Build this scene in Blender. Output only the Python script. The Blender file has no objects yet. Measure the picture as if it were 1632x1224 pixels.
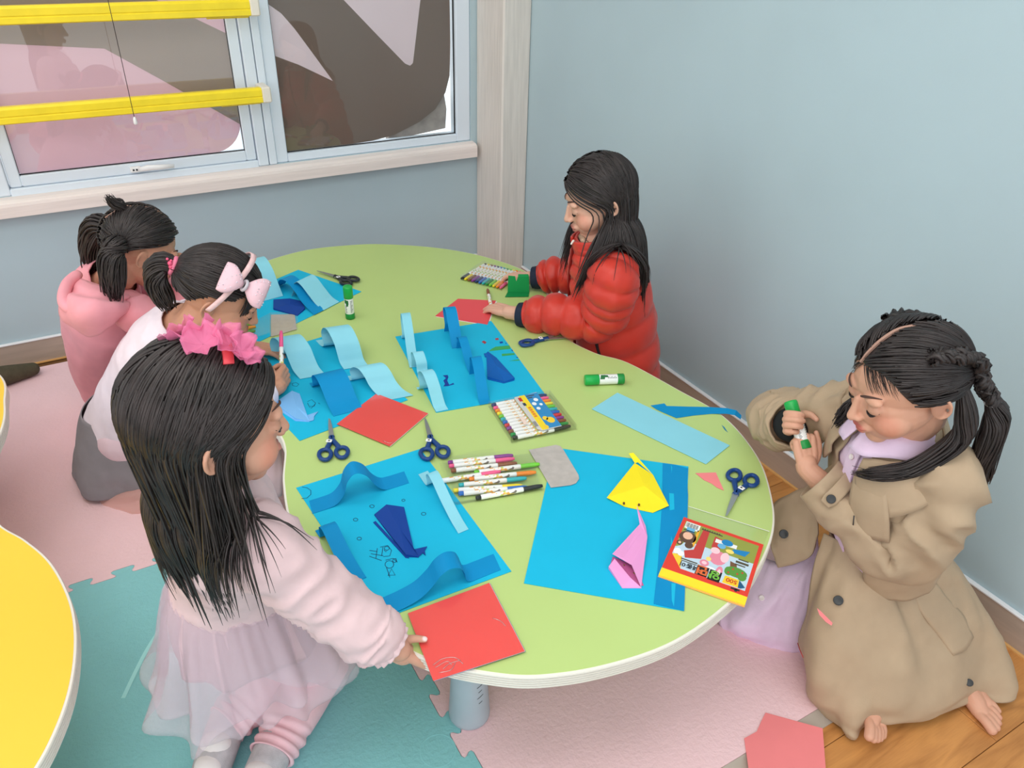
import bpy, bmesh, math, random
import numpy as np
from mathutils import Vector, Matrix, noise

random.seed(7)
RNG = np.random.default_rng(11)
scene = bpy.context.scene
COL = scene.collection
PI = math.pi

# ------------------------------------------------------------------ camera, world, lights, exposure
FPX = 1235.2                                   # focal length in pixels of the 1632 x 1224 frame
CAMR = np.array([[0.86779896, -0.49634703, 0.02376124],      # image right
                 [-0.24366428, -0.46671564, -0.85017894],    # image down
                 [0.43307353, 0.73199463, -0.52595739]])     # view direction
CAMP = np.array([0.0, 0.0, 1.4])
cam_d = bpy.data.cameras.new('camera')
cam_d.sensor_fit = 'HORIZONTAL'
cam_d.sensor_width = 36.0
cam_d.lens = FPX / 1632 * 36.0
cam_d.clip_start = 0.02
cam = bpy.data.objects.new('camera', cam_d)
COL.objects.link(cam)
rot = Matrix([[CAMR[0][i], -CAMR[1][i], -CAMR[2][i]] for i in range(3)])
cam.matrix_world = Matrix.Translation(Vector(CAMP)) @ rot.to_4x4()
scene.camera = cam

scene.view_settings.view_transform = 'Standard'
scene.view_settings.look = 'None'
scene.view_settings.gamma = 1.0
scene.view_settings.use_curve_mapping = False
scene.view_settings.exposure = -0.08

world = bpy.data.worlds.new('world')
scene.world = world
world.use_nodes = True
wb = world.node_tree.nodes['Background']
wb.inputs['Color'].default_value = (0.93, 0.97, 1.0, 1)
wb.inputs['Strength'].default_value = 1.65

def area(name, loc, sx, sy, power, color=(1, 1, 1), target=None):
    d = bpy.data.lights.new(name, 'AREA')
    d.shape = 'RECTANGLE'; d.size = sx; d.size_y = sy; d.energy = power; d.color = color
    o = bpy.data.objects.new(name, d); COL.objects.link(o); o.location = loc
    if target is not None:
        o.rotation_euler = (Vector(target) - Vector(loc)).to_track_quat('-Z', 'Y').to_euler()
    return o
# rows of ceiling panels, the ones over the camera's side of the room are nearer and stronger
area('ceiling_panel_light', (-0.55, 0.55, 2.62), 1.6, 1.0, 19, (1.0, 0.985, 0.96))
area('ceiling_panel_light', (-0.55, 2.0, 2.62), 1.6, 1.0, 13, (1.0, 0.985, 0.96))
area('ceiling_panel_light', (0.9, 0.2, 2.62), 1.6, 1.0, 10, (1.0, 0.985, 0.96))
area('ceiling_panel_light', (-0.55, -1.0, 2.62), 1.6, 1.0, 14, (1.0, 0.985, 0.96))

# ------------------------------------------------------------------ small maths
def A(*v): return np.array(v, float)
def nrm(v):
    v = np.asarray(v, float); return v / (np.linalg.norm(v) + 1e-12)
def ray(u, v): return CAMR.T @ np.array([(u - 816) / FPX, (v - 612) / FPX, 1.0])
def P(u, v, z):
    """the point at height z seen at a pixel (used to place things on table and floor)"""
    d = ray(u, v); return CAMP + d * ((z - CAMP[2]) / d[2])
def crom(pts, n, closed=False):
    """Catmull-Rom through pts (k x d), n samples per span (open: last point added)"""
    p = np.asarray(pts, float); k = len(p); out = []
    spans = k if closed else k - 1
    for i in range(spans):
        if closed: a, b, c, d = p[(i - 1) % k], p[i], p[(i + 1) % k], p[(i + 2) % k]
        else:
            b, c = p[i], p[i + 1]
            a = p[i - 1] if i > 0 else 2 * b - c
            d = p[i + 2] if i + 2 < k else 2 * c - b
        for j in range(n):
            t = j / n
            out.append(0.5 * (2 * b + (c - a) * t + (2 * a - 5 * b + 4 * c - d) * t * t + (3 * b - a - 3 * c + d) * t ** 3))
    if not closed: out.append(p[-1])
    return np.array(out)
def resample(pts, n):
    p = np.asarray(pts, float)
    s = np.r_[0, np.cumsum(np.linalg.norm(np.diff(p[:, :3], axis=0), axis=1))]
    t = np.linspace(0, s[-1], n)
    return np.array([np.interp(t, s, p[:, i]) for i in range(p.shape[1])]).T
def nz(x, y=0.0, z=0.0): return noise.noise(Vector((x, y, z)))

# ------------------------------------------------------------------ materials
def lin(c):
    return tuple(((x / 255) / 12.92 if x / 255 <= 0.04045 else ((x / 255 + 0.055) / 1.055) ** 2.4) for x in c[:3]) + (1.0,)
MATS = {}
def mat(name, rgb, rough=0.6, spec=0.3, metal=0.0, vary=0.0, vscale=8.0, bump=0.0, bscale=60.0, stretch=None,
        alpha=1.0, trans=0.0, sheen=0.0, attr=False, rgb2=None, translucent=0.0, coat=0.0, detail=3.0):
    if name in MATS: return MATS[name]
    m = bpy.data.materials.new(name); m.use_nodes = True
    nt = m.node_tree; N = nt.nodes; L = nt.links
    b = N['Principled BSDF']
    b.inputs['Base Color'].default_value = lin(rgb)
    b.inputs['Roughness'].default_value = rough
    b.inputs['Specular IOR Level'].default_value = spec
    b.inputs['Metallic'].default_value = metal
    b.inputs['Sheen Weight'].default_value = sheen
    b.inputs['Coat Weight'].default_value = coat
    if trans: b.inputs['Transmission Weight'].default_value = trans
    tc = N.new('ShaderNodeTexCoord')
    src = tc.outputs['Object']
    if stretch:
        mp = N.new('ShaderNodeMapping'); mp.inputs['Scale'].default_value = stretch
        L.new(src, mp.inputs['Vector']); src = mp.outputs['Vector']
    if vary or rgb2:
        t = N.new('ShaderNodeTexNoise'); t.inputs['Scale'].default_value = vscale; t.inputs['Detail'].default_value = detail
        L.new(src, t.inputs['Vector'])
        r = N.new('ShaderNodeValToRGB')
        r.color_ramp.elements[0].position = 0.32; r.color_ramp.elements[1].position = 0.68
        c2 = rgb2 or tuple(min(255, x * (1 + vary)) for x in rgb)
        c1 = rgb if rgb2 else tuple(x * (1 - vary) for x in rgb)
        r.color_ramp.elements[0].color = lin(c1); r.color_ramp.elements[1].color = lin(c2)
        L.new(t.outputs['Fac'], r.inputs['Fac']); L.new(r.outputs['Color'], b.inputs['Base Color'])
    if attr:
        a = N.new('ShaderNodeAttribute'); a.attribute_name = 'tint'
        L.new(a.outputs['Color'], b.inputs['Base Color'])
    if bump:
        t2 = N.new('ShaderNodeTexNoise'); t2.inputs['Scale'].default_value = bscale; t2.inputs['Detail'].default_value = 4
        L.new(src, t2.inputs['Vector'])
        bp = N.new('ShaderNodeBump'); bp.inputs['Strength'].default_value = bump; bp.inputs['Distance'].default_value = 0.004
        L.new(t2.outputs['Fac'], bp.inputs['Height']); L.new(bp.outputs['Normal'], b.inputs['Normal'])
    out = N['Material Output']
    if alpha < 1:
        b.inputs['Alpha'].default_value = alpha
    if translucent:
        tr = N.new('ShaderNodeBsdfTranslucent'); tr.inputs['Color'].default_value = lin(rgb)
        mx = N.new('ShaderNodeMixShader'); mx.inputs['Fac'].default_value = translucent
        L.new(b.outputs['BSDF'], mx.inputs[1]); L.new(tr.outputs['BSDF'], mx.inputs[2]); L.new(mx.outputs['Shader'], out.inputs['Surface'])
    MATS[name] = m
    return m
def clear_film(name, tint=(255, 255, 255), gloss=0.06, rough=0.05):
    """thin clear plastic or glass: mostly transparent, glossy at grazing angles"""
    if name in MATS: return MATS[name]
    m = bpy.data.materials.new(name); m.use_nodes = True
    nt = m.node_tree; N = nt.nodes; L = nt.links
    N.remove(N['Principled BSDF'])
    t = N.new('ShaderNodeBsdfTransparent'); t.inputs['Color'].default_value = lin(tint)
    g = N.new('ShaderNodeBsdfGlossy'); g.inputs['Roughness'].default_value = rough
    lw = N.new('ShaderNodeLayerWeight'); lw.inputs['Blend'].default_value = 0.5
    pw = N.new('ShaderNodeMath'); pw.operation = 'POWER'; pw.inputs[1].default_value = 4.0
    ma = N.new('ShaderNodeMath'); ma.operation = 'MULTIPLY_ADD'; ma.inputs[1].default_value = 0.7; ma.inputs[2].default_value = gloss; ma.use_clamp = True
    mx = N.new('ShaderNodeMixShader')
    L.new(lw.outputs['Facing'], pw.inputs[0]); L.new(pw.outputs[0], ma.inputs[0]); L.new(ma.outputs[0], mx.inputs['Fac'])
    L.new(t.outputs[0], mx.inputs[1]); L.new(g.outputs[0], mx.inputs[2]); L.new(mx.outputs[0], N['Material Output'].inputs['Surface'])
    MATS[name] = m
    return m

# ------------------------------------------------------------------ mesh builder
LOC = {}
class MB:
    def __init__(self): self.v = []; self.f = []; self.mi = []; self.sm = []
    def add(self, verts, faces, mi=0, smooth=False):
        o = len(self.v); self.v.extend([tuple(map(float, p)) for p in verts])
        self.f.extend([tuple(i + o for i in f) for f in faces]); self.mi.extend([mi] * len(faces)); self.sm.extend([smooth] * len(faces))
        return self
    def box(self, lo, hi, mi=0):
        x0, y0, z0 = lo; x1, y1, z1 = hi
        v = [(x0, y0, z0), (x1, y0, z0), (x1, y1, z0), (x0, y1, z0), (x0, y0, z1), (x1, y0, z1), (x1, y1, z1), (x0, y1, z1)]
        return self.add(v, [(3, 2, 1, 0), (4, 5, 6, 7), (0, 1, 5, 4), (1, 2, 6, 5), (2, 3, 7, 6), (3, 0, 4, 7)], mi)
    def bbox(self, lo, hi, b=0.003, mi=0):
        """box with chamfered vertical and top edges"""
        x0, y0, z0 = lo; x1, y1, z1 = hi
        def ring(d, z): return [(x0 + d + b, y0 + d, z), (x1 - d - b, y0 + d, z), (x1 - d, y0 + d + b, z), (x1 - d, y1 - d - b, z), (x1 - d - b, y1 - d, z), (x0 + d + b, y1 - d, z), (x0 + d, y1 - d - b, z), (x0 + d, y0 + d + b, z)]
        return self.loft([ring(b, z0), ring(0, z0 + b), ring(0, z1 - b), ring(b, z1)], True, caps=True, mi=mi, smooth=False)
    def loft(self, rings, closed=True, caps=False, mi=0, smooth=True):
        R = [np.asarray(r, float) for r in rings]; n = len(R[0]); V = np.concatenate(R); F = []
        m = n if closed else n - 1
        for i in range(len(R) - 1):
            for j in range(m):
                a = i * n + j; b = i * n + (j + 1) % n
                F.append((a, b, b + n, a + n))
        if caps:
            F.append(tuple(range(n - 1, -1, -1))); F.append(tuple((len(R) - 1) * n + j for j in range(n)))
        return self.add(V, F, mi, smooth)
    def prism(self, poly, z0, z1, mi=0, smooth=False):
        """polygon (x, y) counter-clockwise or not, from z0 to z1"""
        p = [(q[0], q[1]) for q in poly]; ar = sum(p[i - 1][0] * p[i][1] - p[i][0] * p[i - 1][1] for i in range(len(p)))
        if ar < 0: p = p[::-1]
        n = len(p); v = [(x, y, z0) for x, y in p] + [(x, y, z1) for x, y in p]
        f = [tuple(range(n - 1, -1, -1)), tuple(range(n, 2 * n))] + [(i, (i + 1) % n, (i + 1) % n + n, i + n) for i in range(n)]
        return self.add(v, f, mi, smooth)
    def tube(self, path, r, n=8, caps=True, mi=0, smooth=True, flat=1.0, up=None):
        p = np.asarray(path, float); k = len(p); r = np.broadcast_to(np.asarray(r, float), (k,))
        T = np.gradient(p, axis=0); T /= (np.linalg.norm(T, axis=1)[:, None] + 1e-12)
        u = nrm(np.cross(T[0], A(0, 0, 1) if abs(T[0][2]) < 0.9 else A(1, 0, 0))) if up is None else nrm(up)
        rings = []
        for i in range(k):
            u = nrm(u - T[i] * (u @ T[i])); w = np.cross(T[i], u)
            rings.append([p[i] + r[i] * (math.cos(a) * u * flat + math.sin(a) * w) for a in np.linspace(0, 2 * PI, n, endpoint=False)])
        return self.loft(rings, True, caps, mi, smooth)
    def lathe(self, prof, c=(0, 0, 0), n=20, mi=0, axis='z', caps=True, smooth=True):
        rings = []
        for r, h in prof:
            ring = []
            for a in np.linspace(0, 2 * PI, n, endpoint=False):
                q = (r * math.cos(a), r * math.sin(a), h)
                if axis == 'x': q = (h, r * math.cos(a), r * math.sin(a))
                if axis == 'y': q = (r * math.sin(a), h, r * math.cos(a))
                ring.append((q[0] + c[0], q[1] + c[1], q[2] + c[2]))
            rings.append(ring)
        return self.loft(rings, True, caps, mi, smooth)
    def ell(self, c, r, axes=None, n=16, m=10, mi=0, smooth=True):
        c = np.asarray(c, float); ax = np.eye(3) if axes is None else np.asarray(axes, float); r = np.broadcast_to(np.asarray(r, float), (3,))
        V = []; F = []
        for i in range(1, m):
            t = PI * i / m
            for j in range(n):
                a = 2 * PI * j / n
                l = np.array([r[0] * math.sin(t) * math.cos(a), r[1] * math.sin(t) * math.sin(a), r[2] * math.cos(t)])
                V.append(c + l @ ax)
        V.append(c + np.array([0, 0, r[2]]) @ ax); V.append(c - np.array([0, 0, r[2]]) @ ax)
        top, bot = len(V) - 2, len(V) - 1
        for i in range(m - 2):
            for j in range(n):
                a = i * n + j; b = i * n + (j + 1) % n; F.append((a, a + n, b + n, b))
        for j in range(n):
            F.append((top, j, (j + 1) % n)); k = (m - 2) * n; F.append((bot, k + (j + 1) % n, k + j))
        return self.add(V, F, mi, smooth)
    def limb(self, pts, radii, n=14, per=5):
        """tapered limb through joints with rounded ends (closed volume)"""
        q = crom(np.c_[np.asarray(pts, float), np.asarray(radii, float)], per)
        p, r = q[:, :3], np.maximum(q[:, 3], 0.001)
        self.tube(p, r, n)
        self.ell(p[0], r[0] * 0.999, n=n, m=8); self.ell(p[-1], r[-1] * 0.999, n=n, m=8)
        return self
    def xform(self, M4):
        M4 = Matrix(M4); self.v = [tuple(M4 @ Vector(p)) for p in self.v]; return self
    def build(self, name, mats, parent=None, origin=None, fix=True):
        if not isinstance(mats, (list, tuple)): mats = [mats]
        v = np.array(self.v, float)
        o = np.asarray(origin, float) if origin is not None else (A(0, 0, 0) if parent is not None else A(v[:, 0].mean(), v[:, 1].mean(), v[:, 2].min()))
        base = LOC.get(parent.name, A(0, 0, 0)) if parent is not None else A(0, 0, 0)
        me = bpy.data.meshes.new(name)
        me.from_pydata((v - base - o).tolist(), [], self.f)
        for m in mats: me.materials.append(m)
        me.polygons.foreach_set('material_index', self.mi); me.polygons.foreach_set('use_smooth', self.sm)
        me.update()
        if fix:
            bm = bmesh.new(); bm.from_mesh(me); bmesh.ops.recalc_face_normals(bm, faces=bm.faces); bm.to_mesh(me); bm.free()
        ob = bpy.data.objects.new(name, me); COL.objects.link(ob)
        ob.location = o
        if parent is not None: ob.parent = parent
        LOC[ob.name] = base + o
        return ob
def np_mesh(name, V, F, m, parent=None, smooth=True):
    """fast mesh from numpy quads"""
    base = LOC.get(parent.name, A(0, 0, 0)) if parent is not None else A(0, 0, 0)
    me = bpy.data.meshes.new(name)
    me.from_pydata((np.asarray(V) - base).tolist(), [], np.asarray(F).tolist())
    me.materials.append(m); me.polygons.foreach_set('use_smooth', [smooth] * len(me.polygons)); me.update()
    ob = bpy.data.objects.new(name, me); COL.objects.link(ob)
    if parent is not None: ob.parent = parent
    LOC[ob.name] = base
    return ob
def tag(o, label=None, cat=None, group=None, kind=None):
    if label: o['label'] = label
    if cat: o['category'] = cat
    if group: o['group'] = group
    if kind: o['kind'] = kind
    return o
def thing(name, loc, label, cat, group=None):
    o = bpy.data.objects.new(name, None); COL.objects.link(o); o.empty_display_size = 0.02
    o.location = loc; LOC[o.name] = A(*loc)
    return tag(o, label, cat, group)
def struct(ob): ob['kind'] = 'structure'; return ob
def copy_tree(o, parent=None):
    c = o.copy(); COL.objects.link(c)
    if parent is not None: c.parent = parent
    for ch in list(o.children): copy_tree(ch, c)
    return c
def place(o, loc, rz=0.0, rx=0.0, ry=0.0):
    o.location = loc; o.rotation_euler = (rx, ry, rz); return o
def stroke(mb, pts, z, w=0.0011, h=0.0003, mi=0):
    """a flat ink line through (x, y) points"""
    p = np.asarray(pts, float); p = np.c_[p[:, :2], np.full(len(p), z)] if p.shape[1] == 2 else p
    T = np.gradient(p, axis=0); T /= np.linalg.norm(T, axis=1)[:, None] + 1e-12
    Nn = np.c_[-T[:, 1], T[:, 0], np.zeros(len(p))] * w / 2
    return mb.loft([[p[i] - Nn[i], p[i] + Nn[i], p[i] + Nn[i] + A(0, 0, h), p[i] - Nn[i] + A(0, 0, h)] for i in range(len(p))], True, True, mi, False)
# ------------------------------------------------------------------ the room
YW, XW = 2.846, 1.60            # planes of the window wall and of the plain wall
M_wall = mat('wall_paint', (183, 203, 210), 0.75, 0.2, vary=0.015, vscale=2.0, bump=0.05, bscale=260)
M_trimw = mat('whitewashed_wood_trim', (224, 216, 208), 0.5, 0.3, vary=0.03, vscale=9, stretch=(12, 12, 0.7), bump=0.06, bscale=30)
M_sill = mat('whitewashed_sill', (240, 228, 222), 0.5, 0.3, vary=0.02, vscale=9, stretch=(0.7, 12, 12))
M_base = mat('baseboard_film', (190, 172, 158), 0.5, 0.3, vary=0.04, vscale=6, stretch=(1, 1, 8))
M_bead = mat('baseboard_bead', (240, 240, 242), 0.45, 0.3)
M_frame = mat('white_window_frame', (226, 236, 246), 0.35, 0.4)
M_dark = mat('dark_gasket', (40, 40, 42), 0.6, 0.2)
M_glass = clear_film('window_glass', (250, 252, 252), 0.05, 0.01)

def wood_mat():
    m = bpy.data.materials.new('oak_floor'); m.use_nodes = True; nt = m.node_tree; N = nt.nodes; L = nt.links; b = N['Principled BSDF']
    tc = N.new('ShaderNodeTexCoord'); oi = N.new('ShaderNodeObjectInfo')
    add = N.new('ShaderNodeVectorMath'); add.operation = 'ADD'
    sc = N.new('ShaderNodeVectorMath'); sc.operation = 'SCALE'; sc.inputs['Scale'].default_value = 9.0
    comb = N.new('ShaderNodeCombineXYZ'); L.new(oi.outputs['Random'], comb.inputs['X']); L.new(oi.outputs['Random'], comb.inputs['Y'])
    L.new(comb.outputs[0], sc.inputs[0]); L.new(tc.outputs['Object'], add.inputs[0]); L.new(sc.outputs[0], add.inputs[1])
    mp = N.new('ShaderNodeMapping'); mp.inputs['Scale'].default_value = (1.6, 9.0, 4.0); L.new(add.outputs[0], mp.inputs['Vector'])
    n1 = N.new('ShaderNodeTexNoise'); n1.inputs['Scale'].default_value = 1.6; n1.inputs['Detail'].default_value = 2; n1.inputs['Distortion'].default_value = 0.6
    L.new(mp.outputs[0], n1.inputs['Vector'])
    mul = N.new('ShaderNodeMath'); mul.operation = 'MULTIPLY'; mul.inputs[1].default_value = 9.0; L.new(n1.outputs['Fac'], mul.inputs[0])
    fr = N.new('ShaderNodeMath'); fr.operation = 'PINGPONG'; fr.inputs[1].default_value = 1.0; L.new(mul.outputs[0], fr.inputs[0])
    n2 = N.new('ShaderNodeTexNoise'); n2.inputs['Scale'].default_value = 60; n2.inputs['Detail'].default_value = 3
    mp2 = N.new('ShaderNodeMapping'); mp2.inputs['Scale'].default_value = (0.5, 6, 4); L.new(add.outputs[0], mp2.inputs['Vector']); L.new(mp2.outputs[0], n2.inputs['Vector'])
    mx = N.new('ShaderNodeMath'); mx.operation = 'MULTIPLY_ADD'; mx.inputs[1].default_value = 0.55; L.new(fr.outputs[0], mx.inputs[0]); 
    m3 = N.new('ShaderNodeMath'); m3.operation = 'MULTIPLY'; m3.inputs[1].default_value = 0.5; L.new(n2.outputs['Fac'], m3.inputs[0]); L.new(m3.outputs[0], mx.inputs[2])
    r = N.new('ShaderNodeValToRGB'); r.color_ramp.elements[0].position = 0.15; r.color_ramp.elements[1].position = 0.8
    r.color_ramp.elements[0].color = lin((180, 120, 66)); r.color_ramp.elements[1].color = lin((212, 148, 84))
    L.new(mx.outputs[0], r.inputs['Fac']); L.new(r.outputs['Color'], b.inputs['Base Color'])
    b.inputs['Roughness'].default_value = 0.42; b.inputs['Specular IOR Level'].default_value = 0.35
    return m
M_wood = wood_mat()

floor = struct(MB().box((-3.9, -1.6, -0.06), (XW + 0.1, YW + 0.1, -0.004)).build('floor', mat('subfloor', (120, 84, 50), 0.8), origin=A(0, 0, 0)))
plank_proto = {}
for r_i, y0 in enumerate(np.arange(-1.56, YW, 0.16)):
    x0 = -3.0 - (r_i * 0.43) % 0.9
    while x0 < XW:
        x1 = min(x0 + 1.1, XW); y1 = min(y0 + 0.16, YW)
        key = (round(x1 - x0, 3), round(y1 - y0, 3))
        if key not in plank_proto:
            o = MB().bbox((0, 0, -0.004), (key[0] - 0.0012, key[1] - 0.0012, 0.0), 0.0008).build('plank', M_wood, floor, origin=A(x0, y0, 0))
            plank_proto[key] = o
        else:
            o = plank_proto[key].copy(); COL.objects.link(o); o.location = (x0, y0, 0)
        x0 += 1.1

# window wall in pieces round the opening (opening x -0.30 .. 1.456, z 0.585 .. 2.0)
WX0, WX1, WZ0, WZ1 = -0.62, 1.456, 0.583, 1.95
w = MB().box((-3.0, YW, 0), (XW + 0.1, YW + 0.12, WZ0)).box((-3.0, YW, WZ1), (XW + 0.1, YW + 0.12, 2.7)).box((-3.0, YW, WZ0), (WX0, YW + 0.12, WZ1)).box((WX1, YW, WZ0), (XW + 0.1, YW + 0.12, WZ1))
struct(w.build('wall_window', M_wall, origin=A(0, 0, 0)))
struct(MB().box((XW, -1.5, 0), (XW + 0.1, YW, 2.7)).build('wall_right', M_wall, origin=A(0, 0, 0)))
struct(MB().box((-3.0, -1.5, 2.7), (XW + 0.1, YW + 0.12, 2.78)).build('ceiling', mat('ceiling_white', (240, 240, 238), 0.8), origin=A(0, 0, 0)))
# boxed-in column in the corner
c = MB().bbox((1.483, 2.636, 0), (XW, YW, 2.7), 0.006)
struct(c.build('trim_1', M_trimw, origin=A(0, 0, 0)))
# baseboards
for nm, lo, hi, lo2, hi2 in (('baseboard_window', (-3.0, YW - 0.009, 0), (1.483, YW, 0.084), (-3.0, YW - 0.013, 0.084), (1.483, YW, 0.091)),
                             ('baseboard_right', (XW - 0.009, -1.5, 0), (XW, 2.636, 0.084), (XW - 0.013, -1.5, 0.084), (XW, 2.636, 0.091))):
    b = struct(MB().box(lo, hi).build(nm, M_base, origin=A(0, 0, 0)))
    MB().bbox(lo2, hi2, 0.002).build('bead', M_bead, b)
# thin amber sealant strip where baseboard meets the planks
struct(MB().box((-3.0, YW - 0.017, 0), (1.483, YW - 0.009, 0.004)).box((XW - 0.017, -1.5, 0), (XW - 0.009, 2.636, 0.004)).build('trim_3', mat('amber_seal', (228, 176, 110), 0.5), origin=A(0, 0, 0)))
# sill board
s = MB(); prof = [(YW + 0.03, 0.583), (YW - 0.03, 0.578), (YW - 0.044, 0.570), (YW - 0.046, 0.561), (YW - 0.046, 0.527), (YW + 0.0, 0.527)]
s.loft([[(x, y, z) for y, z in prof] for x in (-3.0, 1.464)], True, True, smooth=False)
struct(s.build('trim_2', M_sill, origin=A(0, 0, 0)))

# ---- windows: a hinged sash on the one side, a fixed light on the other
def frame_rect(mb, x0, x1, z0, z1, w, y0, y1, mi=0):
    mb.bbox((x0, y0, z0), (x0 + w, y1, z1), 0.003, mi); mb.bbox((x1 - w, y0, z0), (x1, y1, z1), 0.003, mi)
    mb.bbox((x0 + w, y0, z0), (x1 - w, y1, z0 + w), 0.003, mi); mb.bbox((x0 + w, y0, z1 - w), (x1 - w, y1, z1), 0.003, mi)
    return mb
def gasket(x0, x1, z0, z1, y):
    g = MB(); t = 0.0035
    for lo, hi in (((x0, z0), (x1, z0 + t)), ((x0, z1 - t), (x1, z1)), ((x0, z0), (x0 + t, z1)), ((x1 - t, z0), (x1, z1))):
        g.box((lo[0], y - 0.003, lo[1]), (hi[0], y + 0.003, hi[1]))
    return g
M_film_t = mat('taupe_window_film', (158, 140, 130), 0.55, 0.2, vary=0.02, vscale=3, translucent=0.55)
M_film_p = mat('pink_window_film', (238, 212, 219), 0.55, 0.2, vary=0.015, vscale=4, translucent=0.55)
M_film_t2 = mat('taupe_overlay_film', (170, 150, 140), 0.55, 0.2, vary=0.02, vscale=3)
M_film_p2 = mat('pink_overlay_film', (252, 226, 232), 0.55, 0.2, vary=0.015, vscale=4)
yf = YW + 0.034           # film plane, just behind the panes
def film(poly, y0, y1, name, m, parent):
    mb = MB(); p = [(q[0], q[1]) for q in poly]
    n = len(p); v = [(x, y0, z) for x, z in p] + [(x, y1, z) for x, z in p]
    mb.add(v, [tuple(range(n)), tuple(range(2 * n - 1, n - 1, -1))] + [(i, i + n, (i + 1) % n + n, (i + 1) % n) for i in range(n)])
    return mb.build(name, m, parent)
def rounded(x0, x1, z0, z1, rads, n=10):
    """rectangle with corner radii (bl, br, tr, tl)"""
    out = []
    for (cx, cz, a0, r) in ((x0 + rads[0], z0 + rads[0], PI, rads[0]), (x1 - rads[1], z0 + rads[1], 1.5 * PI, rads[1]), (x1 - rads[2], z1 - rads[2], 0, rads[2]), (x0 + rads[3], z1 - rads[3], 0.5 * PI, rads[3])):
        for t in np.linspace(0, PI / 2, n): out.append((cx + r * math.cos(a0 + t), cz + r * math.sin(a0 + t)))
    return out
# outer fixed frame with mullion
wf = struct(MB().bbox((WX0, YW - 0.004, 0.583), (-0.166, YW + 0.06, WZ1), 0.003).bbox((0.606, YW - 0.006, 0.583), (0.642, YW + 0.06, WZ1), 0.003)
            .bbox((-0.166, YW - 0.004, 0.578), (0.606, YW + 0.06, 0.603), 0.003).build('window_1', M_frame, origin=A(0, 0, 0)))
sash = frame_rect(MB(), -0.163, 0.603, 0.604, 1.9, 0.034, YW + 0.006, YW + 0.05).build('sash', M_frame, wf)
gasket(-0.131, 0.571, 0.637, 1.87, YW + 0.02).build('gasket', M_dark, sash)
MB().box((-0.131, YW + 0.02, 0.637), (0.571, YW + 0.024, 1.87)).build('pane', M_glass, wf)
film(rounded(-0.131, 0.571, 0.637, 1.87, (0.012, 0.10, 0.02, 0.02)), yf, yf + 0.002, 'window_film', M_film_p, wf)
film([(-0.131, 1.03), (-0.076, 1.017), (0.198, 0.989), (0.34, 0.89), (0.563, 0.729), (0.571, 0.724), (0.571, 1.016), (0.478, 1.066), (0.40, 1.108), (0.30, 1.16), (-0.131, 1.30)], yf - 0.0006, yf, 'window_film', M_film_t2, wf)
h = MB().bbox((0.188, YW - 0.010, 0.612), (0.222, YW + 0.006, 0.630), 0.003).tube([(0.215, YW - 0.016, 0.622), (0.24, YW - 0.026, 0.628), (0.275, YW - 0.028, 0.626), (0.322, YW - 0.026, 0.624)], [0.007, 0.009, 0.008, 0.006], 10, flat=0.7)
hd = h.build('handle', mat('white_plastic', (245, 245, 245), 0.4, 0.4), wf)
MB().lathe([(0.003, -0.001), (0.003, 0.001)], (0.197, YW - 0.011, 0.621), 10, axis='y').lathe([(0.003, -0.001), (0.003, 0.001)], (0.207, YW - 0.011, 0.621), 10, axis='y').build('screw', M_dark, hd)
wr = struct(MB().bbox((0.645, YW - 0.006, 0.583), (0.672, YW + 0.06, WZ1), 0.003).bbox((0.672, YW + 0.004, 0.583), (0.714, YW + 0.06, WZ1), 0.003)
            .bbox((1.397, YW + 0.002, 0.583), (WX1, YW + 0.06, WZ1), 0.003).bbox((0.714, YW + 0.002, 0.583), (1.397, YW + 0.06, 0.613), 0.003).build('window_2', M_frame, origin=A(0, 0, 0)))
gasket(0.714, 1.397, 0.612, 1.9, YW + 0.02).build('gasket', M_dark, wr)
MB().box((0.714, YW + 0.02, 0.612), (1.397, YW + 0.024, 1.9)).build('pane', M_glass, wr)
pts = [(0.714, 0.612), (0.95, 0.612), (1.05, 0.616), (1.14, 0.628), (1.25, 0.668), (1.32, 0.71), (1.365, 0.77), (1.384, 0.83), (1.389, 0.95), (1.389, 1.9), (0.714, 1.9)]
film(pts, yf, yf + 0.002, 'window_film', M_film_t, wr)
film([(0.719, 1.10), (0.722, 0.938), (0.80, 0.905), (0.917, 0.843), (0.86, 0.93), (0.80, 1.02), (0.76, 1.07)], yf - 0.0006, yf, 'window_film', M_film_p2, wr)
film([(0.98, 1.107), (1.10, 0.985), (1.20, 0.885), (1.22, 0.876), (1.232, 0.885), (1.272, 1.10), (1.30, 1.30), (0.78, 1.30)], yf - 0.0006, yf, 'window_film', M_film_p2, wr)
# a stained ledge outside, seen through the uncovered corner of the pane
struct(film([(1.12, 0.60), (1.375, 0.625), (1.382, 0.70), (1.372, 0.76), (1.33, 0.735), (1.25, 0.672), (1.14, 0.63)], yf + 0.03, yf + 0.05, 'trim_4', mat('stained_ledge', (178, 164, 156), 0.8, vary=0.08, vscale=25), None))

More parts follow.
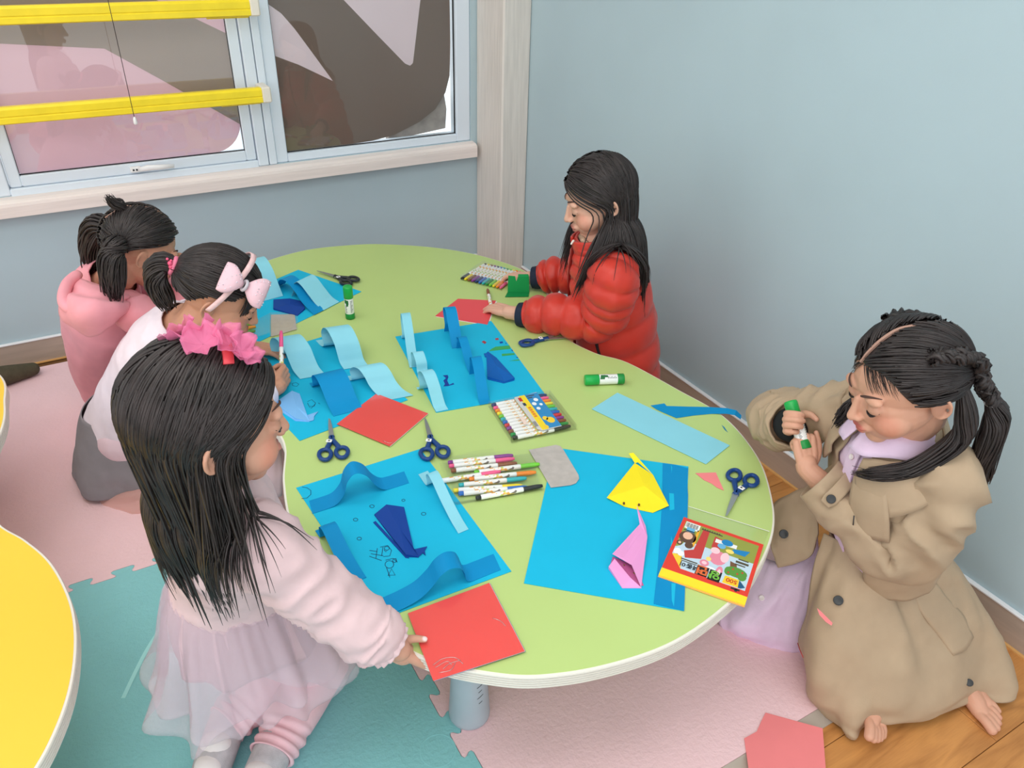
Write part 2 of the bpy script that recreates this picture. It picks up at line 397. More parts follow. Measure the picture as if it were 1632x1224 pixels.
# ---- padded yellow safety bars across the window, each with two end caps
M_yel = mat('yellow_bar', (250, 222, 45), 0.4, 0.35, vary=0.02, vscale=20)
M_cap = mat('ivory_cap', (236, 228, 214), 0.45, 0.35)
def safety_bar(z0, z1, label):
    t = thing('safety_bar', (0.2, YW - 0.08, z0), label, 'safety bar', 'yellow bars across the window')
    h = z1 - z0; yb = YW - 0.09; yt = YW - 0.072
    prof = [(yt, 0.0), (yb + 0.004, 0.002), (yb, h * 0.1), (yb, h * 0.38), (yb + 0.002, h * 0.42), (yb + 0.002, h * 0.46), (yb, h * 0.5), (yb, h * 0.86), (yb + 0.006, h), (yt + 0.01, h)]
    MB().loft([[(x, y, z0 + z) for y, z in prof] for x in (-1.2, 0.632)], True, True, smooth=False).build('rail', M_yel, t)
    MB().bbox((0.50, yt + 0.012, z0 - 0.006), (0.632, yt + 0.018, z1 - 0.02), 0.002).build('rear_channel', M_yel, t)
    MB().bbox((0.632, yb - 0.002, z0 + 0.001), (0.662, YW - 0.006, z1 + 0.002), 0.004).build('end_cap', M_cap, t)
    MB().bbox((-1.23, yb - 0.002, z0 + 0.001), (-1.2, YW - 0.006, z1 + 0.002), 0.004).build('end_cap', M_cap, t)
safety_bar(0.812, 0.862, 'yellow padded bar across the lower part of the window with ivory end cap')
safety_bar(1.077, 1.127, 'yellow padded bar higher up, cut by the top edge of the picture')
t = thing('blind_cord', (0.226, YW - 0.13, 0.80), 'thin dark pull cord with a white tip hanging before the window', 'cord')
MB().tube([(0.226, YW - 0.13, 2.1), (0.2255, YW - 0.13, 1.3), (0.225, YW - 0.13, 0.815)], 0.0011, 6).build('cord', mat('cord_brown', (70, 58, 60), 0.8), t)
MB().lathe([(0.002, 0.815), (0.005, 0.808), (0.006, 0.797), (0.004, 0.792)], (0.225, YW - 0.13, 0), 10).build('tassel', mat('white_plastic', (245, 245, 245)), t)

# ------------------------------------------------------------------ foam mats
def zig(a, b, side, n, amp=0.024, fixed=None):
    """hooked (swallowtail) teeth along the seam a -> b; side = +1/-1 direction of the teeth"""
    a, b = A(*a), A(*b); L = np.linalg.norm(b - a); t = (b - a) / L; nn = A(-t[1], t[0]) * side
    out = [a]; step = L / n
    for k in range(n):
        s0 = k * step
        for ds, dn in ((0.20, 0.0), (0.25, 0.10), (0.235, 0.30), (0.16, 0.62), (0.15, 0.85), (0.20, 1.0), (0.45, 1.0), (0.66, 1.0), (0.72, 0.88), (0.71, 0.66), (0.65, 0.35), (0.64, 0.14), (0.70, 0.0), (0.85, 0.0)):
            out.append(a + t * (s0 + ds * step) + nn * amp * dn)
    out.append(b)
    return out
def mat_tile(name, poly, m, label, edge=None, group='foam floor mats'):
    mb = MB().prism(poly, 0.0005, 0.02)
    return tag(mb.build(name, m, None), label, 'floor mat', group)
M_pinkmat = mat('pink_foam', (246, 207, 212), 0.7, 0.25, vary=0.012, vscale=6, bump=0.35, bscale=130)
M_tealmat = mat('teal_foam', (140, 202, 206), 0.68, 0.25, vary=0.02, vscale=5, bump=0.4, bscale=130)
SX, SY, PX1, PY0, PY1 = 0.395, 1.612, 1.36, 0.539, 2.763
seam_v = [q + A(-0.012, 0) for q in zig((SX, -0.45), (SX, SY), -1, 21)]
seam_h = [q + A(0, -0.012) for q in zig((-0.61, SY), (SX - 0.0, SY), 1, 11)]
g = 0.0006
cv = np.array(seam_v); ch = np.array(seam_h)
def off(p, dx, dy): return [(q[0] + dx, q[1] + dy) for q in p]
corner = (SX - 0.012, SY - 0.012)
cv = [q for q in cv if q[1] < SY - 0.03]; ch = [q for q in ch if q[0] < SX - 0.03]
teal = off(cv, -g, 0) + [(corner[0] - g, corner[1] - g)] + off(ch[::-1], 0, -g) + [(-0.61, -0.45)]
mat_tile('foam_mat', teal, M_tealmat, 'teal foam mat under the girl in the tulle dress')
cvf = [q for q in cv if q[1] > PY0 + 0.004]
front = [(cvf[0][0] + g, PY0)] + off(cvf, g, 0) + [(corner[0] + g, corner[1] - g), (PX1, corner[1] - g), (PX1, PY0)]
mat_tile('foam_mat', front, M_pinkmat, 'pink foam mat under the near end of the green table, beside the wood floor')
far = off(ch, 0, g) + [(corner[0] - g, corner[1] + g), (corner[0] + 0.02, corner[1] + g), (PX1, corner[1] + g), (PX1, PY1), (-0.61, PY1)]
mat_tile('foam_mat', far, M_pinkmat, 'pink foam mat by the window wall, under the two girls sitting furthest back')
tag(MB().loft([[(x, PY0 - 0.030, 0.0008), (x, PY0 - 0.030, 0.003), (x, PY0 - 0.0006, 0.0185), (x, PY0 - 0.0006, 0.0008)] for x in (SX, PX1)], True, True, smooth=False).build('mat_edging', mat('grey_edging', (176, 164, 152), 0.6), None),
    'grey sloping edging strip where the pink mat meets the wood floor', 'edging')
# faint ring pressed into the teal mat, and the paper streamer lying on it
c0 = P(698, 1196, 0.02)
ringp = [(c0[0] + 0.034 * math.cos(a), c0[1] + 0.034 * math.sin(a)) for a in np.linspace(0, 2 * PI, 40)]
sv = thing('pressed_ring', (c0[0], c0[1], 0.02), 'faint round ring mark pressed into the teal mat near the table leg', 'mark')
stroke(MB(), ringp, 0.02, 0.0016, 0.0004).build('ring', mat('teal_ring', (148, 210, 214), 0.5), sv)
M_teals = mat('teal_streamer', (172, 230, 230), 0.6)
q = crom([P(292, 935, 0.022)[:2], P(262, 990, 0.022)[:2], P(234, 1035, 0.022)[:2], P(212, 1078, 0.022)[:2], P(196, 1112, 0.022)[:2]], 6)
tag(stroke(MB(), q, 0.0203, 0.0085, 0.0006).build('paper_streamer', M_teals, None), 'narrow teal paper streamer lying on the teal mat', 'paper strip')

# ------------------------------------------------------------------ tables
TZ = 0.40
def low_table(name, outline, mtop, label, legs, group=None):
    q = crom(outline, 10, closed=True)
    if sum(q[i - 1][0] * q[i][1] - q[i][0] * q[i - 1][1] for i in range(len(q))) < 0: q = q[::-1]
    t = thing(name, (q[:, 0].mean(), q[:, 1].mean(), 0.02), label, 'table', group)
    T = np.gradient(q, axis=0); Nn = np.c_[T[:, 1], -T[:, 0]]; Nn /= np.linalg.norm(Nn, axis=1)[:, None]
    inner = q - Nn * 0.0035
    MB().prism(inner, TZ - 0.029, TZ).build('table_top', mtop, t)
    prof = [(0.0, TZ - 0.0005), (0.0035, TZ - 0.0012)]
    for k in range(5):
        z = TZ - 0.0035 - k * 0.0052
        prof += [(0.0045, z), (0.0045, z - 0.0026), (0.0025, z - 0.0034), (0.0025, z - 0.0042)]
    prof += [(0.0, TZ - 0.03)]
    e = MB(); rings = []
    for d, z in prof: rings.append([(p[0], p[1], z) for p in inner + Nn * d])
    e.loft(rings, True, False, 0, False)
    for i in range(len(e.mi)):
        e.mi[i] = 1 if ((i // len(q)) % 4 in (3, 0) and i // len(q) > 1) else 0
    e.build('edge_band', [mat('edge_white', (232, 226, 214), 0.4, 0.4), mat('edge_groove', (112, 104, 94), 0.7)], t)
    for i, (x, y) in enumerate(legs):
        l = MB().lathe([(0.012, TZ - 0.03), (0.033, TZ - 0.03), (0.0335, 0.30), (0.036, 0.12), (0.041, 0.035), (0.0405, 0.026), (0.037, 0.021), (0.012, 0.0205)], (x, y, 0), 36)
        lg = l.build('leg', mat('grey_leg', (168, 180, 188), 0.4, 0.4, vary=0.02, vscale=12), t)
        if i == 0:
            m = MB(); az = math.atan2(-y, -x) + 0.62
            for k in range(16):                         # printed height scale on the leg
                z = 0.33 - k * 0.0155; w = 0.014 if k % 2 == 0 else 0.008
                rad = np.interp(z, [0.035, 0.12, 0.30], [0.041, 0.036, 0.0335]) + 0.0002
                a0 = az - w / rad / 2; seg = np.linspace(a0, a0 + w / rad, 4)
                m.loft([[(x + rad * math.cos(a), y + rad * math.sin(a), z + 0.0011 + 0.35 * (a - az) * rad), (x + rad * math.cos(a), y + rad * math.sin(a), z - 0.0011 + 0.35 * (a - az) * rad)] for a in seg], False, False, 0, False)
            m.build('height_scale', mat('ink_black', (28, 28, 30), 0.6), lg)
    return t
green = [(0.614, 2.452), (0.786, 2.43), (0.902, 2.379), (1.041, 2.272), (1.141, 2.142), (1.203, 1.98), (1.190, 1.83), (1.12, 1.68), (1.076, 1.543), (1.095, 1.43), (1.142, 1.347), (1.172, 1.183), (1.190, 1.04), (1.149, 0.893), (1.075, 0.778), (0.995, 0.697),
         (0.879, 0.631), (0.778, 0.602), (0.671, 0.588), (0.576, 0.596), (0.476, 0.622), (0.391, 0.666), (0.295, 0.759), (0.242, 0.889), (0.216, 1.002), (0.206, 1.147), (0.228, 1.28), (0.262, 1.39), (0.264, 1.47), (0.245, 1.60), (0.23, 1.78), (0.232, 1.98), (0.30, 2.20), (0.43, 2.38)]
M_green = mat('green_laminate', (188, 211, 130), 0.42, 0.35, vary=0.012, vscale=3, bump=0.02, bscale=200)
low_table('play_table', green, M_green, 'large lime green low table with a wavy outline, covered in paper crafts', [(0.437, 0.870), (0.95, 0.95), (0.45, 2.1), (0.95, 2.1)])
yell = [(-0.258, 2.005), (-0.25, 1.865), (-0.256, 1.757), (-0.29, 1.60), (-0.295, 1.50), (-0.265, 1.402), (-0.226, 1.334), (-0.19, 1.251), (-0.168, 1.15), (-0.164, 1.064), (-0.175, 0.973), (-0.199, 0.895), (-0.238, 0.825), (-0.32, 0.73), (-0.45, 0.66), (-0.65, 0.63), (-0.9, 0.70), (-1.08, 0.9), (-1.12, 1.2), (-1.05, 1.5), (-1.06, 1.8), (-1.0, 2.1), (-0.8, 2.3), (-0.55, 2.34), (-0.36, 2.22)]
low_table('play_table', yell, mat('yellow_laminate', (244, 199, 60), 0.42, 0.35, vary=0.008, vscale=3), 'bright yellow low table with a wavy outline, cut by the edge of the picture', [(-0.42, 0.95), (-0.85, 0.95), (-0.42, 2.05), (-0.85, 2.05)])
# ------------------------------------------------------------------ paper crafts on the table
def paper_mat(name, rgb, rough=0.62, tl=0.0): return mat(name, rgb, rough, 0.22, vary=0.008, vscale=14, bump=0.03, bscale=500, translucent=tl)
M_cyan = paper_mat('cyan_paper', (24, 184, 222)); M_mid = paper_mat('mid_blue_paper', (8, 148, 208), tl=0.1); M_light = paper_mat('pale_blue_paper', (150, 222, 238), tl=0.12)
M_navy = paper_mat('navy_paper', (22, 66, 150)); M_royal = paper_mat('royal_paper', (10, 96, 178)); M_sky = paper_mat('sky_paper', (128, 188, 240))
M_red = mat('red_cellophane_pack', (242, 92, 86), 0.3, 0.4, vary=0.01, vscale=9, coat=0.25)
M_coral = paper_mat('coral_paper', (246, 138, 140)); M_yellowp = paper_mat('yellow_paper', (252, 230, 40)); M_pinkp = paper_mat('pink_paper', (236, 158, 212))
M_greenp = paper_mat('green_paper', (28, 158, 84)); M_ink = mat('ink_navy', (24, 52, 96), 0.6); M_inkg = mat('ink_green', (60, 165, 90), 0.6); M_inkr = mat('ink_red', (170, 60, 70), 0.6); M_inkb = mat('ink_blue', (20, 60, 150), 0.6)
ZT = TZ + 0.0004

def flat(pts, z, th, name, m, parent=None, px=True):
    q = [P(u, v, z)[:2] for u, v in pts] if px else pts
    return MB().prism(q, z, z + th).build(name, m, parent)
def strip(parent, m, p0, p1, wpx, prof, z=None, name='paper_wave', per=6, twist=None):
    """paper strip glued at two ends: p0, p1 pixels of its centre line on the sheet, wpx the pixel vector across it,
    prof = [(t along p0 -> p1, height)]"""
    z = z or ZT + 0.0012
    a, b = P(*p0, z), P(*p1, z); wv = (P(p1[0] + wpx[0], p1[1] + wpx[1], z) - b) / 2
    q = crom([a + (b - a) * t + A(0, 0, h) for t, h in prof], per)
    T = np.gradient(q, axis=0); rings = []
    for i in range(len(q)):
        n = nrm(np.cross(T[i], wv)); n = n if n[2] > -0.001 or i == 0 else n
        ww = wv
        rings.append([q[i] - ww, q[i] + ww, q[i] + ww + n * 0.0005, q[i] - ww + n * 0.0005])
    return MB().loft(rings, True, True, 0, False).build(name, m, parent)
def picture(pts, label):
    q = [P(u, v, ZT) for u, v in pts]; c = sum(q) / 4
    t = thing('paper_sea_picture', (c[0], c[1], ZT), label, 'paper craft', 'children\'s blue sea pictures on the table')
    MB().prism([p[:2] for p in q], ZT, ZT + 0.0011).build('sheet', M_cyan, t)
    return t
def rect(b, r, long):
    """corners of a sheet from its two nearest corners and the length of the side running away"""
    a, c = P(*b, ZT), P(*r, ZT); d = nrm(np.cross(A(0, 0, 1), c - a)); return [a[:2], c[:2], (c + d * long)[:2], (a + d * long)[:2]]
def picture_w(q, label):
    c = np.mean(q, axis=0); t = thing('paper_sea_picture', (c[0], c[1], ZT), label, 'paper craft', 'children\'s blue sea pictures on the table')
    MB().prism(q, ZT, ZT + 0.0011).build('sheet', M_cyan, t); return t
ZS = ZT + 0.0012
def draw(parent, lines, m, name='drawing', w=0.0011):
    mb = MB()
    for l in lines: stroke(mb, [P(u, v, ZS)[:2] for u, v in l], ZS, w)
    return tag(mb.build(name, m, parent), kind='stuff')
def oval(u, v, a, b, n=12, rot=0.0): return [(u + a * math.cos(t) * math.cos(rot) - b * math.sin(t) * math.sin(rot), v + a * math.cos(t) * math.sin(rot) + b * math.sin(t) * math.cos(rot)) for t in np.linspace(0, 2 * PI, n)]
def z8(*p): return [(460 + x / 2.914, 680 + y / 2.914) for x, y in p]
def z6(*p): return [(400 + x / 3.222, 380 + y / 3.222) for x, y in p]
def z7(*p): return [(620 + x / 4.709, 460 + y / 4.709) for x, y in p]
def z9(*p): return [(820 + x / 2.914, 580 + y / 2.914) for x, y in p]
def zE(*p): return [(380 + x / 6.8, 380 + y / 6.8) for x, y in p]

# A: the picture nearest to the girl in the tulle dress
pA = picture([(472, 778), (670, 716), (815, 911), (609, 987)], 'blue sea picture with a navy whale, beside the girl in the tulle dress')
strip(pA, M_mid, z8((112, 372))[0], z8((548, 235))[0], (8, 19), [(-0.02, 0.0008), (0.10, 0.001), (0.22, 0.004), (0.31, 0.022), (0.36, 0.05), (0.45, 0.064), (0.56, 0.05), (0.64, 0.022), (0.72, 0.005), (0.80, 0.001), (1.0, 0.0006)])
strip(pA, M_mid, z8((158, 472))[0], z8((325, 716))[0], (25, -10), [(0.0, 0.0006), (0.10, 0.001), (0.16, 0.004), (0.15, 0.018), (0.17, 0.030), (0.26, 0.034), (0.38, 0.026), (0.60, 0.010), (0.85, 0.002), (1.0, 0.0006)])
strip(pA, M_light, z8((640, 238))[0], z8((812, 488))[0], (16, -7), [(-0.1, 0.0008), (0.0, 0.001), (0.12, 0.002), (0.17, 0.012), (0.14, 0.028), (0.20, 0.038), (0.33, 0.034), (0.55, 0.018), (0.8, 0.005), (1.0, 0.0006)])
strip(pA, M_mid, z8((412, 852))[0], z8((968, 628))[0], (12, 26), [(0.0, 0.0006), (0.18, 0.003), (0.32, 0.010), (0.42, 0.026), (0.49, 0.043), (0.57, 0.050), (0.65, 0.043), (0.69, 0.026), (0.70, 0.010), (0.74, 0.002), (0.82, 0.001), (1.0, 0.0006)])
def whale(parent, body, back, m, lift=0.006, name='paper_whale', zz=ZS, extra=None):
    mb = MB(); n = len(body)
    low = [P(u, v, zz) for u, v in body]; c = sum(low) / n
    top = [A(p[0], p[1], zz + lift * (0.35 + 0.65 * (i % 2))) for i, p in enumerate(low)]
    mb.add(low + top + [c + A(0, 0, lift)], [tuple(range(n - 1, -1, -1))] + [(i, (i + 1) % n, (i + 1) % n + n, i + n) for i in range(n)] + [(i + n, (i + 1) % n + n, 2 * n) for i in range(n)])
    if back: mb.prism([P(u, v, zz)[:2] for u, v in back], zz, zz + 0.0012)
    for e in extra or []: mb.prism([P(u, v, zz)[:2] for u, v in e], zz + lift * 0.2, zz + lift * 0.2 + 0.001)
    return mb.build(name, m, parent)
whale(pA, z8((398, 412), (455, 374), (536, 377), (581, 575), (604, 608), (546, 606)), z8((393, 446), (404, 440), (560, 612), (543, 610)), M_navy, 0.007, extra=[z8((580, 574), (644, 560), (632, 580), (637, 602), (622, 590), (600, 612))])
ln = [z8((60, 334), (85, 332), (103, 315), (103, 296), (85, 284), (62, 280)), z8((375, 575), (412, 580)), z8((382, 590), (440, 600)), z8((375, 602), (432, 622)), z8((412, 565), (405, 612)), z8((438, 560), (432, 600)),
      z8((425, 560), (460, 552), (478, 575), (470, 600), (440, 604)), z8((443, 572), (452, 582), (458, 574)), z8((455, 655), (470, 700)), z8((462, 690), (495, 690), (478, 660), (462, 692)), z8((450, 620), (485, 612), (505, 630), (498, 612)),
      z8((300, 795), (325, 765), (340, 790), (312, 795), (345, 765), (350, 782), (325, 770)), z8((325, 838), (350, 815), (362, 838), (335, 840), (370, 820), (376, 836), (345, 822)), z8((318, 790), (330, 780), (326, 795)), z8((340, 840), (352, 832))]
for u, v in z8((387, 370), (311, 432), (328, 520), (627, 405)): ln.append(oval(u, v, 3.6, 2.4))
ln.append(oval(*z8((533, 342))[0], 2.6, 1.8)); ln.append(oval(*z8((468, 640))[0], 7, 6)); ln.append(oval(*z8((456, 565))[0], 4, 3)); ln.append(oval(*z8((492, 622))[0], 3, 3))
draw(pA, ln, M_ink)

# B: the picture under the hand of the girl with the bow headband
qB = rect((477.6, 702.8), (650, 637.6), 0.40)
pB = picture_w(qB, 'blue sea picture with three pale arches, being coloured by the girl with the bow headband')
strip(pB, M_light, z6((150, 588))[0], z6((318, 712))[0], (40, -7), [(-0.15, 0.0008), (0.05, 0.001), (0.16, 0.012), (0.13, 0.040), (0.24, 0.064), (0.42, 0.070), (0.62, 0.054), (0.72, 0.030), (0.82, 0.010), (1.0, 0.0008)])
strip(pB, M_light, z6((420, 545))[0], z6((540, 664))[0], (38, -6), [(-0.25, 0.0008), (0.0, 0.001), (0.14, 0.014), (0.08, 0.044), (0.22, 0.068), (0.44, 0.072), (0.66, 0.052), (0.76, 0.028), (0.84, 0.008), (1.0, 0.0008)])
strip(pB, M_light, z6((590, 728))[0], z6((765, 820))[0], (42, -8), [(-0.30, 0.0008), (-0.1, 0.001), (-0.02, 0.010), (-0.06, 0.030), (0.06, 0.046), (0.24, 0.048), (0.40, 0.034), (0.52, 0.016), (0.72, 0.003), (1.0, 0.0006)])
strip(pB, M_mid, z6((385, 745))[0], z6((500, 895))[0], (46, -12), [(-0.12, 0.0008), (0.0, 0.001), (0.08, 0.012), (0.06, 0.032), (0.18, 0.046), (0.36, 0.048), (0.56, 0.034), (0.76, 0.012), (1.0, 0.0006)])
whale(pB, z6((120, 848), (212, 791), (250, 800), (288, 912), (300, 940), (232, 934)), z6((118, 852), (122, 868), (228, 938), (300, 943)), M_sky, 0.005, extra=[z6((286, 912), (345, 892), (325, 915), (322, 936), (300, 942))])
draw(pB, [oval(*z6((182, 866))[0], 7.5, 5), z6((170, 866), (180, 858), (192, 868), (200, 862)), z6((290, 838), (312, 828), (332, 845), (325, 862), (298, 862), (290, 845)), z6((298, 866), (310, 872), (330, 850)), z6((345, 845), (355, 850)), z6((160, 830), (172, 838)), z6((178, 826), (186, 836)), z6((212, 745), (230, 740), (246, 748), (236, 760), (214, 756), (212, 745))], M_ink)

# C: the picture in the middle of the table
pC = picture([(630, 537), (783, 512), (868, 628), (695, 658)], 'blue sea picture amid the table with two rows of narrow arches and green weed')
W7 = (17, -2)
strip(pC, M_light, z7((130, 372))[0], z7((190, 590))[0], (15, -2), [(-0.12, 0.0008), (0.0, 0.001), (0.08, 0.02), (-0.02, 0.055), (0.04, 0.078), (0.20, 0.080), (0.45, 0.055), (0.62, 0.028), (0.82, 0.007), (1.0, 0.0006)])
strip(pC, M_light, z7((210, 585))[0], z7((250, 640))[0], (17, -2), [(-0.2, 0.0008), (0.0, 0.001), (0.05, 0.02), (-0.05, 0.038), (0.35, 0.048), (0.9, 0.032), (1.0, 0.012), (1.3, 0.0008)])
strip(pC, M_light, z7((262, 752))[0], z7((400, 918))[0], (19, -4), [(-0.10, 0.0008), (0.0, 0.001), (0.10, 0.018), (0.02, 0.044), (0.14, 0.060), (0.34, 0.062), (0.56, 0.044), (0.70, 0.024), (0.84, 0.006), (1.0, 0.0006)])
strip(pC, M_mid, z7((455, 320))[0], z7((516, 446))[0], (18, -2), [(0.0, 0.0008), (0.10, 0.03), (-0.10, 0.058), (0.0, 0.074), (0.24, 0.074), (0.50, 0.050), (0.78, 0.02), (1.0, 0.0008)])
strip(pC, M_mid, z7((538, 446))[0], z7((630, 626))[0], (14, -2), [(0.0, 0.0008), (0.04, 0.02), (0.02, 0.034), (0.18, 0.042), (0.40, 0.032), (0.64, 0.014), (1.0, 0.0008)])
strip(pC, M_mid, z7((640, 640))[0], z7((722, 868))[0], (17, -3), [(0.0, 0.0008), (0.06, 0.03), (0.06, 0.052), (0.20, 0.062), (0.40, 0.052), (0.64, 0.026), (0.84, 0.006), (1.0, 0.0006)])
whale(pC, z7((730, 488), (742, 486), (805, 522), (942, 684), (866, 704), (738, 674)), z7((736, 676), (742, 684), (862, 712), (942, 690)), M_royal, 0.006, extra=[z7((712, 492), (740, 486), (738, 520), (720, 516))])
MB().prism([P(u, v, ZS)[:2] for u, v in z7((748, 470), (770, 452), (800, 436), (905, 427), (912, 452))], ZS, ZS + 0.0003).prism([P(u, v, ZS)[:2] for u, v in z7((845, 490), (940, 484), (945, 496), (848, 507))], ZS, ZS + 0.0003).prism([P(u, v, ZS)[:2] for u, v in z7((902, 543), (975, 530), (980, 540))], ZS, ZS + 0.0003).build('drawing', M_inkg, pC)['kind'] = 'stuff'
mb = MB()
for pl in (((404, 652), (440, 648), (446, 664), (436, 690), (452, 722), (482, 708), (490, 718), (440, 732), (408, 734), (420, 716), (408, 690), (428, 672)), ((828, 400), (852, 396), (856, 408), (834, 412)), ((872, 408), (882, 408), (880, 418)), ((916, 458), (930, 462), (926, 472)), ((952, 514), (968, 514), (966, 522))):
    mb.prism([P(u, v, ZS)[:2] for u, v in z7(*pl)], ZS, ZS + 0.0003)
mb.build('drawing', M_inkb, pC)['kind'] = 'stuff'
mb = MB()
for pl in (((694, 400), (712, 390), (732, 402), (720, 416)), ((796, 374), (820, 370), (824, 384), (800, 386))):
    mb.prism([P(u, v, ZS)[:2] for u, v in z7(*pl)], ZS, ZS + 0.0003)
mb.build('drawing', M_inkr, pC)['kind'] = 'stuff'

# D: the flat sheet in front of the girl in the trench coat
pD = picture([(884, 714), (1097, 744), (1089, 974), (835, 930)], 'flat blue sheet with a mid blue band, before the girl in the trench coat')
mb = MB()
mb.prism([P(u, v, ZS)[:2] for u, v in z9((688, 462), (740, 468), (806, 486), (804, 528), (802, 545), (806, 612), (804, 680), (788, 1148), (646, 1115), (665, 950), (686, 640))], ZS, ZS + 0.0008)
mb.build('paper_band', M_mid, pD)
mb = MB()
for pl in (((718, 602), (740, 604), (742, 678), (720, 682)), ((728, 800), (736, 840), (724, 850)), ((728, 1020), (748, 1022), (740, 1130), (730, 1100)), ((726, 470), (732, 480), (730, 510))):
    mb.prism([P(u, v, ZS)[:2] for u, v in z9(*pl)], ZS + 0.0008, ZS + 0.0011)
mb.build('torn_gap', M_cyan, pD)['kind'] = 'stuff'
def folded(name, low, ridge, faces, m, label, cat='paper fish', inner=None, m2=None):
    """a folded origami piece: pixel points with their heights above the sheet"""
    pts = [P(u, v, ZS + 0.0003) + A(0, 0, 0) for u, v in low]
    V = [A(p[0], p[1], ZS + 0.0003 + h) for p, h in zip(pts, ridge)]
    n = len(V); V2 = [v + A(0, 0, -0.0006) if r > 0.001 else v + A(0, 0, 0.0006) for v, r in zip(V, ridge)]
    mb = MB(); mb.add(V + V2, list(faces) + [tuple(i + n for i in f[::-1]) for f in faces])
    o = tag(mb.build(name, m, None), label, cat)
    return o
folded('origami_whale', z9((557, 472), (642, 526), (716, 665), (642, 692), (512, 664), (428, 628), (600, 590), (528, 440), (548, 440), (572, 470)), [0.007, 0.006, 0.004, 0.0, 0.0, 0.004, 0.013, 0.014, 0.016, 0.008], [(0, 6, 1), (1, 6, 2), (2, 6, 3), (3, 6, 4), (4, 6, 5), (5, 6, 0), (0, 9, 8, 7), (9, 1, 8)], M_yellowp, 'yellow folded paper whale with dot eyes lying on the flat blue sheet')
wy = bpy.data.objects['origami_whale']; LOC['origami_whale'] = A(*wy.location)
for u, v in z9((508, 647), (578, 654)):
    p = P(u, v, ZS + 0.006); MB().lathe([(0.0022, -0.001), (0.0022, 0.002)], (p[0], p[1], ZS + 0.0055), 8).build('eye', mat('ink_brown', (110, 70, 40), 0.6), wy)
folded('origami_whale', z9((452, 905), (606, 776), (614, 822), (588, 1040), (502, 930), (540, 960), (560, 705), (578, 770)), [0.012, 0.012, 0.010, 0.0, 0.016, 0.014, 0.026, 0.014], [(0, 7, 1, 4), (1, 2, 4), (2, 3, 5, 4), (0, 4, 5), (7, 6, 2, 1)], M_pinkp, 'pink folded paper whale standing open mouthed on the flat blue sheet')
wp = bpy.data.objects['origami_whale.001']; LOC['origami_whale.001'] = A(*wp.location)
q = [P(u, v, ZS) for u, v in z9((436, 952), (462, 925), (536, 1012), (590, 1042), (500, 1042))]
MB().add([q[0] + A(0, 0, 0.006), q[1] + A(0, 0, 0.011), q[2] + A(0, 0, 0.010), q[3] + A(0, 0, 0.001), q[4] + A(0, 0, 0.001), q[0] + A(0.0, 0, 0.0), q[3], q[4]], [(0, 1, 2), (0, 2, 4), (2, 3, 4), (0, 4, 7, 5), (4, 3, 6, 7)]).build('mouth_flap', M_pinkp, wp)
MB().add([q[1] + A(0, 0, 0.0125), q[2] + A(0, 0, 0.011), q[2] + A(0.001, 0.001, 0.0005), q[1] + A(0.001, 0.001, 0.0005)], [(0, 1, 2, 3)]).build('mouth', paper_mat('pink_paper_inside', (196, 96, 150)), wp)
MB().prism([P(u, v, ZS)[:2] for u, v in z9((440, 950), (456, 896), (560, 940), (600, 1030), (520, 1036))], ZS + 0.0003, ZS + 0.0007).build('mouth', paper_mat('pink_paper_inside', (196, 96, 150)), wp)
for u, v in z9((509, 934), (555, 972)):
    p = P(u, v, ZS + 0.016); MB().ell(p, (0.0013, 0.0024, 0.0013), n=8, m=6).build('eye', mat('ink_brown', (110, 70, 40), 0.6), wp)

# E: the picture of the girl in the hooded top, half hidden
e0, e1 = P(474, 515, ZT), P(576, 465, ZT); d = nrm(e1 - e0); nn = np.cross(A(0, 0, 1), d)
c2 = P(436.6, 416, ZT)
eb = e1 - d * 0.40
qE = [(eb)[:2], e1[:2], (e1 + nn * 0.27)[:2], (eb + nn * 0.27)[:2]]
pE = picture_w(qE, 'blue sea picture at the far end of the table behind the bow headband')
strip(pE, M_light, (404, 448), (436, 476), (30, -8), [(-0.2, 0.0008), (0.0, 0.02), (0.0, 0.06), (0.30, 0.088), (0.62, 0.072), (0.82, 0.035), (1.0, 0.0008)])
strip(pE, M_light, zE((690, 600))[0], zE((1010, 735))[0], (24, -13), [(-0.1, 0.0008), (0.0, 0.02), (0.03, 0.042), (0.16, 0.056), (0.32, 0.05), (0.54, 0.028), (0.76, 0.008), (1.0, 0.0006)])
strip(pE, M_mid, zE((520, 560))[0], zE((875, 805))[0], (16, -8), [(-0.2, 0.0008), (-0.1, 0.02), (0.02, 0.042), (0.24, 0.050), (0.46, 0.036), (0.68, 0.014), (1.0, 0.0006)])
whale(pE, zE((380, 668), (560, 670), (690, 685), (722, 772), (640, 842), (380, 775)), None, M_navy, 0.006)

# ---- loose papers
def loose(pts, z, th, name, m, label, cat='paper'):
    return tag(flat(pts, z, th, name, m), label, cat)
loose([(984, 626), (1163, 710), (1125, 740), (943, 652)], TZ + 0.0012, 0.0006, 'paper_strip', M_light, 'wide pale blue paper strip lying near the lying glue stick', 'paper strip')
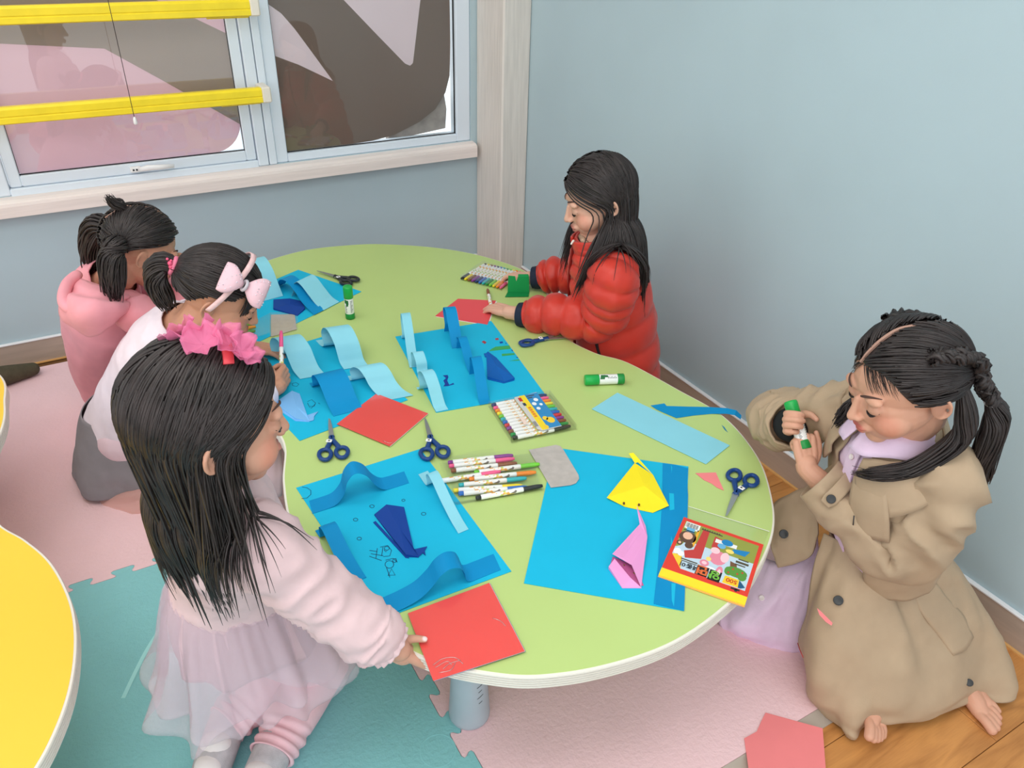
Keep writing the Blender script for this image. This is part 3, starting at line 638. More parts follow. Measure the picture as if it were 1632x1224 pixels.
# torn strip that sticks out over the table edge and curls down
e = [z9((630, 192), (665, 186), (695, 184), (706, 196), (800, 198), (905, 200), (985, 206))]
up_ = [P(u, v, TZ + 0.0006) for u, v in z9((632, 194), (696, 184), (706, 196), (800, 199), (905, 201))]
lo_ = [P(u, v, TZ + 0.0006) for u, v in z9((660, 212), (690, 226), (752, 252), (830, 240), (915, 232))]
upx = [P(u, v, TZ + 0.004) for u, v in z9((985, 206))] + [P(u, v, TZ + 0.002) for u, v in z9((1030, 216))] + [P(u, v, TZ - 0.010) for u, v in z9((1054, 240))]
lox = [P(u, v, TZ + 0.003) for u, v in z9((985, 232))] + [P(u, v, TZ + 0.001) for u, v in z9((1022, 238))] + [P(u, v, TZ - 0.011) for u, v in z9((1050, 258))]
rings = [[a, b, b + A(0, 0, 0.0006), a + A(0, 0, 0.0006)] for a, b in zip(up_ + upx, lo_ + lox)]
tag(MB().loft(rings, True, True, 0, False).build('torn_paper', M_mid, None), 'torn mid blue paper offcut poking out over the table edge', 'paper scrap')
loose(z9((962, 284), (974, 294), (990, 318), (976, 306)), TZ + 0.0005, 0.0006, 'paper_scrap', paper_mat('teal_scrap_paper', (24, 130, 170)), 'tiny dark blue paper snippet near the rim of the green table', 'paper scrap')
loose(z9((840, 508), (935, 505), (972, 588), (940, 575), (915, 556), (880, 540)), TZ + 0.0005, 0.0006, 'paper_scrap', M_coral, 'coral paper snippet with a jagged side beside the scissors', 'paper scrap')
loose([(1186, 1177), (1206, 1166), (1213, 1150), (1220, 1136), (1311, 1161), (1317, 1240), (1195, 1240)], 0.021, 0.0007, 'coral_paper', M_coral, 'coral sheet with a cut corner lying half on the pink mat, half on the wood', 'paper')
loose([(694, 504), (730, 477), (790, 480), (777, 518)], TZ + 0.0005, 0.002, 'red_paper', mat('red_paper', (232, 82, 88), 0.5, 0.3), 'red square paper held down by the girl in the red jacket', 'paper')
MB().prism([P(u, v, TZ + 0.0001)[:2] for u, v in ((694.5, 504.8), (730, 478), (792, 480.5), (778.5, 519.5))], TZ + 0.0001, TZ + 0.0005).build('white_backing', mat('white_paper', (238, 238, 236), 0.6), bpy.data.objects['red_paper'])

# red origami packs in glossy bags
def red_pack(pts, z, label, slips):
    q = [P(u, v, z) for u, v in pts]; c = sum(q) / 4
    t = thing('origami_pack', (c[0], c[1], z), label, 'origami pack', 'red origami packs')
    ins = [(p + (c - p) * 0.012)[:2] for p in q]
    for k, m in enumerate(slips): MB().prism([p + A(0.0007 * (len(slips) - k), 0.0002 * k) for p in ins], z + 0.0004 + k * 0.0006, z + 0.0004 + k * 0.0006 + 0.0005).build('paper_slip', m, t)
    zz = z + 0.0004 + len(slips) * 0.0006
    MB().prism(ins, zz, zz + 0.0007).build('red_sheet', M_red, t)
    MB().prism([p[:2] for p in q], z + 0.0001, z + 0.0003).prism([p[:2] for p in q], zz + 0.001, zz + 0.0012).build('bag', clear_film('bag_film', (255, 252, 252), 0.02, 0.12), t)
    # crinkles of the bag
    return t, zz + 0.0013
M_crk = mat('crinkle_highlight', (250, 170, 160), 0.25, 0.5)
rp, zc = red_pack([(536, 677), (600, 628), (683, 660), (621, 713)], ZS + 0.0002, 'red origami paper pack overlapping the pale arches near the middle of the table', [mat('white_paper', (238, 238, 236)), M_coral])
rp2, zc2 = red_pack([(649, 979), (780, 930), (837, 1040), (690, 1088)], TZ + 0.003, 'red origami paper pack at the table edge, gripped by the girl in the tulle dress', [M_navy, mat('white_paper', (238, 238, 236)), M_coral])
def crinkle(parent, lines, z):
    for l in lines: MB().tube(crom([P(u, v, z) for u, v in l], 4), 0.0006, 5).build('bag_crease', clear_film('crease_film', (255, 250, 250), 0.35, 0.25), parent)
crinkle(rp2, [[(690, 1060), (705, 1050), (725, 1048), (738, 1058)], [(700, 1072), (718, 1068), (726, 1056)], [(694, 1064), (712, 1054), (720, 1060)], [(785, 985), (798, 990), (806, 998)], [(706, 1066), (716, 1058), (734, 1052)]], zc2)
crinkle(rp, [[(610, 702), (620, 706), (628, 704)], [(545, 680), (552, 684), (556, 682)]], zc)

# green folded card by the red-jacketed girl
gt = thing('green_card', tuple(P(824, 470, TZ)), 'green folded card with a notch standing by the marker set of the girl in red', 'paper craft')
q0, q1 = P(809, 466, TZ), P(841, 466, TZ); dd = q1 - q0; nn = nrm(np.cross(A(0, 0, 1), dd))
def gp(t, h, back=0.0): p = q0 + dd * t + nn * back; return A(p[0], p[1], TZ + 0.0005 + h)
def slab(mb, pts, n, th=0.0006): pts = [np.asarray(p) for p in pts]; k = len(pts); mb.add(pts + [p + n * th for p in pts], [tuple(range(k)), tuple(range(2 * k - 1, k - 1, -1))] + [(i, (i + 1) % k, (i + 1) % k + k, i + k) for i in range(k)])
mb = MB(); slab(mb, [gp(0, 0.0), gp(1.08, 0.0), gp(1.04, 0.048, 0.006), gp(0.5, 0.048, 0.006), gp(0.42, 0.034, 0.004), gp(0.36, 0.050, 0.006), (gp(0.02, 0.052, 0.006))], nn); mb.build('upright_panel', M_greenp, gt)
mb = MB(); slab(mb, [gp(0, 0.0), gp(1.08, 0.0), gp(1.0, 0.001, -0.034), gp(-0.16, 0.001, -0.036)], A(0, 0, 1)); mb.build('base_panel', paper_mat('green_paper_b', (22, 140, 74)), gt)
mb = MB(); slab(mb, [gp(0.5, 0.048, 0.006), gp(1.04, 0.048, 0.006), gp(1.02, 0.050, 0.020), gp(0.52, 0.050, 0.020)], A(0, 0, 1)); mb.build('folded_tab', M_greenp, gt)

# ------------------------------------------------------------------ scissors
def scissors_proto(mh, open_a=0.16, label='', name='scissors'):
    t = thing(name, (0, 0, 0), label, 'scissors', 'school scissors on the table')
    for s in (-1, 1):
        a = s * open_a / 2; R = Matrix.Rotation(a, 4, 'Z'); zb = 0.0035 + (0.0018 if s > 0 else 0.0)
        bl = MB().prism([(-0.0065 * s, -0.012), (0.0055 * s, -0.012), (0.0062 * s, 0.0), (0.0046 * s, 0.035), (0.0022 * s, 0.066), (0.0006 * s, 0.076), (-0.0004 * s, 0.0755), (-0.0030 * s, 0.05), (-0.0048 * s, 0.02)], zb, zb + 0.0016).xform(R)
        bl.build('blade', mat('scissor_steel', (178, 180, 178), 0.3, 0.5, metal=0.75), t)
        hb = MB(); sh = -s                                       # the handle sits on the other side of the pivot
        neck = crom([(0.002 * s, 0.004, 0.005), (0.003 * sh, -0.012, 0.005), (0.0105 * sh, -0.030, 0.005), (0.0135 * sh, -0.042, 0.005)], 5)
        hb.tube(neck, [0.0055] * (len(neck) - 6) + [0.0058, 0.006, 0.0062, 0.0062, 0.006, 0.0058], 10, flat=1.0)
        loop = [(0.0185 * sh + 0.0125 * math.cos(u) * (1 + 0.12 * math.sin(u)), -0.058 + 0.0185 * math.sin(u), 0.0055) for u in np.linspace(0, 2 * PI, 29)]
        hb.tube(loop, 0.0046, 9, caps=False)
        hb.xform(R).build('handle', mh, t)
    MB().lathe([(0.0032, 0.0066), (0.0032, 0.0082), (0.002, 0.0088)], (0, 0, 0), 12).build('screw', mat('screw_steel', (210, 210, 205), 0.3, 0.5, metal=0.8), t)
    st = MB().bbox((-0.0065, -0.022, 0.0098), (0.0058, -0.012, 0.0112), 0.0006).xform(Matrix.Rotation(-open_a / 2 * -1 - 0.35, 4, 'Z') @ Matrix.Translation((0.0, -0.001, 0)))
    sb = st.build('name_sticker', mat('white_sticker', (240, 240, 238), 0.5), t)
    MB().box((-0.002, -0.019, 0.0112), (0.002, -0.0155, 0.0114)).xform(Matrix.Rotation(-open_a / 2 * -1 - 0.35, 4, 'Z') @ Matrix.Translation((0.0, -0.001, 0))).build('name_mark', mat('ink_black', (28, 28, 30), 0.6), sb)
    return t
M_bh = mat('blue_handle', (24, 66, 128), 0.35, 0.4); M_kh = mat('black_handle', (40, 46, 48), 0.35, 0.4)
def aim(o, pivot, tip, z, rx=0.0):
    a, b = P(*pivot, z), P(*tip, z); d = b - a; o.location = (a[0], a[1], z); o.rotation_euler = (rx, 0, math.atan2(d[1], d[0]) - PI / 2); return o
s1 = scissors_proto(M_bh, 0.035, 'blue scissors whose tip points between red pack and pale arches, nearest the girl in tulle')
s4 = scissors_proto(M_bh, 0.62, 'opened blue scissors by the sleeve of the girl in red')
s6 = scissors_proto(M_kh, 0.06, 'black handled scissors on the far blue picture')
aim(s1, (529, 701), (525, 668), TZ + 0.0005)
s2 = copy_tree(s1); s2['label'] = 'blue scissors with shut blades touching the open marker pouch'; aim(s2, (686, 700), (677, 668), ZS)
s3 = copy_tree(s1); s3['label'] = 'blue scissors near the rim, next to the coral snippet and the trench coat'; aim(s3, (1172, 790), (1155, 829), TZ + 0.0005)
aim(s4, (871, 542), (897, 536), TZ + 0.0005)
aim(s6, (535, 443), (506, 434), ZS + 0.001)

# ------------------------------------------------------------------ glue sticks
def glue_proto(label):
    t = thing('glue_stick', (0, 0, 0), label, 'glue stick', 'green capped glue sticks')
    MB().lathe([(0.003, 0.0), (0.0125, 0.0), (0.0132, 0.001), (0.0132, 0.016), (0.0122, 0.017)], (0, 0, 0), 24).build('base', mat('glue_green', (26, 140, 62), 0.35, 0.4), t)
    b = MB().lathe([(0.0122, 0.0165), (0.0124, 0.018), (0.0124, 0.062), (0.0120, 0.063)], (0, 0, 0), 28).build('barrel', mat('glue_white', (240, 241, 238), 0.35, 0.4), t)
    MB().lathe([(0.0118, 0.062), (0.0132, 0.063), (0.0133, 0.094), (0.0122, 0.0975), (0.010, 0.098), (0.001, 0.098)], (0, 0, 0), 24).build('cap', mat('glue_cap', (30, 172, 78), 0.3, 0.4), t)
    # print on the barrel: green swoosh, grey text bars
    mb = MB()
    def patch(a0, a1, z0, z1, mi, skew=0.0):
        n = max(2, int((a1 - a0) / 0.15)); r = 0.01255
        mb.loft([[(r * math.cos(a), r * math.sin(a), z0 + skew * (a - a0)), (r * math.cos(a), r * math.sin(a), z1 + skew * (a - a0))] for a in np.linspace(a0, a1, n + 1)], False, False, mi, False)
    patch(-1.0, 0.0, 0.050, 0.0615, 0, -0.003); patch(-0.6, -0.1, 0.040, 0.050, 0, 0.004); patch(2.2, 3.2, 0.048, 0.0615, 0)
    for k in range(9):
        patch(0.35, 0.35 + 0.35 + 0.25 * ((k * 7) % 3) / 2, 0.022 + k * 0.0041, 0.0238 + k * 0.0041, 1)
        patch(-0.9, -0.9 + 0.3 + 0.2 * ((k * 5) % 3) / 2, 0.020 + k * 0.0026, 0.0212 + k * 0.0026, 1)
    pr = mb.build('print', [mat('print_green', (40, 110, 60), 0.5), mat('print_grey', (96, 100, 98), 0.5)], b)
    pr['kind'] = 'stuff'
    return t
g1 = glue_proto('glue stick with a green cap standing upright near the black handled scissors')
p = P(558.5, 507, TZ); place(g1, (p[0], p[1], TZ + 0.0005), -2.0)
g2 = copy_tree(g1); g2['label'] = 'glue stick lying on its side, alone near the wall side of the table'
a, b = P(994, 604, TZ + 0.013), P(935, 606, TZ + 0.013); d = nrm(b - a)
g2.rotation_mode = 'QUATERNION'; g2.rotation_quaternion = Vector(d).to_track_quat('Z', 'X') ; g2.location = (a[0], a[1], TZ + 0.0138)
g3 = copy_tree(g1); g3['label'] = 'green capped glue stick gripped in both hands of the girl in the trench coat'
GLUE_A, GLUE_B = P(1283, 716, 0.515), P(1261, 645, 0.575)
d = nrm(GLUE_B - GLUE_A); g3.rotation_mode = 'QUATERNION'; g3.rotation_quaternion = Vector(d).to_track_quat('Z', 'X'); g3.location = GLUE_A
GLUE_D = d

# ------------------------------------------------------------------ marker pens
CLR = {'black': (40, 44, 44), 'pink': (250, 96, 150), 'orange': (250, 140, 30), 'yellow': (250, 222, 40), 'light green': (120, 210, 60), 'green': (30, 150, 70), 'turquoise': (40, 180, 190), 'blue': (40, 110, 200),
       'navy': (34, 56, 110), 'red': (216, 50, 60), 'purple': (140, 60, 150), 'brown': (140, 84, 50)}
def print_mat():
    m = bpy.data.materials.new('marker_print'); m.use_nodes = True; nt = m.node_tree; N = nt.nodes; L = nt.links; b = N['Principled BSDF']
    tc = N.new('ShaderNodeTexCoord'); oi = N.new('ShaderNodeObjectInfo')
    v = N.new('ShaderNodeTexVoronoi'); v.inputs['Scale'].default_value = 210
    mp = N.new('ShaderNodeMapping'); mp.inputs['Scale'].default_value = (0.7, 1, 1); L.new(tc.outputs['Object'], mp.inputs['Vector']); L.new(mp.outputs[0], v.inputs['Vector'])
    sp = N.new('ShaderNodeSeparateColor'); L.new(v.outputs['Color'], sp.inputs[0])
    r = N.new('ShaderNodeValToRGB'); cr = r.color_ramp; cr.interpolation = 'CONSTANT'
    cr.elements[0].position = 0; cr.elements[0].color = lin((244, 244, 240))
    for pos, c in ((0.46, (244, 176, 90)), (0.58, (248, 246, 242)), (0.72, (186, 212, 110)), (0.80, (246, 214, 110)), (0.90, (120, 112, 106)), (0.94, (240, 160, 150))):
        e = cr.elements.new(pos); e.color = lin(c)
    cr.elements[-1].position = 0.94
    L.new(sp.outputs[0], r.inputs['Fac']); L.new(r.outputs['Color'], b.inputs['Base Color']); b.inputs['Roughness'].default_value = 0.35
    return m
M_print = print_mat(); M_barrel = mat('marker_white', (244, 244, 242), 0.35, 0.4)
def marker_proto(c, label, group):
    """along +X: end plug at 0, cap at 0.142"""
    t = thing('marker_pen', (0, 0, 0), label, 'marker pen', group)
    mc = mat('ink_' + c.replace(' ', '_') + '_plastic', CLR[c], 0.3, 0.4)
    MB().lathe([(0.002, 0.0), (0.0040, 0.0005), (0.0046, 0.003), (0.0046, 0.0105)], (0, 0, 0), 12, axis='x').build('end_plug', mc, t)
    b = MB().lathe([(0.0048, 0.0105), (0.0052, 0.012), (0.0052, 0.096), (0.0045, 0.099)], (0, 0, 0), 14, axis='x').build('barrel', M_barrel, t)
    MB().lathe([(0.00525, 0.026), (0.00525, 0.090)], (0, 0, 0), 14, axis='x', caps=False).build('print', M_print, b)
    MB().lathe([(0.0046, 0.098), (0.0050, 0.099), (0.0048, 0.128), (0.0036, 0.136), (0.0030, 0.139), (0.001, 0.1395)], (0, 0, 0), 12, axis='x').build('cap', mc, t)
    return t
def lay(o, a, b, z):
    """put a marker with its plug at a and cap towards b (world points)"""
    d = b - a; o.location = (a[0], a[1], z); o.rotation_euler = (0, -math.atan2(d[2] if len(d) > 2 else 0, math.hypot(d[0], d[1])), math.atan2(d[1], d[0])); return o

# closed 12-colour case near the middle of the table
c00, c10, c11, c01 = [P(u, v, TZ + 0.006) for u, v in ((778, 645), (876, 626), (917, 680), (815, 703))]
ex, ey = nrm(c10 - c00), nrm(c01 - c00)
kt = thing('marker_case', tuple(c00 * 0.5 + c11 * 0.5 - A(0, 0, 0.005)), 'closed clear marker case with a yellow and blue card near the table middle', 'marker case')
wx, wy_ = np.linalg.norm(c10 - c00), np.linalg.norm(c01 - c00)
def cp(s, t, z): p = c00 + ex * s + ey * t; return A(p[0], p[1], TZ + z)
mb = MB()
for lo, hi, z0, z1 in (((0, 0), (wx, wy_), 0.0008, 0.0013), ((0, 0), (0.001, wy_), 0.0013, 0.0138), ((wx - 0.001, 0), (wx, wy_), 0.0013, 0.0138), ((0, 0), (wx, 0.001), 0.0013, 0.0138), ((0, wy_ - 0.001), (wx, wy_), 0.0013, 0.0138), ((0, 0), (wx, wy_), 0.0140, 0.0145), ((-0.002, wy_), (wx + 0.002, wy_ + 0.004), 0.0008, 0.0016)):
    mb.prism([cp(lo[0], lo[1], 0)[:2], cp(hi[0], lo[1], 0)[:2], cp(hi[0], hi[1], 0)[:2], cp(lo[0], hi[1], 0)[:2]], TZ + z0, TZ + z1)
mb.build('clear_box', clear_film('case_plastic', (255, 255, 255), 0.025, 0.08), kt)
zc_ = TZ + 0.0148
def card_poly(l): return [(cp(s, t, 0)[0], cp(s, t, 0)[1]) for s, t in l]
def rc(s0, t0, s1, t1): return card_poly([(s0, t0), (s1, t0), (s1, t1), (s0, t1)])
cd = MB().prism(card_poly([(0.064, 0.004), (0.122, 0.0), (0.122, wy_ - 0.004), (0.074, wy_ - 0.002), (0.066, wy_ - 0.010), (0.062, 0.012)]), zc_, zc_ + 0.0004).build('card', mat('card_grey', (206, 204, 200), 0.5), kt)
zc_ += 0.0004
MB().prism(rc(0.075, 0.003, 0.090, wy_ - 0.004), zc_, zc_ + 0.0002).build('card_band', mat('card_yellow', (246, 216, 50), 0.45), cd)
MB().prism(rc(0.090, 0.002, 0.122, wy_ - 0.006), zc_, zc_ + 0.0002).build('card_band', mat('card_blue', (54, 140, 196), 0.45), cd)
zc_ += 0.0002
MB().prism(rc(0.070, 0.010, 0.078, 0.026), zc_, zc_ + 0.0001).build('badge', mat('badge_red', (196, 56, 44), 0.45), cd)
MB().prism(rc(0.072, 0.034, 0.079, 0.046), zc_, zc_ + 0.0001).build('badge', mat('badge_navy', (50, 64, 84), 0.45), cd)
mb = MB()
for k in range(5): mb.prism(rc(0.078, 0.054 + k * 0.009, 0.085, 0.061 + k * 0.009), zc_, zc_ + 0.0001)
mb.build('title_print', mat('title_orange', (226, 132, 50), 0.45), cd)['kind'] = 'stuff'
mb = MB()
for s, t, r in ((0.108, 0.03, 0.007), (0.112, 0.052, 0.005), (0.098, 0.045, 0.007), (0.10, 0.066, 0.006)): mb.prism(card_poly([(s + r * math.cos(a) * 0.8, t + r * math.sin(a)) for a in np.linspace(0, 2 * PI, 10, endpoint=False)]), zc_, zc_ + 0.0001)
mb.build('cloud_print', mat('cloud_white', (236, 240, 244), 0.45), cd)['kind'] = 'stuff'
mb = MB()
for s, t, r in ((0.108, 0.118, 0.012), (0.099, 0.108, 0.008), (0.088, 0.140, 0.007)): mb.prism(card_poly([(s + r * math.cos(a) * 0.8, t + r * math.sin(a)) for a in np.linspace(0, 2 * PI, 12, endpoint=False)]), zc_, zc_ + 0.0001)
mb.build('shape_print', mat('shape_yellow', (248, 206, 60), 0.45), cd)['kind'] = 'stuff'
mb = MB()
for k in range(8): mb.prism(rc(0.066, 0.112 + k * 0.0026, 0.073, 0.1132 + k * 0.0026), zc_, zc_ + 0.0001)
mb.prism(rc(0.092, 0.016, 0.104, 0.020), zc_, zc_ + 0.0001).prism(rc(0.092, 0.008, 0.112, 0.012), zc_, zc_ + 0.0001)
mb.build('small_print', mat('print_dark', (70, 74, 80), 0.5), cd)['kind'] = 'stuff'
MB().prism(rc(0.045, 0.085, 0.053, 0.115), TZ + 0.0147, TZ + 0.0149).build('sticker', mat('sticker_pinkwhite', (240, 214, 200), 0.5), kt)
order = ['navy', 'pink', 'orange', 'yellow', 'light green', 'turquoise', 'blue', 'red', 'purple', 'brown', 'green', 'black']
capo = ['navy', 'pink', 'orange', 'yellow', 'light green', 'green', 'turquoise', 'red', 'purple', 'brown', 'yellow', 'black']
PROTO = {}
for k, c in enumerate(order):
    nm = f'{c} marker pen in the closed clear case, number {["one","two","three","four","five","six","seven","eight","nine","ten","eleven","twelve"][k]} from its far side'
    o = marker_proto(c, f'{c} marker pen inside the closed clear marker case', 'markers in the closed case')
    PROTO[c] = o
    t = 0.0075 + k * (wy_ - 0.015) / 11
    lay(o, cp(0.006, t, 0), cp(0.15, t, 0), TZ + 0.0072)
def mk(c, label, group=None):
    o = copy_tree(PROTO[c]); o['label'] = label
    if group: o['group'] = group
    elif 'group' in o: del o['group']
    return o
# open soft pouch with markers sliding out, grey card flap
g0, g1_, g2_, g3_ = [P(u, v, TZ + 0.001) for u, v in ((700, 738), (856, 722), (868, 784), (725, 806))]
pt = thing('marker_pouch', tuple((g0 + g2_) / 2 - A(0, 0, 0.0)), 'open clear marker pouch with a grey card flap, pens sliding out of it', 'marker pouch')
fl = clear_film('pouch_film', (255, 255, 255), 0.025, 0.12)
MB().prism([q[:2] for q in (g0, g1_, g2_, g3_)], ZS, ZS + 0.0003).build('film', fl, pt)
tp = [q + A(0, 0, 0.0125) for q in (P(702, 737, TZ), P(846, 724, TZ), P(860, 783, TZ), P(727, 803, TZ))]
MB().prism([q[:2] for q in tp], ZS + 0.0128, ZS + 0.0131).prism([P(u, v, TZ)[:2] for u, v in ((722, 802), (728, 806), (870, 782), (862, 778))], ZS + 0.0006, ZS + 0.0010).build('film', fl, pt)
MB().prism([P(u, v, TZ)[:2] for u, v in ((706, 734), (756, 720), (786, 716), (790, 726), (740, 732))], ZS + 0.001, ZS + 0.0014).build('film', fl, pt)
q = [P(u, v, ZS + 0.002)[:2] for u, v in ((843, 717), (886, 709), (893, 711), (898, 717), (922, 757), (923, 763), (918, 770), (910, 773), (878, 777))]
MB().prism(q, ZS + 0.0014, ZS + 0.0022).build('card_flap', mat('greyboard', (186, 178, 172), 0.75, vary=0.03, vscale=60), pt)
def zP(*p): return [(680 + x / 6.277, 690 + y / 6.277) for x, y in p]
rows = [('navy', (180, 300), (865, 222), 'purple'), ('pink', (145, 340), (880, 255), 'pink'), ('red', (170, 385), (905, 300), 'yellow'), ('light green', (400, 405), (1130, 308), 'light green'),
        ('pink', (200, 470), (740, 385), 'pink'), ('orange', (340, 470), (1095, 390), 'orange'), ('turquoise', (240, 530), (1000, 450), 'turquoise'), ('yellow', (245, 575), (960, 525), 'yellow'), ('blue', (370, 600), (1010, 540), 'blue'), ('black', (395, 668), (1160, 525), 'black')]
words = ['far-most', '', '', '', '', '', '', '', '', 'nearest']
Lm = 0.1395
lab = {'navy': 'purple capped marker pen lying along the far side of the open pouch', 'red': 'yellow capped marker pen third in the open pouch', 'pink': None, 'light green': 'light green marker pen sticking out of the open pouch', 'orange': 'orange marker pen poking out of the open pouch', 'turquoise': 'turquoise marker pen in the open pouch', 'yellow': 'yellow marker pen in the open pouch', 'blue': 'blue marker pen deep in the open pouch', 'black': 'black marker pen along the near side of the open pouch'}
npk = 0
for c, a, b, cc in rows:
    col = 'purple' if c == 'navy' else ('brown' if c == 'red' else c)
    if c == 'pink':
        npk += 1; l = 'pink capped marker pen second from the far side of the open pouch' if npk == 1 else 'pink marker pen with a bright plug in the middle of the open pouch'
    else: l = lab[c].replace('yellow capped', 'brown capped')
    o = mk(col, l, 'markers in the open pouch')
    pa, pb = P(*zP(a)[0], ZS + 0.0068), P(*zP(b)[0], ZS + 0.0068)
    mid = pb - nrm(pb - pa) * Lm
    lay(o, mid, pb, ZS + 0.0062)
# set in front of the girl in red
h0, h1, h2, h3 = [P(u, v, TZ) for u, v in ((732, 446), (770, 421), (822, 437), (800, 464))]
st = thing('marker_pouch', tuple((h0 + h2) / 2), 'clear marker pouch full of pens under the fingers of the girl in red', 'marker pouch')
MB().prism([q[:2] for q in (h0, h1, h2, h3)], TZ + 0.0004, TZ + 0.0007).prism([(q + A(0, 0, 0))[:2] for q in (h0, h1, h2, h3)], TZ + 0.0125, TZ + 0.0128).build('film', fl, st)
cols3 = ['black', 'yellow', 'brown', 'purple', 'navy', 'blue', 'turquoise', 'green', 'light green', 'yellow', 'orange', 'pink']
for k, c in enumerate(cols3):
    u = k / 11
    pa = P(774 + (828 - 774) * u, 424 + (437 - 424) * u, TZ); pb = P(735 + (797 - 735) * u, 447 + (462 - 447) * u, TZ)
    d = nrm(pb - pa)
    far = ' by the black one' if (c == 'yellow' and k == 1) else (' beside the orange one' if c == 'yellow' else '')
    o = mk(c, f'{c} capped marker pen in the pouch before the girl in red{far}', 'markers before the girl in red')
    lay(o, pb - d * Lm, pb, TZ + 0.0062)
# set half hidden behind the bow headband, with its grey card
vt = thing('marker_pouch', tuple(P(425, 530, TZ)), 'crumpled clear marker pouch with a grey card by the bow headband girl', 'marker pouch')
MB().prism([P(u, v, TZ)[:2] for u, v in ((385, 528), (432, 505), (434, 536), (398, 548))], TZ + 0.0125, TZ + 0.0128).build('film', fl, vt)
MB().prism([P(u, v, TZ)[:2] for u, v in ((432, 503), (470, 502), (473, 526), (432, 538))], TZ + 0.002, TZ + 0.003).build('card_flap', mat('greyboard', (186, 178, 172), 0.75), vt)
MB().prism([P(u, v, TZ)[:2] for u, v in ((430, 500), (474, 498), (476, 530), (430, 541))], TZ + 0.0036, TZ + 0.0038).build('film', fl, vt)
for k, c in enumerate(('yellow', 'navy', 'green', 'orange', 'light green')):
    pb = P(406 + k * 0.8, 543 - k * 6.5, TZ); pa = P(370 + k * 1.0, 550 - k * 6.5, TZ); d = nrm(pb - pa)
    o = mk(c, f'{c} marker pen in the crumpled pouch beside the bow headband girl', 'markers in the crumpled pouch'); lay(o, pb - d * Lm, pb, TZ + 0.0062)

# ------------------------------------------------------------------ the 500-sheet origami pack
k0, k1, k2, k3 = [P(u, v, TZ + 0.006) for u, v in ((1090, 824), (1217, 868), (1187, 965), (1049, 917))]
ot = thing('origami_pack', tuple(A(*(k0 + k2)[:2] / 2, TZ)), 'printed origami pack with a red framed cover showing 500, by the trench coat', 'origami pack')
ku, kv = (k1 - k0), (k3 - k0)
def kp(s, t):
    a_ = k0 + (k1 - k0) * s; b_ = k3 + (k2 - k3) * s; p = a_ + (b_ - a_) * t; return (p[0], p[1])
def kpoly(l): return [kp(s, t) for s, t in l]
zb = TZ + 0.0012
MB().prism(kpoly([(0.0, 0), (1.0, 0), (1.0, 1.0), (0.0, 1.0)]), zb, zb + 0.0022).build('paper_stack', mat('orange_sheets', (250, 178, 90), 0.6), ot)
MB().prism(kpoly([(0, 0), (1, 0), (1, 0.985), (0, 0.985)]), zb + 0.0022, zb + 0.0044).build('paper_stack', mat('yellow_sheets', (255, 224, 50), 0.55), ot)
cz = zb + 0.0044
cov = MB().prism(kpoly([(0, 0), (1, 0), (1.0, 0.87), (0, 0.87)]), cz, cz + 0.0004).build('cover', mat('cover_red', (226, 66, 52), 0.4), ot)
cz += 0.0004
def ck(name, polys, rgb, lvl=1):
    m_ = mat('cover_' + '_'.join(str(int(x)) for x in rgb), rgb, 0.4)
    if name in ('small_print', 'barcode', 'maker_print', 'picture_fruit'):
        mb = MB()
        for pl in polys: mb.prism(kpoly(pl), cz, cz + 0.00012 * lvl)
        return tag(mb.build(name, m_, cov), kind='stuff')
    for i_, pl in enumerate(polys): MB().prism(kpoly(pl), cz, cz + 0.00012 * lvl + 0.00002 * i_).build(name, m_, cov)
def blob(s, t, a, b, n=14): return [(s + a * math.cos(w), t + b * math.sin(w)) for w in np.linspace(0, 2 * PI, n, endpoint=False)]
def bx(s0, t0, s1, t1): return [(s0, t0), (s1, t0), (s1, t1), (s0, t1)]
ck('picture_sky', [[(0.045, 0.05), (0.955, 0.05), (0.955, 0.80), (0.20, 0.80), (0.045, 0.62)]], (196, 218, 232), 1)
ck('picture_field', [bx(0.045, 0.05, 0.955, 0.36), [(0.045, 0.36), (0.14, 0.36), (0.10, 0.46), (0.045, 0.5)]], (150, 158, 72), 2)
ck('picture_corner', [[(0.045, 0.62), (0.20, 0.80), (0.16, 0.60), (0.10, 0.60)]], (250, 206, 60), 3)
ck('picture_house', [[(0.28, 0.10), (0.36, 0.08), (0.38, 0.56), (0.20, 0.62), (0.16, 0.52), (0.26, 0.46)], [(0.44, 0.14), (0.56, 0.16), (0.54, 0.34), (0.44, 0.32)]], (196, 66, 62), 3)
ck('picture_house', [bx(0.22, 0.14, 0.25, 0.42)], (244, 176, 50), 4)
ck('picture_animal', [blob(0.14, 0.30, 0.105, 0.10), blob(0.075, 0.42, 0.035, 0.04), blob(0.19, 0.42, 0.05, 0.05)], (98, 72, 56), 4)
ck('picture_animal', [blob(0.135, 0.28, 0.06, 0.06), blob(0.075, 0.42, 0.018, 0.02)], (240, 190, 160), 5)
ck('picture_hat', [bx(0.09, 0.14, 0.19, 0.21), blob(0.55, 0.26, 0.05, 0.04)], (110, 180, 220), 5)
ck('picture_feather', [blob(0.60, 0.18, 0.07, 0.05), [(0.70, 0.24), (0.88, 0.20), (0.84, 0.30), (0.66, 0.30)]], (36, 132, 190), 5)
ck('picture_animal', [blob(0.56, 0.46, 0.10, 0.11), blob(0.43, 0.60, 0.055, 0.05), blob(0.62, 0.66, 0.04, 0.09)], (232, 140, 160), 4)
ck('picture_animal', [blob(0.50, 0.36, 0.055, 0.05), blob(0.63, 0.42, 0.05, 0.08), blob(0.43, 0.60, 0.03, 0.025), blob(0.62, 0.67, 0.02, 0.05)], (250, 206, 214), 5)
ck('picture_flower', [blob(0.66, 0.30, 0.05, 0.03), blob(0.46, 0.52, 0.03, 0.03)], (250, 222, 120), 6)
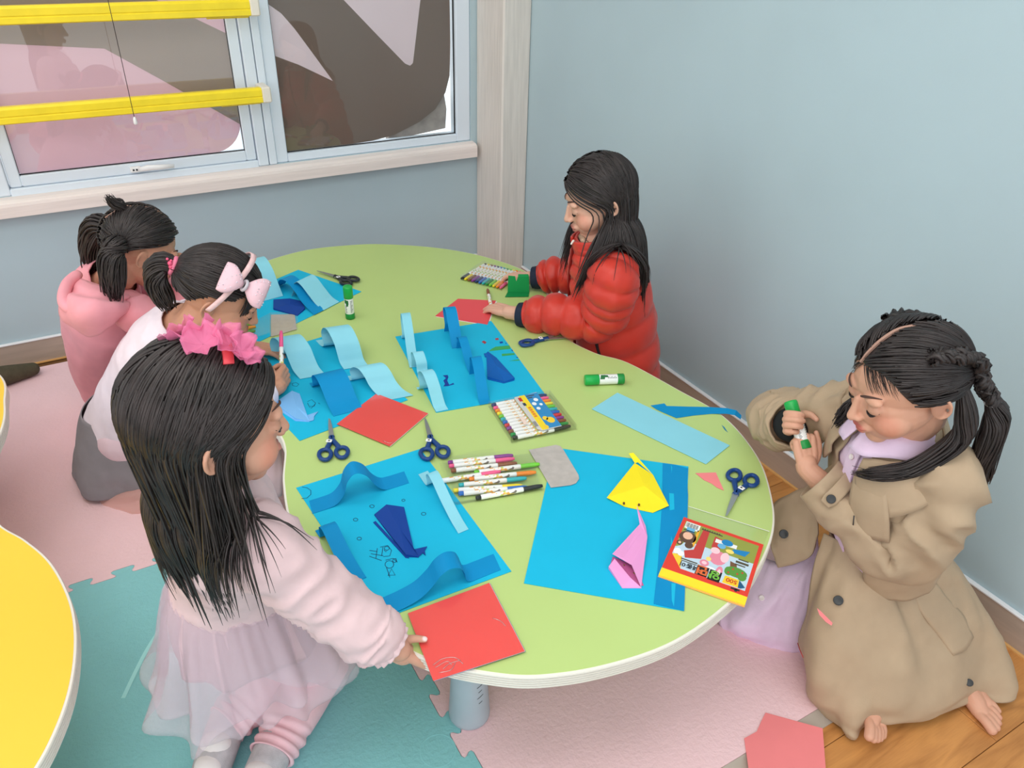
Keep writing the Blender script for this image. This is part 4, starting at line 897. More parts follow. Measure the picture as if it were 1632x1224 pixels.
ck('picture_bush', [blob(0.80, 0.58, 0.13, 0.075), blob(0.72, 0.60, 0.05, 0.06), blob(0.88, 0.62, 0.05, 0.06)], (92, 150, 62), 6)
ck('picture_trunk', [[(0.70, 0.44), (0.78, 0.46), (0.80, 0.53), (0.72, 0.53)]], (120, 84, 60), 5)
ck('picture_fruit', [blob(0.76, 0.55, 0.012, 0.014, 8), blob(0.82, 0.60, 0.012, 0.014, 8), blob(0.72, 0.62, 0.012, 0.014, 8), blob(0.87, 0.56, 0.012, 0.014, 8)], (200, 70, 50), 8)
ck('barcode_label', [bx(0.055, 0.055, 0.235, 0.165), bx(0.46, 0.17, 0.72, 0.23)], (240, 240, 236), 4)
ck('barcode', [bx(0.065 + k * 0.0125, 0.07, 0.065 + k * 0.0125 + (0.007 if k % 3 else 0.004), 0.14) for k in range(12)], (46, 46, 48), 6)
ck('small_print', [bx(0.06, 0.19, 0.20, 0.205), bx(0.26, 0.09, 0.52, 0.105), bx(0.78, 0.36, 0.90, 0.375), bx(0.76, 0.40, 0.91, 0.43), bx(0.76, 0.45, 0.88, 0.465), bx(0.16, 0.64, 0.36, 0.655), bx(0.17, 0.67, 0.36, 0.68), bx(0.54, 0.80, 0.66, 0.812)] + [blob(0.27 + k * 0.03, 0.085, 0.008, 0.01, 6) for k in range(8)], (84, 78, 62), 5)
ck('picture_cloud', [blob(0.09, 0.56, 0.045, 0.05), blob(0.05 + 0.09, 0.58, 0.04, 0.04), blob(0.52, 0.66, 0.06, 0.035)], (244, 246, 250), 3)
def fit_text(body, s, t, width, rgb, name, ext=0.0002, flip=True, bold=0.0):
    """lettering printed on the cover, upside down to the camera as the pack lies"""
    cu = bpy.data.curves.new(name, 'FONT'); cu.body = body; cu.size = 1.0; cu.align_x = 'CENTER'; cu.align_y = 'CENTER'; cu.extrude = 0.004; cu.offset = bold
    tmp = bpy.data.objects.new(name, cu); COL.objects.link(tmp)
    dg = bpy.context.evaluated_depsgraph_get(); me = bpy.data.meshes.new_from_object(tmp.evaluated_get(dg))
    bpy.data.objects.remove(tmp); bpy.data.curves.remove(cu)
    v = np.array([q.co[:] for q in me.vertices])
    if len(v) == 0: return None
    w_ = v[:, 0].max() - v[:, 0].min(); sc_ = width / w_
    o0 = np.array(kp(s, t)); dx = nrm(np.array(kp(s + 0.1, t)) - o0); dy = nrm(np.array(kp(s, t - 0.1)) - o0)
    if flip: dx, dy = -dx, -dy
    cx_, cy_ = (v[:, 0].max() + v[:, 0].min()) / 2, (v[:, 1].max() + v[:, 1].min()) / 2
    pos = [tuple(o0 + dx * (q[0] - cx_) * sc_ + dy * (q[1] - cy_) * sc_) + (cz + 0.0013 + q[2] * sc_,) for q in v]
    faces = [tuple(p_.vertices) for p_ in me.polygons]; bpy.data.meshes.remove(me)
    mb = MB(); mb.add(pos, faces)
    return mb.build(name, mat('text_' + '_'.join(str(int(x)) for x in rgb), rgb, 0.45), cov)
ck('badge', [[(0.70, 0.68), (0.86, 0.68), (0.87, 0.79), (0.69, 0.79)]], (250, 206, 50), 8)
ck('badge_fan', [[(0.865, 0.68), (0.945, 0.76), (0.90, 0.79), (0.87, 0.79)]], (40, 90, 130), 8)
fit_text('500', 0.785, 0.735, 0.019, (206, 58, 40), 'lettering', bold=0.02)
fit_text('색종이', 0.29, 0.73, 0.034, (30, 32, 36), 'lettering', bold=0.02)
ck('title_shadow', [bx(0.37, 0.655, 0.51, 0.80), bx(0.52, 0.66, 0.66, 0.815)], (36, 36, 34), 5)
fit_text('면', 0.44, 0.73, 0.0195, (226, 110, 60), 'lettering', bold=0.03)
fit_text('양', 0.585, 0.735, 0.0195, (120, 190, 70), 'lettering', bold=0.03)
ck('maker_print', [bx(0.80, 0.815, 0.90, 0.835), blob(0.86, 0.838, 0.018, 0.018, 8)], (50, 54, 60), 9)
q = [P(1097, 808, TZ)[:2], P(1226, 848, TZ)[:2], kp(1.0, 0.0), kp(0.0, 0.0)]
MB().prism(q, zb + 0.0005, zb + 0.0009).build('bag_flap', clear_film('pack_film', (255, 255, 255), 0.05, 0.1), ot)
MB().prism([q[0], q[1], (q[1][0] * 0.97 + q[2][0] * 0.03, q[1][1] * 0.97 + q[2][1] * 0.03), (q[0][0] * 0.97 + q[3][0] * 0.03, q[0][1] * 0.97 + q[3][1] * 0.03)], zb + 0.0009, zb + 0.0012).build('seal_strip', mat('seal_white', (238, 240, 226), 0.4), ot)
# ------------------------------------------------------------------ people: tools
def voxel(mb, size, smooth=3):
    """one continuous skin over all the volumes in the builder -> (verts, faces)"""
    me = bpy.data.meshes.new('tmp'); me.from_pydata(mb.v, [], mb.f); me.update()
    bm = bmesh.new(); bm.from_mesh(me); bmesh.ops.recalc_face_normals(bm, faces=bm.faces); bm.to_mesh(me); bm.free()
    ob = bpy.data.objects.new('tmp', me); COL.objects.link(ob)
    r = ob.modifiers.new('r', 'REMESH'); r.mode = 'VOXEL'; r.voxel_size = size; r.adaptivity = 0.0
    if smooth:
        s = ob.modifiers.new('s', 'SMOOTH'); s.factor = 0.5; s.iterations = smooth
    dg = bpy.context.evaluated_depsgraph_get(); ev = ob.evaluated_get(dg); m2 = ev.to_mesh()
    V = np.empty(len(m2.vertices) * 3); m2.vertices.foreach_get('co', V); V = V.reshape(-1, 3)
    F = [tuple(p.vertices) for p in m2.polygons]
    ev.to_mesh_clear(); bpy.data.objects.remove(ob); bpy.data.meshes.remove(me)
    return V, F
def body_mesh(parts, parent, skin, tints, m, name='body'):
    """join voxel pieces of one figure into one mesh and paint its own skin colours (lips, cheeks, nails)"""
    V = []; F = []; o = 0
    for v, f in parts:
        V.append(v); F += [tuple(i + o for i in q) for q in f]; o += len(v)
    V = np.concatenate(V); ob = np_mesh(name, V, F, m, parent)
    col = np.tile(np.array(lin(skin)), (len(V), 1))
    for c, r, rgb, k in tints:
        d = np.linalg.norm((V - np.asarray(c)) / np.asarray(r), axis=1); w = np.clip(1.25 - d, 0, 0.5)[:, None] * 2 * k
        col = col * (1 - w) + np.array(lin(rgb)) * w
    at = ob.data.color_attributes.new('tint', 'FLOAT_COLOR', 'POINT'); at.data.foreach_set('color', col.ravel())
    return ob
M_skin = mat('skin', (216, 160, 134), 0.5, 0.35, attr=True, bump=0.04, bscale=700)
M_skin.node_tree.nodes['Principled BSDF'].inputs['Subsurface Weight'].default_value = 0.08
M_skin.node_tree.nodes['Principled BSDF'].inputs['Subsurface Radius'].default_value = (0.012, 0.005, 0.003)
M_hair = mat('dark_hair', (50, 43, 42), 0.46, 0.45, vary=0.2, vscale=30, bump=0.15, bscale=900)
M_lash = mat('lash', (40, 30, 30), 0.6); M_brow = mat('brow', (84, 62, 56), 0.8)

class Head:
    def __init__(self, c, F, roll=0.0, s=1.0, up=(0, 0, 1)):
        self.c = np.asarray(c, float); self.F = nrm(F); R = nrm(np.cross(self.F, np.asarray(up, float))); U = np.cross(R, self.F)
        self.R = nrm(R * math.cos(roll) + U * math.sin(roll)); self.U = np.cross(self.R, self.F); self.s = s
        self.ax = np.array([self.R, self.F, self.U])
        self.hc = self.p(0, -0.012, 0.024); self.hr = A(0.0785, 0.093, 0.086) * s
    def p(self, r, f, u): return self.c + self.s * (r * self.R + f * self.F + u * self.U)
    def prims(self, neck_to=None, mouth=0.0):
        mb = MB(); s = self.s; ax = self.ax
        def e(r, f, u, a, b, c): mb.ell(self.p(r, f, u), A(a, b, c) * s, ax, 20, 14)
        e(0, -0.010, 0.024, 0.0725, 0.086, 0.079); e(0, 0.018, -0.022, 0.063, 0.066, 0.066); e(0, 0.034, -0.05, 0.046, 0.046, 0.046)
        for k in (-1, 1):
            e(k * 0.033, 0.043, -0.036, 0.031, 0.034, 0.030); e(k * 0.029, 0.068, 0.019, 0.022, 0.012, 0.010)
            e(k * 0.030, 0.0685, -0.001, 0.0150, 0.0115, 0.0115); e(k * 0.0085, 0.0885, -0.0275, 0.0068, 0.0075, 0.0058)
            e(k * 0.072, -0.013, -0.012, 0.0060, 0.0125, 0.0215); e(k * 0.0755, -0.019, -0.002, 0.0040, 0.010, 0.0135)
            mb.tube([self.p(k * (0.0745 + 0.0075 * math.sin(t)), -0.014 - 0.0135 * math.sin(t), -0.010 + 0.0210 * math.cos(t)) for t in np.linspace(-0.6, 3.4, 14)], 0.0033 * s, 8)
        e(0, 0.058, -0.083, 0.021, 0.019, 0.016)
        mb.limb([self.p(0, 0.080, 0.006), self.p(0, 0.088, -0.010), self.p(0, 0.0955, -0.0245)], [0.0062 * s, 0.0068 * s, 0.0088 * s], 12)
        e(0, 0.076, -0.052, 0.022, 0.013, 0.012)
        e(-0.006, 0.0862, -0.0500, 0.0115, 0.0062, 0.0046); e(0.006, 0.0862, -0.0500, 0.0115, 0.0062, 0.0046); e(0, 0.0845, -0.0595, 0.0135, 0.0068, 0.0052)
        nk = [self.p(0, -0.018, -0.045), self.p(0, -0.024, -0.085)]
        mb.limb(nk + [np.asarray(neck_to if neck_to is not None else self.p(0, -0.03, -0.15))], [0.041 * s, 0.038 * s, 0.046 * s], 16)
        return mb
    def tints(self, lip=(188, 96, 92), cheek=(222, 134, 112), brown=(150, 100, 82)):
        s = self.s
        t = [(self.p(k * 0.006, 0.089, -0.0505), A(0.016, 0.012, 0.0055) * s, lip, 0.85) for k in (-1, 1)] + [(self.p(0, 0.088, -0.060), A(0.0155, 0.012, 0.0058) * s, lip, 0.85)]
        t += [(self.p(k * 0.042, 0.062, -0.034), 0.026 * s, cheek, 0.45) for k in (-1, 1)] + [(self.p(k * 0.030, 0.082, 0.002), A(0.017, 0.02, 0.010) * s, brown, 0.22) for k in (-1, 1)]
        t += [(self.p(k * 0.080, -0.012, -0.012), A(0.016, 0.013, 0.015) * s, brown, 0.4) for k in (-1, 1)]
        return t
    def details(self, parent, side=(-1, 1), down=True):
        """lashes over lowered eyes (with the dark of the eye below them) and brows"""
        for k in side:
            mb = MB(); pts = []
            for t in np.linspace(-1, 1, 11):
                r = 0.030 + 0.0145 * t * k * k; u = -0.0075 + 0.0042 * t * t + 0.0012 * t
                f = 0.0805 - 0.0075 * t * t - 0.004 * max(t, 0); pts.append(self.p(k * r, f, u))
            w = [0.0004, 0.0010, 0.0013, 0.0015, 0.0016, 0.0016, 0.0016, 0.0016, 0.0014, 0.0012, 0.0005]
            mb.tube(pts, np.array(w) * self.s, 6); mb.build('eyelash', M_lash, parent)
            mb = MB()
            a = [self.p(k * (0.030 + 0.010 * t), 0.0795 - 0.005 * t * t, -0.0095 + 0.003 * t * t) for t in np.linspace(-1, 1, 7)]
            b = [self.p(k * (0.030 + 0.010 * t), 0.0785 - 0.005 * t * t, -0.0125 + 0.005 * t * t) for t in np.linspace(-1, 1, 7)]
            mb.tube([(x + y) / 2 for x, y in zip(a, b)], np.array([0.0006, 0.0014, 0.0018, 0.002, 0.0018, 0.0014, 0.0006]) * self.s, 6); mb.build('eye', mat('eye_dark', (52, 36, 34), 0.25, 0.6), parent)
            mb = MB()
            mb.tube([self.p(k * (0.014 + 0.032 * t), 0.0815 - 0.020 * t * t, 0.0225 + 0.007 * math.sin(t * 2.4)) for t in np.linspace(0, 1, 8)], np.array([0.0012, 0.0022, 0.0025, 0.0024, 0.0022, 0.0018, 0.0013, 0.0006]) * self.s, 6, flat=0.45)
            mb.build('eyebrow', M_brow, parent)
    def q(self, az, el, k=1.0):
        """point on the hair shell: az from the front towards the person's right, el up (radians)"""
        l = np.stack([np.sin(az) * np.cos(el), np.cos(az) * np.cos(el), np.sin(el)], -1) * self.hr * np.asarray(k)[..., None]
        return self.hc + l @ self.ax

def scalp(h, n, front_el=0.62, temple_el=0.05, ear_el=-0.05, nape=-0.62):
    """random root points (az, el) inside the hairline"""
    az = RNG.uniform(-PI, PI, n * 4); el = np.arcsin(RNG.uniform(-0.7, 1, n * 4)); a = np.abs(az)
    lim = np.interp(a, [0, 0.55, 0.85, 1.15, 1.5, 1.75, 2.1, PI], [front_el, front_el * 0.95, front_el * 0.6, temple_el + 0.1, temple_el, ear_el, nape * 0.8, nape])
    k = el > lim
    return az[k][:n], el[k][:n]
def hair_cap(h, mbk=0.965, front_el=0.62, temple_el=0.05, ear_el=-0.05, nape=-0.62, n=72, m=20):
    """dark under-layer that follows the hairline"""
    az = np.linspace(-PI, PI, n, endpoint=False); a = np.abs(az)
    lim = np.interp(a, [0, 0.55, 0.85, 1.15, 1.5, 1.75, 2.1, PI], [front_el, front_el * 0.95, front_el * 0.6, temple_el + 0.1, temple_el, ear_el, nape * 0.8, nape])
    rows = [h.q(az, lim + (PI / 2 * 0.999 - lim) * t, np.full(n, mbk - 0.02 * (t < 0.02))) for t in np.linspace(0, 1, m)]
    V = np.concatenate(rows); F = [(i * n + j, i * n + (j + 1) % n, (i + 1) * n + (j + 1) % n, (i + 1) * n + j) for i in range(m - 1) for j in range(n)]
    return V, F
def strands(paths, rad, sides=5, flat=0.5):
    """paths N x S x 3 and radii N x S -> verts, quads"""
    N_, S_, _ = paths.shape; T = np.gradient(paths, axis=1); T /= np.linalg.norm(T, axis=2)[..., None] + 1e-9
    ref = RNG.normal(size=(N_, 1, 3)); u = ref - T * (T * ref).sum(-1, keepdims=True); u /= np.linalg.norm(u, axis=2)[..., None] + 1e-9; w = np.cross(T, u)
    ang = np.linspace(0, 2 * PI, sides, endpoint=False)
    ring = paths[:, :, None, :] + rad[:, :, None, None] * (np.cos(ang)[None, None, :, None] * u[:, :, None, :] + flat * np.sin(ang)[None, None, :, None] * w[:, :, None, :])
    V = ring.reshape(-1, 3); idx = np.arange(N_ * S_ * sides).reshape(N_, S_, sides)
    a = idx[:, :-1, :]; b = np.roll(a, -1, 2); c = idx[:, 1:, :]; d = np.roll(c, -1, 2)
    return V, np.stack([a, b, d, c], -1).reshape(-1, 4)
def hair_obj(chunks, parent, name='hair', m=None):
    V = []; F = []; o = 0
    for v, f in chunks: V.append(v); F += [tuple(int(x) + o for x in q) for q in f]; o += len(v)
    ob = np_mesh(name, np.concatenate(V), F, m or M_hair, parent); return ob
def fall(h, az, el, steps, ds, comb, cols, inertia=0.5, grav=0.8, jitter=0.03, layer=(1.0, 1.06), ends=0.7, hug=0.25, axis=None, cw=1.0, off_u=-0.10):
    """strands combed over the scalp, then hanging; they hug the neck and are kept outside head and body"""
    n = len(az); lay_ = RNG.uniform(*layer, n); p = h.q(az, el, lay_); c0 = comb(p, az, el); d = c0 / (np.linalg.norm(c0, axis=1)[:, None] + 1e-9)
    nd = RNG.normal(scale=jitter, size=(n, 3)); out = [p.copy()]; length = RNG.uniform(ends, 1.0, n); ax = h.hc if axis is None else np.asarray(axis, float)
    for k in range(steps):
        lu = ((p - h.hc) @ h.U) / h.hr[2]; on = np.clip((lu - off_u + 0.35) / 0.35, 0, 1)[:, None]
        inw = (ax - p) * A(1, 1, 0); inw = inw / (np.linalg.norm(inw, axis=1)[:, None] + 0.03)
        ll = (p - h.hc) @ h.ax.T / h.hr; rr_ = np.linalg.norm(ll, axis=1); on = on * np.clip((lay_ * 1.10 - rr_) / 0.05, 0, 1)[:, None]
        nn_ = (ll / h.hr) @ h.ax; nn_ /= np.linalg.norm(nn_, axis=1)[:, None] + 1e-9
        cd = comb(p, az, el); cd = cd - nn_ * (cd * nn_).sum(1, keepdims=True) - 0.25 * nn_
        v = inertia * d + on * cw * cd + (1 - 0.75 * on) * grav * A(0, 0, -1) + (1 - on) * hug * inw + nd
        v /= np.linalg.norm(v, axis=1)[:, None] + 1e-9
        q = p + v * (ds * length)[:, None]
        l = (q - h.hc) @ h.ax.T / h.hr / lay_[:, None]; r = np.linalg.norm(l, axis=1); ins = r < 1
        q[ins] = h.hc + (l[ins] / r[ins][:, None] * h.hr * lay_[ins][:, None]) @ h.ax
        for a, b, rad in cols:
            a, b = np.asarray(a), np.asarray(b); ab = b - a; t = np.clip(((q - a) @ ab) / (ab @ ab), 0, 1); c = a + t[:, None] * ab
            dv = q - c; dd = np.linalg.norm(dv, axis=1); rr = rad + 0.02 * (lay_ - layer[0]) / (layer[1] - layer[0]) ; i2 = dd < rr
            q[i2] = c[i2] + dv[i2] / (dd[i2][:, None] + 1e-9) * rr[i2][:, None]
        d = (q - p); d /= np.linalg.norm(d, axis=1)[:, None] + 1e-9; p = q; out.append(p.copy())
    return np.stack(out, 1)
def gather(h, az, el, goal, steps=12, layer=(0.995, 1.04), lift=0.0):
    """strands combed over the scalp to one point (az, el) or point per strand"""
    u0 = np.stack([np.sin(az) * np.cos(el), np.cos(az) * np.cos(el), np.sin(el)], -1)
    ga, ge = np.broadcast_to(goal[0], az.shape), np.broadcast_to(goal[1], az.shape)
    u1 = np.stack([np.sin(ga) * np.cos(ge), np.cos(ga) * np.cos(ge), np.sin(ge)], -1) + RNG.normal(scale=0.05, size=u0.shape)
    u1 /= np.linalg.norm(u1, axis=1)[:, None]
    om = np.arccos(np.clip((u0 * u1).sum(1), -0.999, 0.999)); lay_ = RNG.uniform(*layer, len(az)); out = []
    for t in np.linspace(0, 1, steps):
        a = np.sin((1 - t) * om) / np.sin(om); b = np.sin(t * om) / np.sin(om)
        u = a[:, None] * u0 + b[:, None] * u1
        out.append(h.hc + (u * h.hr * (lay_ + lift * math.sin(PI * t))[:, None]) @ h.ax)
    return np.stack(out, 1)
def tail(path, n, r0, steps, spread, rad=0.003, jitter=0.004, r_end=0.3, curl=0.0):
    """a tied tail of hair along a path; r0 its radius near the tie"""
    c = resample(crom(path, 8), steps); ts = np.linspace(0, 1, steps); prof = r0 * np.interp(ts, [0, 0.12, 0.4, 0.8, 1], [0.55, 1.0, 1.15, 0.95, r_end]) * spread
    T = np.gradient(c, axis=0); T /= np.linalg.norm(T, axis=1)[:, None]; u = np.cross(T, nrm(A(0.3, 0.5, 0.81))); u /= np.linalg.norm(u, axis=1)[:, None]; w = np.cross(T, u)
    a = RNG.uniform(0, 2 * PI, n); q = np.sqrt(RNG.uniform(0, 1, n)); ph = RNG.uniform(0, 6, n); tw = RNG.normal(scale=0.25, size=n)
    ang = a[:, None] + tw[:, None] * ts[None] + curl * ts[None]
    P_ = c[None] + (prof[None] * q[:, None])[..., None] * (np.cos(ang)[..., None] * u[None] + np.sin(ang)[..., None] * w[None])
    P_ += jitter * ts[None, :, None] * np.sin(ph[:, None] + 5 * ts[None])[..., None] * RNG.normal(size=(n, 1, 3))
    ln = RNG.uniform(0.82, 1.0, n); idx = np.arange(n)
    out = np.stack([np.stack([np.interp(ts * ln[i], ts, P_[i, :, k]) for k in range(3)], -1) for i in idx])
    return out, np.tile(rad * np.interp(ts, [0, 0.7, 1], [1, 0.9, 0.25]), (n, 1))
def taper(n, s, r, end=0.15): return np.tile(r * np.interp(np.linspace(0, 1, s), [0, 0.08, 0.75, 1], [0.7, 1, 0.85, end]), (n, 1)) * RNG.uniform(0.7, 1.25, (n, 1))

# hands: d along the fingers, n out of the palm, right hand or not
def hand(wrist, d, n, right, curls, s=0.122, thumb=None, spread=(0.06, 0.0, -0.05, -0.12), fore=None, thumb_w=None):
    mb = MB(); d = nrm(d); n = nrm(np.asarray(n, float) - d * (np.asarray(n, float) @ d)); t = np.cross(d, n) if right else np.cross(n, d)
    w = np.asarray(wrist, float)
    def L_(x, y, z): return w + s * (x * t + y * d - z * n)
    bases = [(0.155, 0.54), (0.052, 0.57), (-0.052, 0.545), (-0.145, 0.485)]; lens = [0.40, 0.45, 0.415, 0.325]
    tips = []
    for (bxx, by), ln, cu, sp in zip(bases, lens, curls, spread):
        pts = [(bxx * 0.75, by - 0.26, 0.0), (bxx, by, 0.01)]; ang = 0.0; x, y, z = bxx, by, 0.01
        for seg, a in zip((0.46, 0.30, 0.24), cu):
            ang += a; x += math.sin(sp) * math.cos(ang) * ln * seg; y += math.cos(sp) * math.cos(ang) * ln * seg; z -= math.sin(ang) * ln * seg; pts.append((x, y, z))
        k = 0.92 if bxx < -0.1 else 1.0
        mb.limb([L_(*p) for p in pts], np.array([0.062, 0.060, 0.054, 0.049, 0.040]) * s * k, 10, 4); tips.append(L_(*pts[-1]))
        mb.limb([L_(bxx * 0.5, 0.02, 0.0), L_(bxx * 0.85, 0.28, 0.0), L_(bxx, by - 0.02, 0.0)], np.array([0.085, 0.088, 0.066]) * s, 10, 4)
    mb.ell(L_(0.0, 0.28, -0.015), A(0.20, 0.24, 0.085) * s, np.array([t, d, n]), 14, 10)
    th = thumb or [(0.08, 0.06, -0.03), (0.20, 0.24, -0.07), (0.27, 0.40, -0.10), (0.29, 0.53, -0.12)]
    thw = [L_(*p) for p in th] if thumb_w is None else [np.asarray(p, float) for p in thumb_w]
    mb.limb(thw, np.array([0.085, 0.076, 0.060, 0.046]) * s, 10, 4); tips.append(thw[-1])
    f = w - d * 0.05 if fore is None else np.asarray(fore, float)
    mb.limb([f, w, L_(0, 0.1, 0)], [0.022, 0.0195, 0.019], 14)
    return mb, tips
CURL_FIST = [(1.25, 1.45, 0.9)] * 4; CURL_RELAX = [(0.25, 0.4, 0.25), (0.3, 0.45, 0.3), (0.35, 0.5, 0.3), (0.4, 0.5, 0.3)]

# garments
def fold(th, t, seed, k=3.0, rows=5.0): return nz(math.cos(th) * k + seed * 3.1, math.sin(th) * k - seed * 1.7, t * rows + seed)
def garment(name, st, m, parent, per=10, na=64, wr=None, span=None, thick=0.003, power=2.25, wz=None):
    """cloth round a body: st = [(centre, right, front, half width, depth front, depth back)] from one end to the other.
    span = (a0, a1): only that range of angles (0 = front, + = person's right) -> an open garment"""
    rows = crom([np.r_[c, r, f, a, bf, bb] for c, r, f, a, bf, bb in st], per); n = len(rows)
    full = span is None
    if callable(span): spans = [span(i / (n - 1)) for i in range(n)]
    else: spans = [span or (0, 2 * PI)] * n
    rings = []
    for i, q in enumerate(rows):
        c, R, F, a, bf, bb = q[:3], nrm(q[3:6]), nrm(q[6:9]), q[9], q[10], q[11]; t = i / (n - 1)
        ths = np.linspace(spans[i][0], spans[i][1], na, endpoint=not full); o = []; inn = []
        for th in ths:
            s_, c_ = math.sin(th), math.cos(th); b = bf if c_ > 0 else bb
            rr = (abs(s_ / a) ** power + abs(c_ / b) ** power) ** (-1 / power)
            w = wr(th, t) if wr else 0.0
            if wz: c = q[:3] + A(0, 0, wz(th, t))
            o.append(c + (rr + w) * (s_ * R + c_ * F)); inn.append(c + (rr + w - thick) * (s_ * R + c_ * F))
        rings.append((o, inn))
    mb = MB()
    if full:
        prof = [rings[0][1]] + [r[0] for r in rings] + [rings[-1][1]] + [r[1] for r in rings[::-1][1:]]
        mb.loft(prof, True, False)
    else:
        mb.loft([r[0] + r[1][::-1] for r in rings], True, True)
    return mb.build(name, m, parent)
def sleeve(name, pts, radii, m, parent, wr=None, per=12, n=30, thick=0.003, depth=0.02, up=None, flat=1.0):
    q = crom(np.c_[np.asarray(pts, float), np.asarray(radii, float)], per); p, r = q[:, :3], q[:, 3]; k = len(p)
    T = np.gradient(p, axis=0); T /= np.linalg.norm(T, axis=1)[:, None]; u = nrm(np.cross(T[0], A(0.1, 0.2, 1))) if up is None else nrm(up); rings = []
    for i in range(k):
        u = nrm(u - T[i] * (u @ T[i])); w = np.cross(T[i], u); t = i / (k - 1)
        rings.append([p[i] + (r[i] + (wr(a, t) if wr else 0)) * (math.cos(a) * u * flat + math.sin(a) * w) for a in np.linspace(0, 2 * PI, n, endpoint=False)])
    end = np.array(rings[-1]); c = p[-1]
    for f_, dd in ((0.97, 0.001), ((r[-1] - thick) / r[-1] * 0.96, 0.0), (0.8, -depth)):
        rings.append([c + (x - c) * f_ + T[-1] * dd for x in end])
    mb = MB().loft(rings, True, False)
    return mb.build(name, m, parent)
def patch(name, grid, m, parent, pu=6, pv=6, wr=None, thick=0.003):
    """cloth surface through a grid of points, with thickness; wr(u, v) lifts it along its normal"""
    g_ = np.array(grid, float); rows = np.array([crom(r, pu) for r in g_]); cols = np.array([crom(rows[:, j], pv) for j in range(rows.shape[1])])
    S = np.transpose(cols, (1, 0, 2)); du = np.gradient(S, axis=1); dv = np.gradient(S, axis=0); Nn = np.cross(du, dv); Nn /= np.linalg.norm(Nn, axis=2)[..., None] + 1e-9
    view = CAMP - S.reshape(-1, 3).mean(0)
    if (Nn.reshape(-1, 3) @ view).mean() < 0: Nn = -Nn
    a, b, _ = S.shape
    if wr: S = S + Nn * np.array([[wr(j / (b - 1), i / (a - 1)) for j in range(b)] for i in range(a)])[..., None]
    S[..., 2] = np.maximum(S[..., 2], 0.004)
    I = S - Nn * thick; I[..., 2] = np.maximum(I[..., 2], 0.001)
    mb = MB().loft([list(S[i]) + list(I[i][::-1]) for i in range(a)], True, True)
    return mb.build(name, m, parent)
def button(parent, p, n, r, m, name='button'):
    n = nrm(n); mb = MB(); u = nrm(np.cross(n, A(0.3, 0.2, 0.9))); w = np.cross(n, u)
    rings = [[np.asarray(p) + n * h + rr * (math.cos(a) * u + math.sin(a) * w) for a in np.linspace(0, 2 * PI, 16, endpoint=False)] for rr, h in ((r * 0.98, -0.001), (r, 0.0012), (r * 0.88, 0.0022), (r * 0.7, 0.0014), (r * 0.05, 0.0014))]
    return mb.loft(rings, True, True).build(name, m, parent)
def person(loc, label): return thing('person', loc, label, 'person')

def parting(h, azel, parent, w=0.0022, k=1.0, m=None):
    """the pale line of scalp where the hair is parted"""
    q = crom([h.q(np.array(a), np.array(e), np.array(k)) for a, e in azel], 8); T = np.gradient(q, axis=0); rings = []
    for i in range(len(q)):
        n = nrm(q[i] - h.hc); s_ = nrm(np.cross(T[i], n)) * w * (0.4 + 0.6 * math.sin(PI * (i + 0.5) / len(q)))
        rings.append([q[i] - s_ - n * 0.004, q[i] - s_, q[i] + s_, q[i] + s_ - n * 0.004])
    return MB().loft(rings, True, True, 0, False).build('parting', m or mat('scalp', (178, 140, 124), 0.7), parent)

def surf(grid, u, v, wr=None, lift=0.0):
    """a point on the cloth patch of a grid (u along a row, v down the rows)"""
    def at(u_, v_):
        rows = [crom(r, 10) for r in np.array(grid, float)]; col = crom([r[min(len(r) - 1, int(round(u_ * (len(r) - 1))))] for r in rows], 10)
        return col[min(len(col) - 1, int(round(v_ * (len(col) - 1))))]
    p = at(u, v); n = np.cross(at(min(1, u + .04), v) - at(max(0, u - .04), v), at(u, min(1, v + .04)) - at(u, max(0, v - .04))); n = nrm(n); n = n if n @ (CAMP - p) > 0 else -n
    return p + n * ((wr(u, v) if wr else 0) + lift), n
# ------------------------------------------------------------------ people
SK = (214, 158, 132)
def rest(limbs, size=0.008):
    mb = MB()
    for pts, r in limbs: mb.limb(pts, r, 14, 4)
    return voxel(mb, size, 3)
def station(c, R, F, a, bf, bb): return (np.asarray(c, float), np.asarray(R, float), np.asarray(F, float), a, bf, bb)
def spine(cs, R, widths, lean=True):
    """stations along a curved spine, facing S x R"""
    cs = [np.asarray(c, float) for c in cs]; T = np.gradient(np.array(cs), axis=0); out = []
    for c, t, (a, bf, bb) in zip(cs, T, widths):
        t = nrm(t) if lean else A(0, 0, 1); F = nrm(np.cross(t, R)); out.append((c, np.cross(F, t), F, a, bf, bb))
    return out

# ===== girl in the red quilted jacket (far side of the table, before the plain wall)
F4 = nrm((-0.88, 0.42, 0)); R4 = np.cross(F4, A(0, 0, 1))
g4 = person((1.27, 1.55, 0.02), 'girl with long loose black hair in a red quilted jacket, kneeling by the plain wall')
h4 = Head((1.165, 1.562, 0.770), (-0.84, 0.34, -0.36), s=0.98)
n4 = A(1.172, 1.552, 0.655)
shL, elL, wrL = A(1.135, 1.432, 0.605), A(1.135, 1.492, 0.462), A(0.998, 1.664, 0.428)
shR, elR, wrR = A(1.235, 1.66, 0.605), A(1.262, 1.74, 0.47), P(848, 443, 0.436)
M_navyc = mat('navy_cuff', (36, 44, 62), 0.7, 0.2)
kL, kR = A(1.02, 1.57, 0.075), A(1.08, 1.72, 0.075)
hl, tl = hand(wrL + A(-0.012, 0.02, 0), P(768, 484, 0.41) - wrL, (0.1, 0.1, -1), False, [(0.35, 0.45, 0.2), (0.25, 0.35, 0.2), (0.2, 0.3, 0.2), (0.2, 0.3, 0.2)], s=0.118, thumb=[(0.08, 0.06, -0.03), (0.18, 0.26, -0.10), (0.20, 0.44, -0.14), (0.16, 0.58, -0.16)], fore=wrL + A(0.04, -0.05, 0.01))
